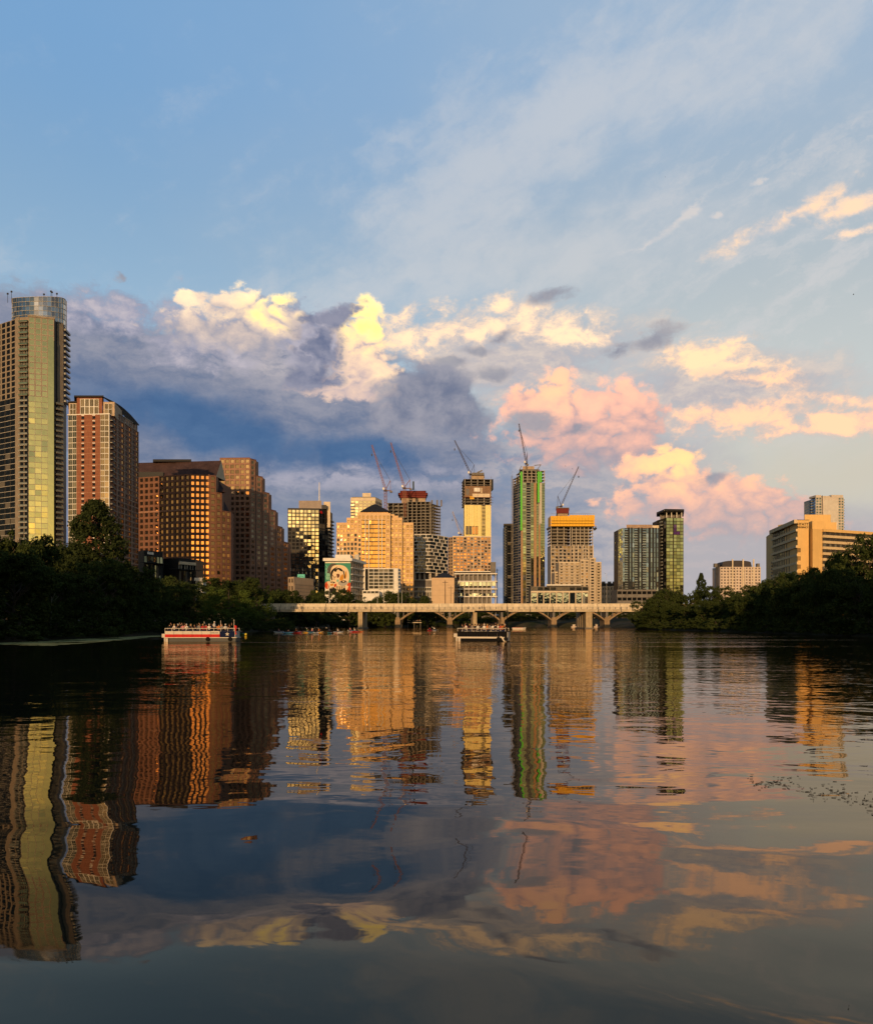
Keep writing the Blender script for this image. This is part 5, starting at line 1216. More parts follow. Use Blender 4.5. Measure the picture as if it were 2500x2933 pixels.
def unseen_western_towers():
    # unseen downtown blocks, added to shade and darken the glass of the towers in view
    for nm, lab, cx, cy, w, dp, hgt, st, me in (
        ('dark_glass_tower', 'unseen mid rise dark residential block left of the picture', -216, 95, 82, 34, 72, M_concd, W_dark),
        ('unseen_concrete_tower', 'unseen concrete office tower left of the picture', -300, 130, 64, 34, 64, M_conc, W_dark),
        ('unseen_brick_block', 'unseen mid rise brick block left of the picture', -392, 160, 90, 40, 70, M_brick, W_dark)):
        B = Bld(nm, lab, 'tower', (cx, cy, 5.0)); x0, x1, y0, y1 = cx-w/2, cx+w/2, cy-dp/2, cy+dp/2
        B.p('tower_body', st).box(x0, x1, y0, y1, 3.0, hgt)
        for p, q, nc in (((x1, y1), (x0, y1), 9), ((x1, y0), (x1, y1), 4), ((x0, y0), (x1, y0), 9)): B.facade(p, q, 5.0, hgt, nc, int(hgt/9), st, me, wf=0.7, hf=0.62, rec=0.4)
        B.p('roof_plant', M_concd).box(cx-w/4, cx+w/4, cy-dp/4, cy+dp/4, hgt, hgt+5)
        B.CAP = 120; B.finish()

for fn in (unseen_western_towers, glass_drum_tower, brick_tower, gable_office, stepped_tower, dark_hotel, pale_tower, pyramid_office, banded_tower, balcony_apartments, cream_tower,
           hip_box, green_wrap_tower, yellow_crown_tower, stepped_apartments, twin_glass, barrel_block, riverside_hotel, mural_hotel, bank_pavilions):
    fn()

# ------------------------------------------------------------------ tower cranes with luffing jibs
def crane(label, d, base, pivot, tip, tail, hook, mat, mast=True, w=1.0):
    """all points are (photograph column, row) at distance d"""
    P = lambda q: Vector((X(q[0], d), d, Z(q[1], d)))
    b0, pv, tp, tl = P(base), P(pivot), P(tip), P(tail)
    r = thing('tower_crane', label, 'crane', tuple(b0), 'cranes over the building sites')
    def lattice(a, b, wa, wb, nseg, rr):
        m = MB(); ax = (b-a).normalized(); s1 = ax.cross(Vector((0, 1, 0))).normalized(); s2 = Vector((0, 1, 0))
        cor = lambda t, i: a+(b-a)*t + (s1*(1 if i in (0, 3) else -1) + s2*(1 if i < 2 else -1))*((wa+(wb-wa)*t)/2)
        for i in range(4): m.beam(cor(0, i), cor(1, i), rr)
        for k in range(nseg):
            t0, t1 = k/nseg, (k+1)/nseg
            for i in range(4):
                m.beam(cor(t0, i), cor(t1, (i+1) % 4), rr*0.6); m.beam(cor(t0, i), cor(t0, (i+1) % 4), rr*0.6)
        return m
    if mast and (pv-b0).length > 3: lattice(b0, pv, 2.0*w, 2.0*w, max(3, int((pv-b0).length/3)), 0.20*w).build('mast', mat, r)
    L = (tp-pv).length
    lattice(pv+Vector((0, 0, 0.8)), tp, 1.7*w, 0.9*w, max(8, int(L/2.6)), 0.17*w).build('jib', mat, r)
    m = MB(); m.box(pv.x-1.4*w, pv.x+1.4*w, pv.y-1.4, pv.y+1.4, pv.z-0.9, pv.z+0.5); m.build('slewing_ring', M_dark, r)
    cx = pv.x + math.copysign(2.0, tp.x-pv.x); m = MB(); m.box(cx-0.9, cx+0.9, pv.y-2.4, pv.y-0.6, pv.z+0.5, pv.z+2.8); m.build('operator_cab', M_white, r)
    # A-frame and counter jib
    m = MB()
    for s in (-1, 1): m.beam(pv+Vector((0, s*0.8, 0.5)), tl+Vector((0, s*0.3, 0)), 0.25*w); m.beam(Vector((tl.x, pv.y+s*0.8, pv.z)), tl+Vector((0, s*0.3, 0)), 0.2*w)
    m.build('a_frame', mat, r)
    m = MB(); x1 = tl.x + (tl.x-pv.x)*0.15; m.box(min(pv.x, x1), max(pv.x, x1), pv.y-1.1, pv.y+1.1, pv.z-0.5, pv.z+0.1); m.build('counter_jib', mat, r)
    m = MB(); m.box(x1-1.3, x1+1.3, pv.y-1.3, pv.y+1.3, pv.z-2.2, pv.z-0.5); m.build('counterweight', M_concd, r)
    m = MB(); m.beam(tl, pv+(tp-pv)*0.86, 0.10*w); m.beam(tl+Vector((0, 0.4, 0)), pv+(tp-pv)*0.80, 0.10*w); m.build('luffing_cable', M_dark, r)
    hk = P(hook); m = MB(); m.beam(tp, (tp.x, d, hk.z+2), 0.07*w); m.build('hoist_cable', M_dark, r)
    m = MB(); m.box(tp.x-0.5, tp.x+0.5, d-0.5, d+0.5, hk.z, hk.z+2.2); m.build('hook_block', M_dark, r)
M_craner = plain('crane_rust', (0.22, 0.10, 0.065), 0.6); M_craned = plain('crane_dark', (0.05, 0.036, 0.036), 0.6); M_cranew = plain('crane_pale', (0.36, 0.30, 0.28), 0.5)
crane('rusty red luffing crane on its own mast beside the pyramid roof', 842, (1104, 1560), (1104, 1405), (1065, 1274), (1118, 1376), (1063, 1306), M_craner, w=1.25)
crane('rusty red luffing crane on the red formwork of the banded tower', 846, (1160, 1480), (1158, 1398), (1119, 1267), (1174, 1374), (1116, 1296), M_craner, w=1.25)
crane('thin dark crane on top of the pale yellow panelled tower', 910, (1347, 1372), (1347, 1358), (1302, 1261), (1358, 1331), (1301, 1290), M_craned)
crane('short pale crane rising behind the tan balcony apartments', 1000, (1322, 1590), (1318, 1531), (1296, 1465), (1328, 1524), (1294, 1492), M_cranew, w=1.1)
crane('steep black crane on top of the green trimmed tower', 955, (1508, 1350), (1507, 1328), (1486, 1213), (1510, 1298), (1485, 1236), M_craned, w=1.0)
crane('dark crane leaning away on the yellow screened tower', 1015, (1607, 1470), (1607, 1450), (1657, 1336), (1597, 1420), (1658, 1368), M_craned)
# ------------------------------------------------------------------ ground, water, algae
LB = [(-900, -110), (-100, -80), (0, -62), (99, -54), (168, -57), (264, -52), (300, -54), (340, -62), (400, -78), (480, -96), (545, -60), (575, 0)]
RB = [(-900, 140), (-100, 70), (0, 48), (60, 56), (110, 72), (142, 78), (220, 84), (346, 88), (400, 100), (480, 128), (545, 110), (575, 0)]
def bank(y, t):
    return np.interp(y, [p[0] for p in t], [p[1] for p in t])
def ground_z(x, y):
    l, r = bank(y, LB), bank(y, RB)
    e = np.maximum(l-x, x-r); e = np.where(y > 575, np.maximum(e, (y-575.0)), e)
    z = np.where(e < 0, np.maximum(-3.0, e*0.35), 0.35*np.minimum(e, 7.0) + np.clip((e-7)/90.0, 0, 1)*(GZ-2.9))
    return z - 0.15
def make_ground():
    xs = np.concatenate([[-9000, -5000, -2600, -1400, -800, -500, -320], np.arange(-230, -140, 15), np.arange(-140, 150, 5), np.arange(150, 260, 15), [320, 500, 800, 1400, 2600, 5000, 9000]])
    ys = np.concatenate([[-9000, -4000, -1500, -900, -600, -400, -250, -150], np.arange(-100, 620, 9), [640, 680, 740, 820, 950, 1150, 1500, 2200, 3500, 6000, 12000]])
    Xg, Yg = np.meshgrid(xs, ys); Zg = ground_z(Xg, Yg)
    v = np.stack([Xg, Yg, Zg], -1).reshape(-1, 3); nx = len(xs)
    f = [(j*nx+i, j*nx+i+1, (j+1)*nx+i+1, (j+1)*nx+i) for j in range(len(ys)-1) for i in range(nx-1)]
    me = bpy.data.meshes.new('ground'); me.from_pydata(v.tolist(), [], f); me.update()
    m = _nt('ground'); P = objco(); n1 = noise(P, 0.08, 6, 0.6); n2 = noise(P, 1.4, 4, 0.6)
    _out(_prin(mixc(sstep(n1*0.6+n2*0.4, 0.4, 0.6), (0.020, 0.026, 0.010), (0.055, 0.046, 0.030)), 0.95, spec=0.1).outputs[0])
    me.materials.append(m); tag(link('ground', me), kind='structure')
make_ground()

def make_hills():  # unseen hills behind the camera, added to cut the low glow in the windows
    b = MB(); n = 150; rows = 5; rng = random.Random(9)
    for i in range(n+1):
        a = math.radians(-115+230*i/n); 
        top = 1500*math.tan(math.radians(4.5+1.1*mnoise.noise(Vector((a*2.1, 3.0, 0)))+0.35*mnoise.noise(Vector((a*13, 1.0, 0)))+0.18*mnoise.noise(Vector((a*55, 7.0, 0)))))
        for j in range(rows):
            t = j/(rows-1); R = 1100+700*t; zz = 4.0 + (top-4.0)*math.sin(t*math.pi/2)**1.2*(R/1800 if 0 else 1)
            b.v.append((R*math.sin(a), -R*math.cos(a), zz))
        b.v.append((2500*math.sin(a), -2500*math.cos(a), 2.0))
    r_ = rows+1
    for i in range(n):
        for j in range(rows): b.f.append((i*r_+j, (i+1)*r_+j, (i+1)*r_+j+1, i*r_+j+1)); b.m.append(0)
    m = _nt('unseen_wooded_hills'); P = objco(); f = noise(P, 0.05, 6, 0.65)
    _out(_prin(mixc(sstep(f, 0.4, 0.6), (0.018, 0.026, 0.010), (0.050, 0.060, 0.026)), 0.95, spec=0.05).outputs[0])
    tag(b.build('unseen_wooded_hills', m), kind='structure')
make_hills()

def make_water():
    m = _nt('lake_water'); P = objco(); px, py, pz = sep(P)
    # long slow swells, ordinary ripples, and bands of wind-ruffled water
    warp = vmath('SCALE', vmath('SUBTRACT', noise(P, 0.11, 2, 0.5, color=True), (0.5, 0.5, 0.5)), scale=5.0)
    Q = vmath('ADD', P, warp)
    sw = noise(vmath('MULTIPLY', Q, (0.55, 1.0, 1.0)), 0.26, 1.2, 0.42)
    rp = noise(vmath('MULTIPLY', Q, (0.62, 1.0, 1.0)), 1.7, 2.0, 0.5)
    fr = noise(vmath('MULTIPLY', P, (0.7, 1.0, 1.0)), 3.2, 2.0, 0.5)
    far = sstep(py, 14.0, 70.0)
    band = sstep(noise(vmath('MULTIPLY', Q, (0.10, 1.0, 1.0)), 0.045, 3, 0.55), 0.50, 0.64)
    calm = noise(vmath('MULTIPLY', Q, (0.25, 1.0, 1.0)), 0.03, 3, 0.5)
    k2 = sstep(py, 6.0, 17.0)*0.015 + far*0.010 + 0.005
    ruff = band*far
    md = noise(vmath('MULTIPLY', Q, (0.6, 1.0, 1.0)), 0.62, 1.0, 0.4)
    near = 1.0-sstep(py, 5.0, 15.0)
    h = sw*(near*0.20+0.045) + md*(near*0.045+0.008) + rp*(k2*sstep(calm, 0.3, 0.6)+ruff*0.03) + fr*(ruff*0.022 + 0.0006)
    # wakes: low long waves left by the boats
    qx, qy, qz = sep(Q)
    for x0, x1, y0, wd, amp in ((-64, -33, 128, 0.9, 0.10), (-27, -8, 104, 0.6, 0.07), (9, 40, 106, 0.7, 0.09), (14, 75, 121, 0.9, 0.07), (30, 95, 152, 1.1, 0.09), (-20, 60, 196, 1.4, 0.10), (-45, -12, 172, 1.2, 0.08)):
        t = (py + qx*0.02 - qy*0.0 + (rp-0.5)*1.5 - y0)*(1.0/wd)
        h = h + mth('EXPONENT', t*t*-1.0)*sstep(px, x0-4.0, x0+4.0)*(1.0-sstep(px, x1-8.0, x1+8.0))*amp
    bmp = NT[0].nodes.new('ShaderNodeBump'); bmp.inputs['Strength'].default_value = 1.0; bmp.inputs['Distance'].default_value = 1.0
    _set(bmp.inputs['Height'], h)
    murk = mixc(noise(P, 0.02, 3, 0.5), (0.004, 0.008, 0.008), (0.009, 0.013, 0.010))
    df = NT[0].nodes.new('ShaderNodeBsdfDiffuse'); _set(df.inputs[0], murk)
    gl = NT[0].nodes.new('ShaderNodeBsdfGlossy'); gl.inputs['Roughness'].default_value = 0.012; _set(gl.inputs[0], (1.0, 0.86, 0.70))
    fr_ = NT[0].nodes.new('ShaderNodeFresnel'); fr_.inputs['IOR'].default_value = 1.44
    ms = NT[0].nodes.new('ShaderNodeMixShader')
    for nd in (gl, fr_): NT[0].links.new(bmp.outputs[0], nd.inputs['Normal'])
    NT[0].links.new(fr_.outputs[0], ms.inputs[0]); NT[0].links.new(df.outputs[0], ms.inputs[1]); NT[0].links.new(gl.outputs[0], ms.inputs[2]); _out(ms.outputs[0])
    b = MB(); b.add([(-700, -900, 0), (700, -900, 0), (700, 800, 0), (-700, 800, 0)], [(0, 1, 2, 3)])
    tag(b.build('lake_water', m), kind='structure')
make_water()

def algae():
    m = _nt('algae_green'); P = objco(); n1 = noise(P, 0.6, 5, 0.6)
    _out(_prin(mixc(sstep(n1, 0.4, 0.6), (0.20, 0.22, 0.07), (0.42, 0.41, 0.17)), 0.9, spec=0.1).outputs[0])
    rng = random.Random(3); b = MB()
    # many flat leafy rafts that thin out towards open water
    for k in range(7000):
        t = rng.random()**0.9; y = 88+t*75; e = float(bank(y, LB)); w = (1-t)*10+2.5
        x = e + (rng.random()**1.6)*w
        if mnoise.noise(Vector((x*0.18, y*0.18, 0))) + 0.35 < rng.random()*0.9: continue
        r = rng.uniform(0.25, 0.95); n_ = 6; a0 = rng.random()*6; zz = 0.006+rng.random()*0.02
        b.add([(x+r*rng.uniform(.6, 1.2)*math.cos(a0+i*6.283/n_), y+r*rng.uniform(.6, 1.2)*math.sin(a0+i*6.283/n_), zz) for i in range(n_)], [tuple(range(n_))])
    o = b.build('algae_mat', m); tag(o, 'pale green mat of floating algae along the left bank', 'algae', kind='stuff')
    # twigs and leaves adrift at the right
    b = MB()
    for k in range(260):
        t = rng.random(); px = 2140+t*420; py = 2232+ t*75 + 10*math.sin(t*17) + rng.gauss(0, 7+t*13)
        y = yd(py); x = X(px, y); a = rng.gauss(0.1, 0.6); l = rng.uniform(0.008, 0.034); w = rng.uniform(0.0015, 0.0045)
        if rng.random() < 0.4*(1-t): continue
        b.beam((x-l*math.cos(a), y-l*math.sin(a), 0.004), (x+l*math.cos(a), y+l*math.sin(a), 0.007), w)
    tag(b.build('floating_twigs', plain('wet_twig', (0.015, 0.013, 0.010), 0.6)), 'scatter of dark twigs and leaves adrift on the near water', 'debris', kind='stuff')
algae()

# ------------------------------------------------------------------ trees
def leaf_mat(name, c0, c1):
    m = _nt(name); g = NT[0].nodes.new('ShaderNodeNewGeometry'); oi = NT[0].nodes.new('ShaderNodeObjectInfo')
    r = V(g.outputs['Random Per Island']); P = V(g.outputs['Position'])
    f = mth('ADD', r*0.5 + V(oi.outputs['Random'])*0.25, noise(P, 0.35, 2, 0.5)*0.5 - 0.12, clamp=True)
    c = mixc(f, c0, c1)
    d = NT[0].nodes.new('ShaderNodeBsdfDiffuse'); _set(d.inputs[0], c); t = NT[0].nodes.new('ShaderNodeBsdfTranslucent'); _set(t.inputs[0], c)
    ms = NT[0].nodes.new('ShaderNodeMixShader'); ms.inputs[0].default_value = 0.18
    NT[0].links.new(d.outputs[0], ms.inputs[1]); NT[0].links.new(t.outputs[0], ms.inputs[2]); _out(ms.outputs[0]); return m
M_leafd = leaf_mat('leaves_dark', (0.022, 0.034, 0.011), (0.075, 0.098, 0.030))
M_leafc = leaf_mat('leaves_cypress', (0.018, 0.028, 0.011), (0.055, 0.072, 0.026))
M_leafl = leaf_mat('leaves_light', (0.055, 0.085, 0.018), (0.120, 0.165, 0.038))
M_bark = stone('bark', (0.075, 0.058, 0.042), 0.3, 1.5)
M_dead = stone('dead_wood', (0.22, 0.19, 0.15), 0.2, 1.5)
def crown_mesh(name, seed, kind, mat, nclump, nleaf, size):
    """leaf clumps spread through the volume of a crown that stands on z = 0, 1 high and about 1 wide"""
    r = np.random.RandomState(seed); C = []; Rr = []
    if kind == 'round':
        lobes = [(0, 0, 0.56, 0.36, 0.34), (0.1, 0.05, 0.22, 0.34, 0.20), (-0.12, -0.08, 0.26, 0.32, 0.20)]
        for k in range(10):
            a = r.uniform(0, 6.28); q = r.uniform(0.14, 0.34); lobes.append((q*math.cos(a), q*math.sin(a), r.uniform(0.16, 0.84), r.uniform(0.13, 0.23), r.uniform(0.10, 0.18)))
        while len(C) < nclump:
            l = lobes[r.randint(len(lobes))]; v = r.normal(size=3); v /= np.linalg.norm(v); q = r.uniform(0.55, 1.0)
            p = np.array([l[0]+v[0]*l[3]*q, l[1]+v[1]*l[3]*q, l[2]+v[2]*l[4]*q])
            if p[2] > 0.04: C.append(p); Rr.append(r.uniform(0.035, 0.075))
    elif kind == 'cone':
        while len(C) < nclump:
            z = r.uniform(0.02, 0.99); w = 0.50*min(1.0, 1.25*(1-z)**0.62)*(0.84+0.16*math.sin(z*34+seed))+0.015; a = r.uniform(0, 6.28); q = w*math.sqrt(r.uniform(0.25, 1.0))*r.uniform(0.8, 1.12)
            C.append(np.array([q*math.cos(a), q*math.sin(a), z-0.06*q])); Rr.append(r.uniform(0.028, 0.055))
    elif kind == 'bald':
        tips = [(r.uniform(-0.30, 0.30), r.uniform(-0.3, 0.3), r.uniform(0.66, 1.0), r.uniform(0.16, 0.26)) for _ in range(9)]
        while len(C) < nclump:
            t = tips[r.randint(len(tips))]; z = r.uniform(0.0, t[2]); w = t[3]*(1-(z/t[2])**1.6)+0.015; a = r.uniform(0, 6.28); q = w*math.sqrt(r.uniform(0.2, 1))
            C.append(np.array([t[0]+q*math.cos(a), t[1]+q*math.sin(a), z])); Rr.append(r.uniform(0.03, 0.06))
    else:  # shrub
        while len(C) < nclump:
            v = r.normal(size=3); v /= np.linalg.norm(v); v[2] = abs(v[2]); q = r.uniform(0.6, 1.0)
            k = 0.8+0.35*mnoise.noise(Vector(v)*2.2+Vector((seed, 0, 0)))
            C.append(np.array([v[0]*0.5*q*k, v[1]*0.5*q*k, v[2]*0.9*q*k])); Rr.append(r.uniform(0.05, 0.09))
    C = np.array(C); Rr = np.array(Rr); n = nclump*nleaf
    c = np.repeat(C, nleaf, 0); rr = np.repeat(Rr, nleaf)[:, None]
    d = r.normal(size=(n, 3)); d /= np.linalg.norm(d, axis=1)[:, None]; p = c + d*rr*r.uniform(0.3, 1.0, (n, 1))**0.6*np.array([1, 1, 0.8])
    nrm = d*0.7 + r.normal(size=(n, 3))*0.6 + np.array([0, 0, 0.35]); nrm /= np.linalg.norm(nrm, axis=1)[:, None]
    t = np.cross(nrm, r.normal(size=(n, 3))); t /= np.linalg.norm(t, axis=1)[:, None]; b = np.cross(nrm, t)
    s = (size*r.uniform(0.6, 1.3, (n, 1))); 
    q = np.stack([p-t*s*0.5, p+b*s*0.32, p+t*s*0.6, p-b*s*0.32], 1).reshape(-1, 3)
    me = bpy.data.meshes.new(name); me.vertices.add(4*n); me.vertices.foreach_set('co', q.ravel())
    me.loops.add(4*n); me.loops.foreach_set('vertex_index', np.arange(4*n)); me.polygons.add(n); me.polygons.foreach_set('loop_start', np.arange(n)*4)
    me.update(calc_edges=True); me.materials.append(mat); return me
def trunk_mesh(name, seed, kind, mat):
    r = random.Random(seed); b = MB()
    if kind == 'shrub':
        for k in range(5): a = k*1.26+r.random(); b.beam((0, 0, -0.05), (0.25*math.cos(a), 0.25*math.sin(a), 0.5), 0.02, k=5)
        return b.mesh(name, mat)
    hz = {'round': 0.62, 'cone': 0.95, 'bald': 0.8}[kind]; n = 7; x = y = 0.0; prev = (0, 0, -0.03); R0 = 0.034
    for i in range(n):
        z = (i+1)/n*hz; x += r.uniform(-.012, .012); y += r.uniform(-.012, .012); cur = (x, y, z); rad = R0*(1-0.85*(i+0.5)/n)
        b.beam(prev, cur, rad, k=7)
        if i >= 1:
            for k in range(3 if kind != 'cone' else 4):
                a = r.uniform(0, 6.28); l = (0.30 if kind == 'round' else 0.34*(1-z))*r.uniform(.7, 1.2); m_ = (x+l*0.5*math.cos(a), y+l*.5*math.sin(a), z+l*(0.30 if kind != 'cone' else 0.05)); e = (x+l*math.cos(a+.2), y+l*math.sin(a+.2), z+l*(0.75 if kind != 'cone' else 0.0))
                b.beam(cur, m_, rad*0.5, k=5); b.beam(m_, e, rad*0.28, k=4)
                a += 0.7; b.beam(m_, (m_[0]+l*.4*math.cos(a), m_[1]+l*.4*math.sin(a), m_[2]+l*.3), rad*0.2, k=4)
        prev = cur
    return b.mesh(name, mat)
TV = {}
for kind, mat, vs, nc, nl, sz in (('round', M_leafd, 4, 300, 46, 0.030), ('cone', M_leafc, 1, 520, 40, 0.024), ('bald', M_leafl, 2, 260, 42, 0.026), ('shrub', M_leafd, 2, 90, 34, 0.055)):
    TV[kind] = [(crown_mesh(f'crown_{kind}', 11+7*k, kind, mat, nc, nl, sz), trunk_mesh(f'trunk_{kind}', 5+k, kind, M_bark)) for k in range(vs)]
TREES = [0]; SEEN = {}; PLANTS = []
ORDW = ['first', 'second', 'third', 'fourth', 'fifth', 'sixth', 'seventh', 'eighth', 'ninth', 'tenth', 'eleventh', 'twelfth', 'thirteenth', 'fourteenth', 'fifteenth', 'sixteenth', 'seventeenth', 'eighteenth', 'nineteenth', 'twentieth', 'twenty-first', 'twenty-second', 'twenty-third', 'twenty-fourth', 'twenty-fifth', 'twenty-sixth', 'twenty-seventh', 'twenty-eighth']
MARKS = [(-900, 'outside the picture edge'), (0, 'below the glass drum tower'), (200, 'below the brick tower'), (395, 'below the granite office block'), (640, 'below the stepped granite tower'), (826, 'below the dark hotel tower'), (928, 'below the mural hotel'), (1046, 'below the pyramid roof office'),
         (1186, 'below the hipped roof box'), (1303, 'below the banded podium'), (1445, 'below the green trimmed tower'), (1572, 'below the yellow screened tower'), (1722, 'below the dark glass tower'), (1890, 'below the gold glass tower'), (1965, 'left of the barrel roof block'), (2050, 'below the barrel roof block'), (2185, 'below the riverside hotel end'), (2330, 'below the riverside hotel wing'), (2501, 'outside the picture edge')]
def label_plants():
    rows = {}
    for r, lab in PLANTS:
        x, y = r.location.x, r.location.y
        px = 1250+F*x/y if y > 20 else -9999; mk = [m for p, m in MARKS if px >= p]
        mk = mk[-1] if mk else 'outside the picture edge'
        rows.setdefault((lab, mk), []).append((px, r))
    for (lab, mk), lst in rows.items():
        lst.sort(key=lambda t: t[0])
        for i, (_, r) in enumerate(lst):
            if mk.startswith('outside'): r['label'] = f'{lab}, {mk}'
            elif len(lst) == 1: r['label'] = f'{lab}, {mk}'
            else: r['label'] = f'{lab}, {mk}, {ORDW[min(i, len(ORDW)-1)]} from left'
def tree(px, d, top, wpx, kind='round', label=None, group=None, name=None, at=None, h=None, w=None):
    i = TREES[0]; TREES[0] += 1
    x, y = (X(px, d), d) if at is None else at
    gz = float(ground_z(np.array(x), np.array(y)))
    gz = max(gz, -0.4)
    if h is None: h = (Z(top, d)-gz)*1.07
    if w is None: w = wpx/F*d
    cm, tm = TV[kind][i % len(TV[kind])]
    r = thing(name or {'round': 'broadleaf_tree', 'cone': 'cypress_tree', 'bald': 'young_cypress', 'shrub': 'riverside_shrub'}[kind], label, 'shrub' if kind == 'shrub' else 'tree', (x, y, gz), group)
    rng = random.Random(i*13+1); r.rotation_euler = (0, 0, rng.uniform(0, 6.28))
    if group: PLANTS.append((r, label))
    t = link('stem' if kind == 'shrub' else 'trunk', tm, r); t.scale = (min(w, h*0.8), min(w, h*0.8), h)
    c = link('foliage' if kind == 'shrub' else 'crown', cm, r); c.scale = (w, w*rng.uniform(.85, 1.1), h)
    return r
GL = 'trees in the left bank thicket'; GR = 'trees in the right bank thicket'; GF = 'trees on the far bank beyond the bridges'
tree(272, 165, 1458, 300, 'cone', 'tall dark conical cypress in front of the brick tower')
for px, d, top, w in ((-70, 158, 1478, 260), (25, 160, 1498, 230), (118, 172, 1532, 200), (190, 178, 1548, 170)):
    tree(px, d, top, w, 'round', 'tall dark broadleaf tree on the left bank', GL)
for px, d, top, w in ((-20, 152, 1612, 220), (90, 154, 1640, 230), (190, 160, 1620, 190), (300, 166, 1640, 200), (385, 186, 1612, 150), (330, 190, 1575, 150)):
    tree(px, d, top, w, 'round', 'dark leafy thicket tree on the left bank', GL)
for px, d, top, w in ((440, 214, 1655, 150), (505, 236, 1668, 140), (455, 205, 1720, 150), (560, 300, 1672, 130), (500, 320, 1650, 120)):
    tree(px, d, top, w, 'round', 'dark round tree on the left bank', GL)
tree(655, 268, 1678, 190, 'bald', 'bright green feathery tree on the left bank above the striped tour boat')
tree(575, 258, 1722, 130, 'bald', 'low bright green tree drooping to the water at the left bank')
tree(738, 284, 1702, 110, 'bald', 'green feathery tree beside the left end of the bridge')
tree(700, 262, 1752, 160, 'bald', 'low green bush-like tree between the boat and the bridge')
for px, d, top, w in ((620, 345, 1652, 150), (700, 352, 1655, 150), (770, 440, 1668, 130), (735, 372, 1680, 110), (815, 445, 1686, 110), (660, 380, 1668, 130)):
    tree(px, d, top, w, 'round', 'dark back row tree', GL)
for px, d, top, w in ((856, 460, 1688, 120), (905, 470, 1692, 110), (948, 500, 1684, 110), (1000, 512, 1700, 110), (1050, 522, 1702, 110), (1103, 530, 1694, 110), (1150, 536, 1692, 110), (1195, 545, 1706, 90), (1225, 560, 1714, 80)):
    tree(px, d, top, w, 'round', 'dark tree rising above the bridge deck', GF)
for k, px in enumerate(range(1205, 1850, 50)):
    tree(px, 592+(k % 3)*9, 1742+(k*37 % 9), 96, 'round', 'dark far bank tree behind the arches', GF)
for k, px in enumerate(range(860, 1200, 45)):
    tree(px, 470+(k % 4)*14 if px < 960 else 540+(k % 3)*10, 1752, 80, 'round', 'low dark far bank tree under the bridge', GF)
for px, d, top, w in ((1838, 352, 1716, 100), (1888, 345, 1692, 110), (1928, 338, 1670, 105), (1985, 328, 1690, 100), (2062, 318, 1674, 110), (2122, 306, 1688, 110)):
    tree(px, d, top, w, 'round', 'dark right bank tree near the bridge end', GR)
tree(2008, 332, 1652, 64, 'cone', 'small pointed conifer sticking out of the right bank treeline')
for px, d, top, w in ((2182, 296, 1660, 120), (2245, 284, 1640, 125), (2300, 268, 1626, 120), (2352, 262, 1620, 115)):
    tree(px, d, top, w, 'round', 'dark taller right bank tree', GR)
tree(2418, 244, 1580, 150, 'round', 'tall dark tree hiding the long wing of the yellow hotel')
tree(2496, 222, 1524, 230, 'round', 'tallest broad dark tree on the right bank at the picture edge')
tree(2590, 214, 1550, 220, 'round', 'dark right bank tree at the edge', GR)
for px, d, top, w in ((1870, 338, 1745, 120), (1960, 320, 1738, 130), (2050, 300, 1735, 140), (2140, 284, 1726, 150), (2230, 268, 1712, 160), (2320, 250, 1700, 170), (2410, 232, 1680, 180), (2480, 206, 1660, 200), (2570, 200, 1650, 200)):
    tree(px, d, top, w, 'round', 'low dark leafy right bank tree', GR)
# a closed row of lower trees along both waterlines
rs = random.Random(5)
for y in np.arange(96, 205, 8.5):
    e = float(bank(y, LB)); k = 0.62 if y > 175 else 1.0
    tree(0, 0, 0, 0, 'round', 'low leafy waterline tree on the left', GL, at=(e-4.5-rs.random()*4, float(y)), h=rs.uniform(9, 14)*k, w=rs.uniform(11, 15)*k)
for y in np.arange(140, 345, 10.0):
    e = float(bank(y, RB)); k = 0.7 if y > 240 else 1.0
    tree(0, 0, 0, 0, 'round', 'low leafy waterline tree on the right', GR, at=(e+4.5+rs.random()*4, float(y)), h=rs.uniform(10, 15)*k, w=rs.uniform(12, 16)*k)
# shrubs down to the waterline
rs = random.Random(5)
for y in np.arange(92, 400, 7.0):
    x = float(bank(y, LB))-1.2-rs.random()*2
    if X(-200, y) < x: tree(0, 0, 0, 0, 'shrub', 'low dark shrub over the left waterline', 'shrubs along the left waterline', at=(x, float(y)), h=rs.uniform(3.5, 6.0), w=rs.uniform(7, 10))
for y in np.arange(136, 400, 7.0):
    x = float(bank(y, RB))+1.2+rs.random()*2
    if X(2700, y) > x: tree(0, 0, 0, 0, 'shrub', 'low dark shrub over the right waterline', 'shrubs along the right waterline', at=(x, float(y)), h=rs.uniform(3.5, 6.0), w=rs.uniform(7, 10))
for x in np.arange(-60, 125, 8.0):
    tree(0, 0, 0, 0, 'shrub', 'low dark shrub at the far waterline', 'shrubs along the far waterline', at=(float(x), 574+rs.random()*4), h=rs.uniform(4, 7), w=rs.uniform(9, 13))
# the banks go on behind the camera; unseen trees placed to block low sun
for y in np.arange(-160, 90, 13.0):
    for k in range(2):
        tree(0, 0, 0, 0, 'round', 'unseen dark left bank tree nearer the viewer', GL, at=(float(bank(y, LB))-7-k*10-rs.random()*4, float(y)+rs.random()*6), h=rs.uniform(21, 27), w=rs.uniform(15, 20))
for y in np.arange(-160, 132, 13.0):
    for k in range(2):
        tree(0, 0, 0, 0, 'round', 'unseen dark right bank tree nearer the viewer', GR, at=(float(bank(y, RB))+7+k*10+rs.random()*4, float(y)+rs.random()*6), h=rs.uniform(21, 27), w=rs.uniform(15, 20))
label_plants()
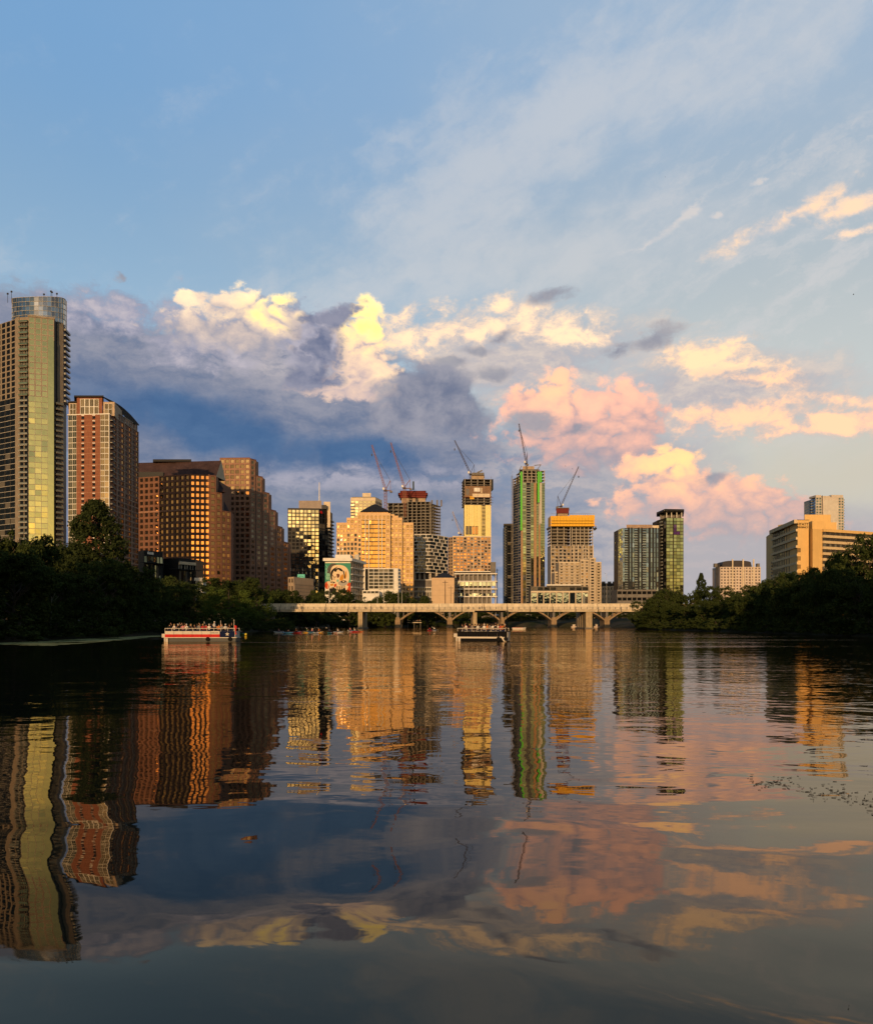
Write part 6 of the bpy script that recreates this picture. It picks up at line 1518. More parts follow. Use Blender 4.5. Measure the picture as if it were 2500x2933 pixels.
# a bare dead snag in the left thicket
r = thing('dead_snag', 'bare pale dead branches standing in the dark left thicket', 'dead tree', (X(152, 123), 123, 0.2)); b = MB(); q = 123.0
for px0, py0, px1, py1, w in ((146, 1770, 148, 1715, .07), (148, 1715, 143, 1682, .045), (148, 1715, 152, 1678, .045), (149, 1720, 168, 1676, .04), (152, 1722, 169, 1708, .035), (146, 1800, 146, 1770, .08), (143, 1690, 148, 1700, .03)):
    b.beam((X(px0, q), q, Z(py0, q)), (X(px1, q), q, Z(py1, q)), w, k=6)
b.build('branches', M_dead, r); b = MB(); b.beam((X(146, q), q, Z(1800, q)), (X(146, q), q, -0.5), 0.09, k=6); b.build('trunk', M_dead, r)
# ------------------------------------------------------------------ the two bridges
M_bridge = stone('bridge_concrete', (0.52, 0.43, 0.30), 0.28, 0.5)
M_bridge2 = stone('bridge_barrier', (0.64, 0.55, 0.41), 0.24, 0.5)
M_pier = stone('pier_concrete', (0.42, 0.32, 0.19), 0.3, 0.4)
def girder_bridge():
    d = 400.0; r = thing('girder_bridge', 'pale concrete road bridge with flat deck on wall piers spanning the lake', 'bridge', (0, d, 0)); L0, L1 = X(770, d), X(1850, d)
    z0, z1, z2 = Z(1752.5, d), Z(1746, d), Z(1728.5, d)
    span = 65.2/F*d; x = X(866, d)-3*span; k = 0
    while x < L1:                                            # girder and barrier come in lengths with open joints
        a, b_ = x+0.12, x+span-0.12
        b = MB(); b.box(a, b_, d, d+19, z0, z1-0.25); b.box(a, b_, d-0.35, d+0.4, z1-0.249, z1+0.12); b.build('deck_girder', M_bridge, r)
        b = MB(); b.box(a, b_, d+2.6, d+3.0, z1+0.12, z2-0.3); b.box(a-0.06, b_+0.06, d+2.45, d+3.15, z2-0.299, z2); b.build('barrier_wall', M_bridge2, r)
        b = MB(); b.box(x-0.22, x+0.22, d-0.5, d-0.1, z0+0.2, z1+0.2); b.box(x-0.12, x+0.12, d-0.42, d-0.18, z1+0.2, z1+1.5); b.build('joint_post', M_concd, r)
        for q in range(1, 4):
            b = MB(); xx = x+span*q/4; b.box(xx-0.11, xx+0.11, d-0.25, d-0.1, z1+0.12, z1+1.35); b.build('railing_post', M_concd, r)
        b = MB()
        for zz, t in ((z1+1.35, 0.07), (z1+0.95, 0.035), (z1+0.6, 0.035)): b.box(a, b_, d-0.24, d-0.12, zz-t, zz+t)
        b.build('handrail', M_bridge, r)
        x += span
    b = MB(); b.box(L0-30, L1+40, d+3.2, d+18.6, z1-0.24, z1+0.02); b.build('roadway', plain('asphalt', (0.05, 0.05, 0.05), 0.9), r)
    b = MB(); b.box(L0-30, L1+40, d+18.7, d+19.1, z1, z1+1.3); b.build('far_parapet', M_bridge, r)
    for px0, px1 in ((1025, 1037.5), (1355, 1366), (1679, 1697)):
        b = MB(); a, c = X(px0, d), X(px1, d); dep = 30.0
        n = 5
        for i in range(n):
            y0 = d+1.0+dep*i/n; ins = 0.0 if i == 0 else 0.18
            b.prism([(a+ins, y0), (c-ins, y0), (c-ins, y0+dep/n*0.8), (a+ins, y0+dep/n*0.8)], -3, z0-0.05)
        b.box(a+0.45, c-0.45, d+1.4, d+dep, -3, z0-0.06); b.build('wall_pier', M_pier, r)
        b = MB(); b.box(a-0.5, c+0.5, d+0.4, d+dep+0.6, -3, 0.55); b.build('pier_footing', M_concd, r)
    for i, (x0, x1) in enumerate(((L0-34, L0-0.5), (L1+0.5, L1+40))): b = MB(); b.box(x0, x1, d+0.5, d+18, -1, z0-0.1); b.build('abutment', M_concd, r)
girder_bridge()
def arch_bridge():
    d = 500.0; r = thing('arch_bridge', 'older concrete bridge with open spandrel arches behind the flat bridge', 'bridge', (0, d, 0)); M_a = stone('arch_concrete', (0.28, 0.19, 0.105), 0.3, 0.4)
    zs, zc, zd = Z(1776, d), Z(1745, d), Z(1742, d); px = [1139, 1288, 1437, 1586, 1738, 1890]
    b = MB(); b.box(X(1010, d), X(2000, d), d, d+14, zd+0.1, zd+1.6); b.build('deck', M_a, r)
    b = MB(); b.box(X(1010, d), X(2000, d), d, d+0.3, zd+1.6, zd+2.6); b.box(X(1010, d), X(2000, d), d+13.7, d+14, zd+1.6, zd+2.6); b.build('parapet', M_a, r)
    for p in px:
        x = X(p, d); b = MB()
        b.prism([(x-1.6, d-0.6), (x+1.6, d-0.6), (x+1.6, d+14.6), (x-1.6, d+14.6)], -3, zs); b.prism([(x-1.25, d-0.3), (x+1.25, d-0.3), (x+1.25, d+14.3), (x-1.25, d+14.3)], zs, zs+1.6); b.box(x-2.1, x+2.1, d-1, d+15, -3, 0.7); b.build('pier', M_a, r)
        b = MB(); b.box(x-0.7, x+0.7, d+0.1, d+13.9, zs+1.6, zd+0.1); b.build('pier_wall', M_concd, r)
    for p, q in zip(px[:-1], px[1:]):
        xa, xb = X(p, d)+1.2, X(q, d)-1.2; K_ = 14
        for off in (0.2, 6.3, 12.6):
            b = MB(); f = lambda t: (xa+(xb-xa)*t, zs+0.4+(zc-zs-0.4)*(1-(2*t-1)**2)); th = lambda t: 0.6+0.45*abs(2*t-1)
            for i in range(K_):
                (x0, h0), (x1, h1) = f(i/K_), f((i+1)/K_); t0, t1 = th(i/K_), th((i+1)/K_)
                vs = [(x0, d+off, h0-t0), (x1, d+off, h1-t1), (x1, d+off, h1), (x0, d+off, h0)]; vs += [(x, y+1.2, z) for x, y, z in vs]
                b.add(vs, [(0, 1, 2, 3), (7, 6, 5, 4), (0, 4, 5, 1), (2, 6, 7, 3)])
            b.build('arch_rib', M_a, r)
        for t in (0.08, 0.17, 0.27, 0.38, 0.62, 0.73, 0.83, 0.92):
            x, h = xa+(xb-xa)*t, zs+0.4+(zc-zs-0.4)*(1-(2*t-1)**2); b = MB(); b.box(x-0.22, x+0.22, d+0.4, d+1.2, h, zd+0.1); b.build('spandrel_column', M_concd, r)
arch_bridge()
def lamp(px, top, d, label, arm=1.5, group='lamp posts along the bridge', zb=None):
    zb = Z(1746, 400)+0.12 if zb is None else zb; z = Z(top, d); x = X(px, d); r = thing('street_lamp', label, 'street lamp', (x, d, zb), group)
    b = MB(); b.lathe([(0.20, zb), (0.15, zb+1), (0.08, z)], 8, (x, d)); b.build('pole', M_framel, r)
    b = MB(); b.beam((x, d, z-0.1), (x+arm*0.7, d, z+0.25), 0.06); b.build('arm', M_framel, r)
    b = MB(); b.box(x+arm*0.6, x+arm*1.2, d-0.18, d+0.18, z+0.15, z+0.35); b.build('lamp_head', M_dark, r)
lamp(943, 1660, 418, 'slim pale lamp post on the bridge in front of the mural'); lamp(1081, 1691, 404, 'pale lamp post on the bridge below the rounded window wing')
lamp(1099, 1684, 417, 'pale lamp post on the bridge under the pyramid building'); lamp(1141, 1664, 417, 'tall pale lamp post on the bridge at the corner of the rounded window wing')
lamp(1151, 1692, 404, 'short dark pole on the bridge beside the golden office building'); lamp(1407, 1652, 417, 'tall thin lamp post on the bridge at the edge of the banded podium')
lamp(1737, 1643, 700, 'curved lamp post standing over the low beige hotel', arm=-1.5, zb=GZ)
def pole(px, top, d, label, w=0.35):
    x = X(px, d); z0 = 5.0; z = Z(top, d); r = thing('utility_pole', label, 'utility pole', (x, d, z0))
    b = MB(); b.lathe([(w, z0), (w*0.7, z)], 8, (x, d)); b.build('pole', stone('creosote', (0.06, 0.04, 0.03), 0.2), r)
    b = MB(); b.box(x-2.2, x+2.2, d-0.15, d+0.15, z-1.6, z-1.3); b.build('crossarm', M_dark, r)
pole(1275, 1663, 640, 'dark wooden utility pole in front of the blank tan box'); pole(1291, 1679, 640, 'thinner utility pole at the edge of the blank tan box', 0.2)
pole(1424, 1629, 800, 'thin tall dark mast beside the banded podium building', 0.45)

# ------------------------------------------------------------------ people
M_skin = plain('skin_light', (0.52, 0.30, 0.20), 0.6); M_skin2 = plain('skin_brown', (0.22, 0.11, 0.06), 0.6)
SHIRT = {'white': (0.74, 0.70, 0.64), 'black': (0.015, 0.015, 0.017), 'red': (0.42, 0.03, 0.03), 'orange': (0.60, 0.20, 0.05), 'grey': (0.22, 0.21, 0.20), 'navy': (0.02, 0.03, 0.08), 'green': (0.06, 0.20, 0.08), 'yellow': (0.65, 0.45, 0.08), 'teal': (0.05, 0.25, 0.26), 'pink': (0.60, 0.25, 0.25)}
SM = {k: plain('cloth_'+k, v, 0.85) for k, v in SHIRT.items()}
HAIR = {'dark': plain('hair_dark', (0.012, 0.009, 0.007), 0.6), 'brown': plain('hair_brown', (0.07, 0.035, 0.015), 0.6), 'blond': plain('hair_blond', (0.36, 0.24, 0.11), 0.6), 'white cap': plain('cap_white', (0.72, 0.70, 0.66), 0.8), 'straw hat': plain('straw_hat', (0.50, 0.38, 0.20), 0.8)}
def body_mesh(pose):
    """one continuous figure grown round a skeleton; the pelvis is at the origin"""
    J = {'pel': (0, 0, 0, .125), 'wai': (0, 0, .16, .115), 'che': (0, 0.0, .36, .135), 'nck': (0, 0, .54, .055), 'hd0': (0, -.01, .63, .085), 'hd1': (0, -.015, .74, .085)}
    E = [('pel', 'wai'), ('wai', 'che'), ('che', 'nck'), ('nck', 'hd0'), ('hd0', 'hd1')]
    def arm(s, el, wr, ha):
        J[f'sh{s}'] = (.19*s, 0, .47, .062); J[f'el{s}'] = (*el, .045); J[f'wr{s}'] = (*wr, .034); J[f'ha{s}'] = (*ha, .040)
        E.extend([('che', f'sh{s}'), (f'sh{s}', f'el{s}'), (f'el{s}', f'wr{s}'), (f'wr{s}', f'ha{s}')])
    def leg(s, kn, an, to):
        J[f'hi{s}'] = (.10*s, 0, -.04, .092); J[f'kn{s}'] = (*kn, .066); J[f'an{s}'] = (*an, .045); J[f'to{s}'] = (*to, .040)
        E.extend([('pel', f'hi{s}'), (f'hi{s}', f'kn{s}'), (f'kn{s}', f'an{s}'), (f'an{s}', f'to{s}')])
    if pose in ('sit', 'arm_up', 'paddle', 'both_up'):
        for s in (-1, 1):
            if pose == 'paddle': leg(s, (.13*s, -.42, .10), (.12*s, -.82, .0), (.12*s, -.90, .10))
            else: leg(s, (.12*s, -.44, .02), (.12*s, -.46, -.40), (.12*s, -.60, -.44))
    else:
        st = 0.22 if pose == 'walk' else 0.03
        leg(-1, (-.11, -st, -.44), (-.11, -st*.6, -.86), (-.11, -st*.6-.14, -.90)); leg(1, (.11, st*.3, -.45), (.11, st*1.5, -.84), (.11, st*1.5-.12, -.90))
    up = ((.30, -.12, .66), (.20, -.25, .88), (.19, -.27, .97)); dn = ((.27, .02, .22), (.24, -.20, .08), (.22, -.27, .06)); ph = ((.27, -.10, .24), (.14, -.34, .42), (.10, -.38, .48))
    mir = lambda t: tuple((-a, b, c) for a, b, c in t)
    if pose == 'arm_up': arm(1, *up); arm(-1, *mir(dn))
    elif pose == 'both_up': arm(1, *up); arm(-1, *mir(ph))
    elif pose == 'paddle': arm(1, (.32, -.16, .30), (.34, -.42, .34), (.33, -.48, .35)); arm(-1, (-.32, -.10, .24), (-.34, -.36, .18), (-.33, -.42, .17))
    elif pose == 'walk': arm(1, (.25, -.10, .24), (.23, -.26, .05), (.22, -.30, .0)); arm(-1, (-.25, .12, .24), (-.24, .14, .0), (-.23, .14, -.06))
    else: arm(1, *ph) if pose == 'sit' else arm(1, *dn); arm(-1, *mir(dn))
    names = list(J); me = bpy.data.meshes.new('tmp'); me.from_pydata([J[n][:3] for n in names], [(names.index(a), names.index(b)) for a, b in E], [])
    o = bpy.data.objects.new('tmp', me); COL.objects.link(o); o.modifiers.new('s', 'SKIN'); u = o.modifiers.new('d', 'SUBSURF'); u.levels = 1; u.render_levels = 1
    for i, n in enumerate(names): me.skin_vertices[0].data[i].radius = (J[n][3], J[n][3]); me.skin_vertices[0].data[i].use_root = (n == 'pel')
    out = bpy.data.meshes.new_from_object(o.evaluated_get(bpy.context.evaluated_depsgraph_get())); bpy.data.objects.remove(o)
    out.name = 'person_'+pose; out.materials.clear()
    for m in (M_skin, SM['white'], SM['navy']): out.materials.append(m)
    el = [Vector(J[f'el{s}'][:3]) for s in (-1, 1)]; wr = [Vector(J[f'ha{s}'][:3]) for s in (-1, 1)]
    for p in out.polygons:
        c = p.center; mi = 1
        if c.z > 0.555 and abs(c.x) < 0.14: mi = 0
        for a, b in zip(el, wr):
            ab = b-a; t = max(0, min(1, (Vector(c)-a).dot(ab)/ab.length_squared)); 
            if (Vector(c)-(a+ab*t)).length < 0.075 and t > 0.05: mi = 0
        if c.z < 0.06 or (c.y < -0.14 and c.z < 0.12): mi = 2 if mi == 1 else mi
        p.material_index = mi; p.use_smooth = True
    return out
POSE = {p: body_mesh(p) for p in ('sit', 'arm_up', 'both_up', 'paddle', 'walk', 'stand')}
def hair_mesh(kind):
    b = MB()
    if kind == 'hat': b.lathe([(0.175, 0.735), (0.17, 0.75), (0.105, 0.755), (0.10, 0.83), (0.06, 0.86)], 14, (0, -0.015))
    elif kind == 'cap':
        b.lathe([(0.100, 0.715), (0.103, 0.76), (0.085, 0.815), (0.04, 0.84)], 14, (0, -0.012)); b.box(-0.07, 0.07, -0.20, -0.09, 0.742, 0.756)
    else:
        b.lathe([(0.075, 0.60), (0.100, 0.68), (0.107, 0.75), (0.090, 0.81), (0.04, 0.845)], 14, (0, 0.012))
    me = b.mesh('hair_'+kind, M_dark)
    for p in me.polygons: p.use_smooth = True
    return me
HM = {k: hair_mesh(k) for k in ('hair', 'cap', 'hat')}
def person(loc, rz, pose, shirt, hair, label, group, skin=0, legs='navy', s=1.0):
    o = link('person', POSE[pose]); o.location = loc; o.rotation_euler = (0, 0, rz); o.scale = (s, s, s); tag(o, label, 'person', group)
    for i, m in enumerate((M_skin2 if skin else M_skin, SM[shirt], SM[legs])): o.material_slots[i].link = 'OBJECT'; o.material_slots[i].material = m
    k = 'hat' if 'hat' in hair else 'cap' if 'cap' in hair else 'hair'
    h = link(k if k != 'hair' else 'hair', HM[k], o); 
    h.material_slots[0].link = 'OBJECT'; h.material_slots[0].material = HAIR[hair]
    return o
ORD = ['first', 'second', 'third', 'fourth', 'fifth', 'sixth', 'seventh', 'eighth', 'ninth', 'tenth', 'eleventh', 'twelfth', 'thirteenth', 'fourteenth', 'fifteenth', 'sixteenth', 'seventeenth', 'eighteenth']

# ------------------------------------------------------------------ tour boats
M_bwhite = plain('boat_white', (0.60, 0.54, 0.46), 0.65); M_bred = plain('boat_red', (0.55, 0.025, 0.02), 0.65); M_bnavy = plain('boat_navy', (0.010, 0.016, 0.05), 0.8, 0.0, 0.03); M_bblack = plain('boat_black', (0.010, 0.010, 0.011), 0.8, 0.0, 0.03)
M_alu_shade = plain('shade_dark_aluminium', (0.10, 0.10, 0.095), 0.6); M_tyre = plain('tyre_rubber', (0.012, 0.012, 0.012), 0.8)  # aluminium coloured dark in place of the shadow under the deck
def tour_boat(name, label, loc, rz, Lb, Wb, scheme):
    """local frame: x to the bow, y across; the side seen is y < 0"""
    r = thing(name, label, 'boat', loc, None, rz); hb = Lb/2; yb = Wb/2
    def P(n, b, m): return b.build(n, m, r, off=(0, 0, 0))
    for s in (-1, 1):
        b = MB(); y = s*(yb-0.5); K_ = 10; vs = []
        for k, x in enumerate((-hb+0.3, -hb+0.6, hb-1.4, hb-0.2)):
            rr = (0.22, 0.32, 0.32, 0.10)[k]; vs += [(x, y+rr*math.cos(6.283*i/K_), 0.16+(0.18 if k == 3 else 0)+rr*math.sin(6.283*i/K_)) for i in range(K_)]
        b.add(vs, [(k*K_+i, k*K_+(i+1) % K_, (k+1)*K_+(i+1) % K_, (k+1)*K_+i) for k in range(3) for i in range(K_)] + [tuple(range(K_))[::-1], tuple(range(3*K_, 4*K_))]); P('pontoon', b, M_alu_shade)
    b = MB(); b.box(-hb, hb, -yb, yb, 0.50, 0.60); P('deck', b, M_bwhite)
    b = MB(); b.box(hb*0.05 if scheme == 'flag' else -hb+0.35, hb-0.15, -yb+0.08, yb-0.08, 0.02, 0.46); P('bow_hull', b, M_alu_shade if scheme == 'flag' else M_bblack)  # black boat: a dark box in place of the shade under the deck
    def side(x0, x1, mats):
        for s in (-1, 1):
            y = s*yb; 
            for (z0, z1, m, nm) in mats: b = MB(); b.box(x0+0.02, x1-0.02, min(y, y-s*0.06), max(y, y-s*0.06), z0, z1); P(nm, b, m)
    if scheme == 'flag':
        n = 6; xa = -hb; xb = hb*0.53
        for k in range(n): side(xa+(xb-xa)*k/n, xa+(xb-xa)*(k+1)/n, [(0.60, 1.00, M_bred, 'red_panel'), (1.00, 1.42, M_bwhite, 'white_panel')])
        side(xb, hb-0.25, [(0.62, 1.42, M_bnavy, 'navy_panel')])
        b = MB(); R0, R1 = 0.30, 0.12; pts = [(hb*0.74+(R0 if i % 2 == 0 else R1)*math.sin(math.pi*i/5), -yb-0.03, 1.02+(R0 if i % 2 == 0 else R1)*math.cos(math.pi*i/5)) for i in range(10)]
        b.add(pts+[(hb*0.74, -yb-0.035, 1.02)], [(10, (i+1) % 10, i) for i in range(10)]); P('star', b, M_bwhite)
        cu = bpy.data.curves.new('lettering', 'FONT'); cu.body = 'LONE STAR'; cu.size = 0.2; cu.extrude = 0.004; cu.align_x = 'CENTER'
        t = bpy.data.objects.new('lt', cu); COL.objects.link(t); me = bpy.data.meshes.new_from_object(t.evaluated_get(bpy.context.evaluated_depsgraph_get())); bpy.data.objects.remove(t)
        me.materials.clear(); me.materials.append(M_bnavy); o = link('lettering', me, r); o.location = (hb*0.38, -yb-0.03, 1.12); o.rotation_euler = (math.pi/2, 0, 0)
    else:
        n = 5
        for k in range(n): side(-hb+Lb*k/n, -hb+Lb*(k+1)/n, [(0.62, 1.36, M_bblack, 'black_panel')])
        b = MB(); b.box(-hb-0.05, hb*0.72, -yb-0.06, -yb, 0.42, 0.64); b.box(-hb-0.05, hb*0.72, yb, yb+0.06, 0.42, 0.64); P('white_trim', b, M_bwhite)
    for xx in (-hb, hb-0.25): b = MB(); b.box(xx, xx+0.06, -yb+0.07, yb-0.07, 0.62, 1.40); P('end_panel', b, M_bwhite if scheme == 'flag' else M_bblack)
    for s in (-1, 1):
        b = MB(); y = s*(yb-0.03); b.beam((-hb, y, 1.78), (hb-0.2, y, 1.78), 0.04, k=6); P('top_rail', b, M_bwhite)
        k = 10
        for i in range(k+1): b = MB(); x = -hb+0.05+(Lb-0.3)*i/k; b.beam((x, y, 1.38), (x, y, 1.78), 0.035, k=6); P('rail_post', b, M_bwhite)
    for x in ((hb*0.2, hb*0.82) if scheme == 'flag' else (hb*0.66, hb*0.95)):
        b = MB(); K_, T = 12, 6; R, q = 0.17, 0.12
        for i in range(K_):
            for j in range(T): a, c = 6.283*i/K_, 6.283*j/T; b.v.append((x+(R+q*math.cos(c))*math.cos(a), -yb-0.13+q*math.sin(c), 0.36+(R+q*math.cos(c))*math.sin(a)))
        for i in range(K_):
            for j in range(T): b.f.append((i*T+j, ((i+1) % K_)*T+j, ((i+1) % K_)*T+(j+1) % T, i*T+(j+1) % T)); b.m.append(0)
        P('tyre_fender', b, M_tyre)
    b = MB(); b.box(-hb-0.75, -hb-0.2, -0.28, 0.28, 0.55, 1.05); b.beam((-hb-0.42, 0, 0.55), (-hb-0.38, 0, -0.5), 0.13, k=6); P('outboard_motor', b, M_bwhite)
    b = MB(); b.box(-hb+0.15, -hb+0.45, -yb-0.05, -yb+0.12, -0.15, 0.46); P('stern_bracket', b, M_bwhite)
    for s in (-1, 1): b = MB(); b.box(-hb+0.5, hb-1.0, s*(yb-0.62)-0.22, s*(yb-0.62)+0.22, 0.6, 1.42); P('bench', b, M_bwhite if scheme == 'flag' else M_framel)
    b = MB(); b.box(-hb+0.9, hb-1.6, -0.3, 0.3, 0.6, 1.42); P('centre_bench', b, M_framel)
    b = MB(); b.box(hb*0.42, hb*0.42+0.5, -0.4, 0.4, 0.6, 1.7); P('helm_console', b, M_bwhite)
    return r
def to_world(r, x, y, z):
    c, s = math.cos(r.rotation_euler[2]), math.sin(r.rotation_euler[2]); return (r.location[0]+x*c-y*s, r.location[1]+x*s+y*c, r.location[2]+z)
# the striped boat at the left
dL = 109.0; Lb = 9.45
bL = tour_boat('tour_boat', 'pontoon tour boat painted white, red and navy, full of passengers', (X(583, dL), dL, 0.0), math.radians(3), Lb, 3.2, 'flag')
for x, h in ((-Lb*0.02, 2.72), (Lb*0.215, 2.85)): b = MB(); b.beam((x, 1.2, 0.6), (x, 1.2, h), 0.035, k=6); b.build('canopy_pole', M_bwhite, bL, off=(0, 0, 0))
b = MB(); b.beam((Lb*0.462, -1.5, 0.6), (Lb*0.462, -1.5, 3.0), 0.035, k=6); b.build('flagpole', M_bwhite, bL, off=(0, 0, 0))
b = MB(); K_ = 6
for i in range(K_+1): zz = 2.25-i*0.20; b.v += [(Lb*0.466, -1.5, zz), (Lb*0.466+0.26+0.06*math.sin(i*1.3), -1.5+0.12*math.cos(i*1.7), zz-0.1)]
for i in range(K_): b.f.append((2*i, 2*i+1, 2*i+3, 2*i+2)); b.m.append(0)
b.build('flag', M_bred, bL, off=(0, 0, 0))
people_L = [(-6.1, -1.2, 'arm_up', 'black', 'dark'), (-5.2, -1.4, 'sit', 'white', 'blond'), (-4.5, -1.2, 'both_up', 'black', 'white cap'), (-3.6, -1.3, 'arm_up', 'pink', 'brown'), (-2.9, -1.3, 'sit', 'white', 'white cap'), (-2.1, -1.2, 'sit', 'black', 'blond'), (-1.4, -1.3, 'sit', 'black', 'dark'),
            (-0.5, -1.3, 'arm_up', 'grey', 'brown'), (0.2, -1.4, 'sit', 'red', 'blond'), (0.8, -1.2, 'sit', 'red', 'dark'), (1.4, -1.4, 'sit', 'white', 'white cap'), (3.2, -1.3, 'arm_up', 'orange', 'dark'), (3.8, -1.3, 'sit', 'grey', 'brown'), (4.5, -1.5, 'sit', 'white', 'white cap'), (5.2, -1.3, 'both_up', 'black', 'brown')]
for i, (x, y, po, sh, ha) in enumerate(people_L):
    lab = f'{ORD[i]} seated passenger from the stern of the striped boat, {sh} top, {ha if "cap" in ha else ha+" hair"}' + (', arm raised' if 'up' in po else '')
    person(to_world(bL, x*0.70, y*0.72, 1.56), rs.uniform(-0.5, 1.0), po, sh, ha, lab, 'passengers on the striped tour boat', skin=int(i % 5 == 3))
person(to_world(bL, 1.55, -0.5, 1.90), 1.2, 'stand', 'white', 'white cap', 'guide in white shirt and cap standing high amidships on the striped boat', 'passengers on the striped tour boat', legs='black')
for i in range(8): person(to_world(bL, -3.9+i*0.95, 0.95, 1.56), math.pi+rs.uniform(-.5, .5), rs.choice(['sit', 'arm_up']), rs.choice(['black', 'grey', 'navy']), rs.choice(['dark', 'brown']), f'{ORD[i]} passenger from the stern on the far bench of the striped boat', 'passengers on the striped tour boat')
# the black boat in the middle
dR = 111.0; LbR = 6.9
bR = tour_boat('tour_boat', 'black sided pontoon tour boat crowded with passengers near mid lake', (X(1386, dR), dR, 0.0), math.radians(-14), LbR, 2.9, 'black')
for x in (LbR*0.18, LbR*0.30, LbR*0.44): b = MB(); b.beam((x, 1.1, 0.6), (x, 1.1, 4.2), 0.045, k=6); b.build('canopy_post', M_bblack, bR, off=(0, 0, 0))
b = MB(); b.prism([(-LbR*0.16, -1.0), (LbR*0.46, -1.0), (LbR*0.46, 1.6), (-LbR*0.16, 1.6)], 4.12, 4.2); b.box(-LbR*0.16, LbR*0.46, -1.05, -1.0, 3.95, 4.2); b.build('raised_canopy', M_bblack, bR, off=(0, 0, 0))
b = MB(); b.box(LbR*0.44, LbR*0.5, -1.0, 1.0, 0.1, 1.3); b.add([(LbR*0.36, -1.5, 0.75), (LbR*0.40, -1.5, 0.65), (LbR*0.49, -1.48, 0.03), (LbR*0.43, -1.48, 0.02)], [(0, 1, 2, 3)]); b.build('bow_ladder', M_bwhite, bR, off=(0, 0, 0))
people_R = [(-3.9, -1.1, 'sit', 'black', 'brown'), (-3.2, -1.1, 'sit', 'white', 'dark'), (-2.5, -1.0, 'sit', 'black', 'blond'), (-2.0, -1.2, 'sit', 'grey', 'dark'), (-1.5, -0.9, 'arm_up', 'black', 'brown'), (-0.9, -1.2, 'sit', 'white', 'dark'), (-0.3, -1.1, 'sit', 'black', 'brown'), (0.3, -1.2, 'sit', 'white', 'white cap'), (0.8, -1.0, 'sit', 'orange', 'blond'),
            (1.3, -1.2, 'sit', 'grey', 'dark'), (1.9, -1.1, 'arm_up', 'white', 'brown'), (2.4, -1.2, 'sit', 'black', 'dark'), (2.8, -1.0, 'sit', 'white', 'blond'), (3.3, -1.1, 'sit', 'red', 'brown'), (3.7, -1.2, 'both_up', 'orange', 'dark'), (4.1, -1.0, 'sit', 'black', 'white cap')]
for i, (x, y, po, sh, ha) in enumerate(people_R):
    lab = f'{ORD[i]} passenger from the left end of the black boat, {sh} top, {ha if "cap" in ha else ha+" hair"}' + (', arm raised' if 'up' in po else '')
    person(to_world(bR, x*0.74, y*0.75, 1.56), rs.uniform(-0.8, 0.8), po, sh, ha, lab, 'passengers on the black tour boat', skin=int(i % 4 == 2))
for i in range(7): person(to_world(bR, -2.6+i*0.85, 0.85, 1.56), math.pi+rs.uniform(-.5, .5), rs.choice(['sit', 'arm_up']), rs.choice(['black', 'grey', 'red']), rs.choice(['dark', 'brown', 'blond']), f'{ORD[i]} passenger from the left on the far bench of the black boat', 'passengers on the black tour boat')

# ------------------------------------------------------------------ kayaks and small craft
def kayak_mesh(L, W):
    b = MB(); n = 10; K_ = 8; vs = []
    for i in range(n+1):
        t = i/n; w = W/2*max(0.04, math.sin(math.pi*t)**0.6); x = (t-0.5)*L; up = 0.16*abs(2*t-1)**3; h = 0.16*max(0.3, math.sin(math.pi*t)**0.5)
        vs += [(x, w*math.cos(6.283*j/K_), 0.12+up+h*math.sin(6.283*j/K_)) for j in range(K_)]
    b.add(vs, [(i*K_+j, i*K_+(j+1) % K_, (i+1)*K_+(j+1) % K_, (i+1)*K_+j) for i in range(n) for j in range(K_)] + [tuple(range(K_))[::-1], tuple(range(n*K_, (n+1)*K_))])
    return b
KM = {}
def kayak(px, py, color, rz, shirt, hair, label, plabel, up=False, L=2.8):
    d = yd(py); x = X(px, d); r = thing('kayak', label, 'kayak', (x, d, 0.02), 'kayaks gathered by the bridge', rz)
    m = plain('hull_'+color, {'white': (0.65, 0.65, 0.62), 'blue': (0.06, 0.22, 0.38), 'red': (0.52, 0.03, 0.025), 'yellow': (0.72, 0.40, 0.03), 'orange': (0.72, 0.17, 0.02), 'teal': (0.04, 0.26, 0.28), 'green': (0.03, 0.14, 0.06)}[color], 0.3)
    if color not in KM: KM[color] = kayak_mesh(L, 0.78).mesh('kayak_hull', m)
    link('hull', KM[color], r)
    b = MB(); b.prism([(-0.45, -0.26), (0.35, -0.26), (0.35, 0.26), (-0.45, 0.26)], 0.26, 0.31); b.prism([(-0.52, -0.24), (-0.45, -0.24), (-0.45, 0.24), (-0.52, 0.24)], 0.28, 0.62); b.build('seat', M_dark, r, off=(0, 0, 0))
    if shirt:
        person((x-0.1*math.cos(rz), d-0.1*math.sin(rz), 0.44), rz+math.pi/2, 'paddle', shirt, hair, plabel, 'kayakers by the bridge')
        p = thing('paddle', f'double bladed paddle held by the {plabel.split(" in ")[0] if "from the left" in plabel else plabel.split(" beside")[0].split(" just")[0]}', 'paddle', (x, d, 0.8), 'kayak paddles'); a = rs.uniform(0.2, 0.6)*(1 if up else rs.choice((-1, 1)))
        c = Vector((x+0.42*math.cos(rz), d+0.42*math.sin(rz), 0.78)); u = Vector((-math.sin(rz)*math.cos(a), math.cos(rz)*math.cos(a), math.sin(a)))
        b = MB(); b.beam(c-u*1.0, c+u*1.0, 0.018, k=6); b.build('shaft', M_dark, p)
        for s in (-1, 1): b = MB(); e = c+u*s*1.0; q = c+u*s*1.35; w = Vector((0, 0, 1))*0.09; b.add([tuple(e-w*.4), tuple(e+w*.4), tuple(q+w), tuple(q-w)], [(0, 1, 2, 3)]); b.build('blade', M_bwhite, p)
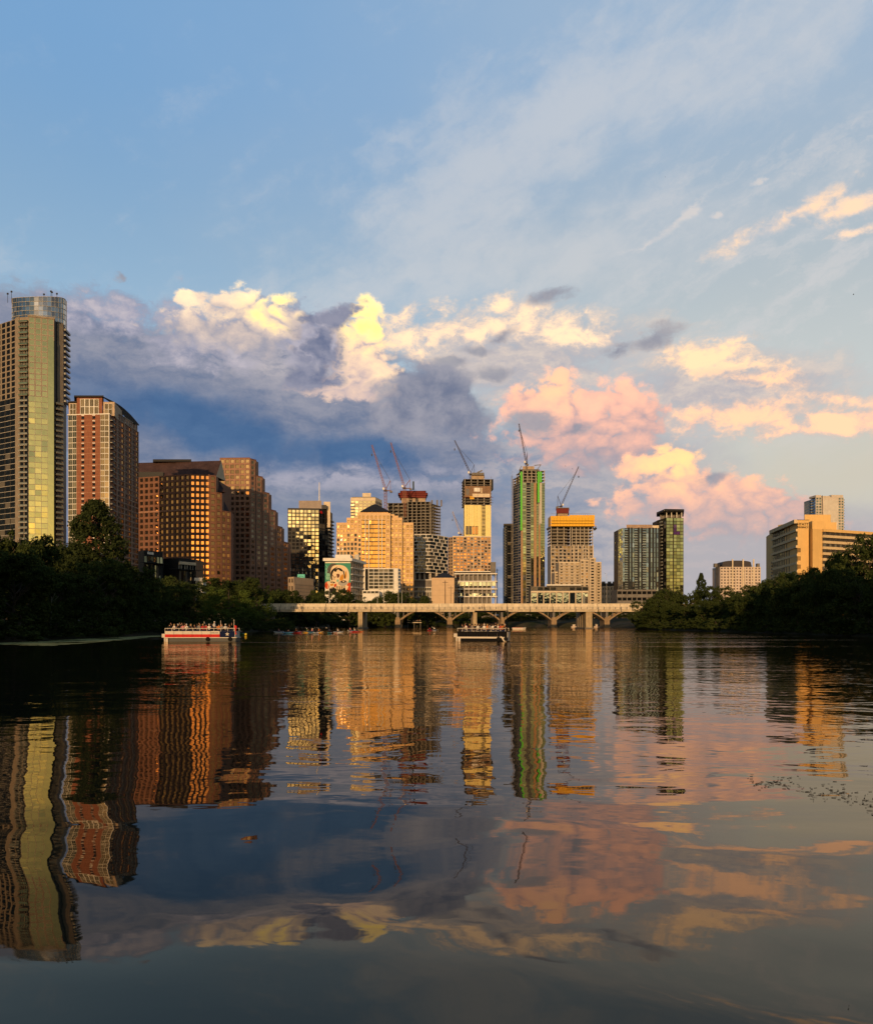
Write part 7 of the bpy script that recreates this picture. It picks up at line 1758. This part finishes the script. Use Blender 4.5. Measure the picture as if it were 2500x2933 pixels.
kd = [(799, 1813, 'white', 0.3, 'pink', 'brown'), (824, 1814.5, 'blue', 0.1, 'black', 'dark'), (849, 1813.5, 'red', 0.05, 'orange', 'straw hat'), (866, 1812.5, 'white', 0.7, 'black', 'brown'), (880, 1813, 'yellow', 0.0, 'green', 'white cap'), (894, 1813, 'blue', 0.5, 'pink', 'blond'), (905, 1815, 'white', 1.2, 'black', 'dark'), (914, 1813, 'yellow', -0.6, 'orange', 'straw hat'),
      (944, 1815, 'teal', 1.3, 'navy', 'dark'), (956, 1814.5, 'orange', 1.0, None, None), (968, 1813, 'white', 0.1, 'white', 'blond'), (1003, 1809.5, 'white', 1.1, 'pink', 'blond'), (1016, 1811.5, 'red', 0.2, 'white', 'straw hat'), (1029, 1811, 'orange', 0.4, None, None)]
for i, (px, py, c, rz, sh, ha) in enumerate(kd):
    pl = f'{ORD[i]} kayaker from the left bank in a {sh} top with {ha if ha and ("cap" in ha or "hat" in ha) else str(ha)+" hair"}' if sh else ''
    kayak(px, py, c, rz, sh, ha, f'{c} kayak, {ORD[i]} from the left in the group by the bridge', pl, L=2.8)
kayak(1231, 1807, 'red', 0.9, 'red', 'dark', 'red kayak farther out under the arch bridge', 'kayaker in dark red under the arch bridge'); kayak(1244, 1807, 'white', 1.1, 'white', 'blond', 'white kayak beside the red one under the arch bridge', 'kayaker in white leaning beside the red kayak')
kayak(690, 1818, 'green', 0.1, 'grey', 'brown', 'dark green canoe just past the bow of the striped boat', 'paddler in grey just past the bow of the striped boat')
o = link('float_buoy', MB().lathe([(0.05, 0), (0.25, 0.1), (0.28, 0.25), (0.15, 0.42), (0.04, 0.45)], 10).mesh('float_buoy', plain('buoy_yellow', (0.72, 0.55, 0.05), 0.5))); o.location = (X(704, yd(1820)), yd(1820), 0); tag(o, 'small yellow float trailing behind the green canoe', 'buoy')
def launch(px, py, L, label, canopy=False, rz=0.05, cabin=True, group=None, people=()):
    d = yd(py); r = thing('motor_launch', label, 'boat', (X(px, d), d, 0), group, rz); hb = L/2
    b = MB(); pl = [(-hb, -0.9), (hb*0.6, -0.95), (hb, 0), (hb*0.6, 0.95), (-hb, 0.9)]; n = len(pl)
    b.add([(x*0.92, y*0.75, -0.15) for x, y in pl]+[(x, y, 0.75+(0.25 if x > hb*0.9 else 0)) for x, y in pl], [tuple(range(n))[::-1], tuple(range(n, 2*n))]+[(i, (i+1) % n, n+(i+1) % n, n+i) for i in range(n)]); b.build('hull', M_bwhite, r, off=(0, 0, 0))
    b = MB(); b.box(-hb*0.96, hb*0.5, -0.93, 0.93, 0.76, 0.84); b.build('gunwale', M_bred, r, off=(0, 0, 0))
    if cabin: b = MB(); b.box(-hb*0.7, -hb*0.25, -0.6, 0.6, 0.84, 1.9); b.box(-hb*0.75, -hb*0.2, -0.7, 0.7, 1.9, 2.0); b.build('cabin', M_bwhite, r, off=(0, 0, 0))
    if canopy:
        for s in (-1, 1):
            for x in (-hb*0.6, hb*0.4): b = MB(); b.beam((x, s*0.8, 0.8), (x, s*0.8, 2.3), 0.04); b.build('canopy_post', M_dark, r, off=(0, 0, 0))
        b = MB(); b.box(-hb*0.7, hb*0.5, -0.95, 0.95, 2.3, 2.4); b.build('canopy', M_bwhite, r, off=(0, 0, 0))
    return r
launch(1486, 1803.2, 6.0, 'cream open boat lying beyond the black tour boat', cabin=False)
launch(1650, 1797.5, 7.0, 'white cabin boat moored beside the wide bridge pier', rz=0.1); launch(1716, 1797.3, 7.5, 'white boat moored between two bridge piers', canopy=True, rz=0.0)
launch(1779, 1797.0, 10.5, 'long white boat moored past the last arch pier', cabin=False, rz=0.02)
# jetty with people behind the kayaks
d = 530.0; r = thing('viewing_deck', 'small crowded viewing deck on posts under the arch bridge', 'deck', (X(1186, d), d, 0)); b = MB(); b.box(X(1165, d), X(1207, d), d, d+4, 3.0, 3.5); b.build('platform', M_bridge2, r)
for px in (1168, 1186, 1204): b = MB(); b.beam((X(px, d), d+1, -2), (X(px, d), d+1, 3.0), 0.25); b.build('post', M_concd, r)
b = MB(); b.box(X(1165, d), X(1207, d), d, d+0.1, 4.4, 4.5); b.build('rail', M_bridge2, r)
for i in range(8): person((X(1168+i*5, d), d+1.2, 3.5+0.9), rs.uniform(-1, 1), 'stand', rs.choice(['white', 'pink', 'grey', 'red']), rs.choice(['dark', 'blond']), f'{ORD[i]} onlooker from the left on the small viewing deck', 'onlookers on the viewing deck')
# walkers on the bridge, cars behind the barrier
for i, (px, po, sh, rz) in enumerate(((837, 'walk', 'black', 1.3), (842, 'stand', 'black', 0.4), (861, 'walk', 'grey', -1.4), (864, 'stand', 'navy', 0.2), (1015, 'walk', 'black', 1.5), (1047, 'sit', 'black', 0.9), (1090, 'stand', 'black', 0.3), (1342, 'stand', 'grey', 0.2), (1374, 'stand', 'white', 0.2), (1381, 'stand', 'black', 0.3), (1386, 'walk', 'black', 1.2), (1537, 'walk', 'black', -1.3))):
    person((X(px, 401.2), 401.2, Z(1746, 400)+0.12+(0.9 if po != 'sit' else 0.5)), rz, po, sh, 'dark', f'walker on the bridge, {ORD[i]} from the left bank, in {sh}', 'people walking on the bridge', legs='black')
def car(px, col, label):
    d = 408.0; x = X(px, d); z = Z(1746, 400)+0.02; r = thing('car', label, 'car', (x, d, z), 'cars crossing the bridge'); m = plain('car_'+label.split()[0], col, 0.3)
    prof = [(-2.1, 0.35), (2.15, 0.35), (2.15, 0.75), (1.3, 0.95), (0.75, 1.45), (-1.1, 1.5), (-1.9, 1.0), (-2.1, 0.9)]; n = len(prof); b = MB()
    b.add([(px_, -0.88, pz) for px_, pz in prof]+[(px_, 0.88, pz) for px_, pz in prof], [tuple(range(n)), tuple(range(n, 2*n))[::-1]]+[(i, n+i, n+(i+1) % n, (i+1) % n) for i in range(n)]); b.build('body', m, r, off=(0, 0, 0))
    b = MB(); b.add([(1.15, -0.885, 0.98), (0.68, -0.885, 1.40), (-1.0, -0.885, 1.44), (-1.6, -0.885, 1.02)], [(0, 1, 2, 3)]); b.build('side_window', G_dark, r, off=(0, 0, 0))
    for wx in (-1.35, 1.4):
        for s in (-1, 1): b = MB(); b.lathe([(0.34, -0.1), (0.34, 0.1)], 14); o = link('wheel', b.mesh('wheel', M_tyre), r); o.location = (wx, s*0.82, 0.34); o.rotation_euler = (math.pi/2, 0, 0)
    r.location.z += 1.1
car(1056, (0.5, 0.5, 0.48), 'silver car roof passing behind the bridge barrier'); car(1330, (0.06, 0.06, 0.07), 'dark car roof passing behind the bridge barrier')

# ------------------------------------------------------------------ birds
def bird(px, py, d, sp, label, a):
    b = MB(); b.lathe([(0.02, -0.5), (0.09, -0.3), (0.13, 0), (0.10, 0.28), (0.05, 0.42), (0.01, 0.5)], 8); b.v = [(x, z, y) for x, y, z in b.v]
    o = bpy.data.objects.new('bird', None); COL.objects.link(o); o.location = (X(px, d), d, Z(py, d)); o.rotation_euler = (0.2, a, 1.2); o.scale = (sp, sp, sp); tag(o, label, 'bird', 'birds in the sky')
    b.build('body', M_dark, o, off=(0, 0, 0))
    for s in (-1, 1): w = MB(); w.add([(0.05*s, 0.18, 0.02), (0.62*s, 0.10, 0.22), (1.15*s, -0.15, 0.10), (0.60*s, -0.12, 0.18), (0.05*s, -0.2, 0.02), (0.62*s, 0.0, 0.24)], [(0, 1, 5, 4), (1, 2, 5), (4, 5, 3), (5, 2, 3)]); w.build('wing', M_dark, o, off=(0, 0, 0))
bird(2444, 843, 120, 0.24, 'black bird gliding high at the right of the sky', 0.2); bird(1905, 506, 160, 0.20, 'tiny black bird highest in the sky', -0.3)
bird(1619, 1335, 220, 0.34, 'small bird by the hook of the leaning crane', 0.1); bird(1639, 1343, 220, 0.38, 'small bird just below another by the leaning crane', -0.2)
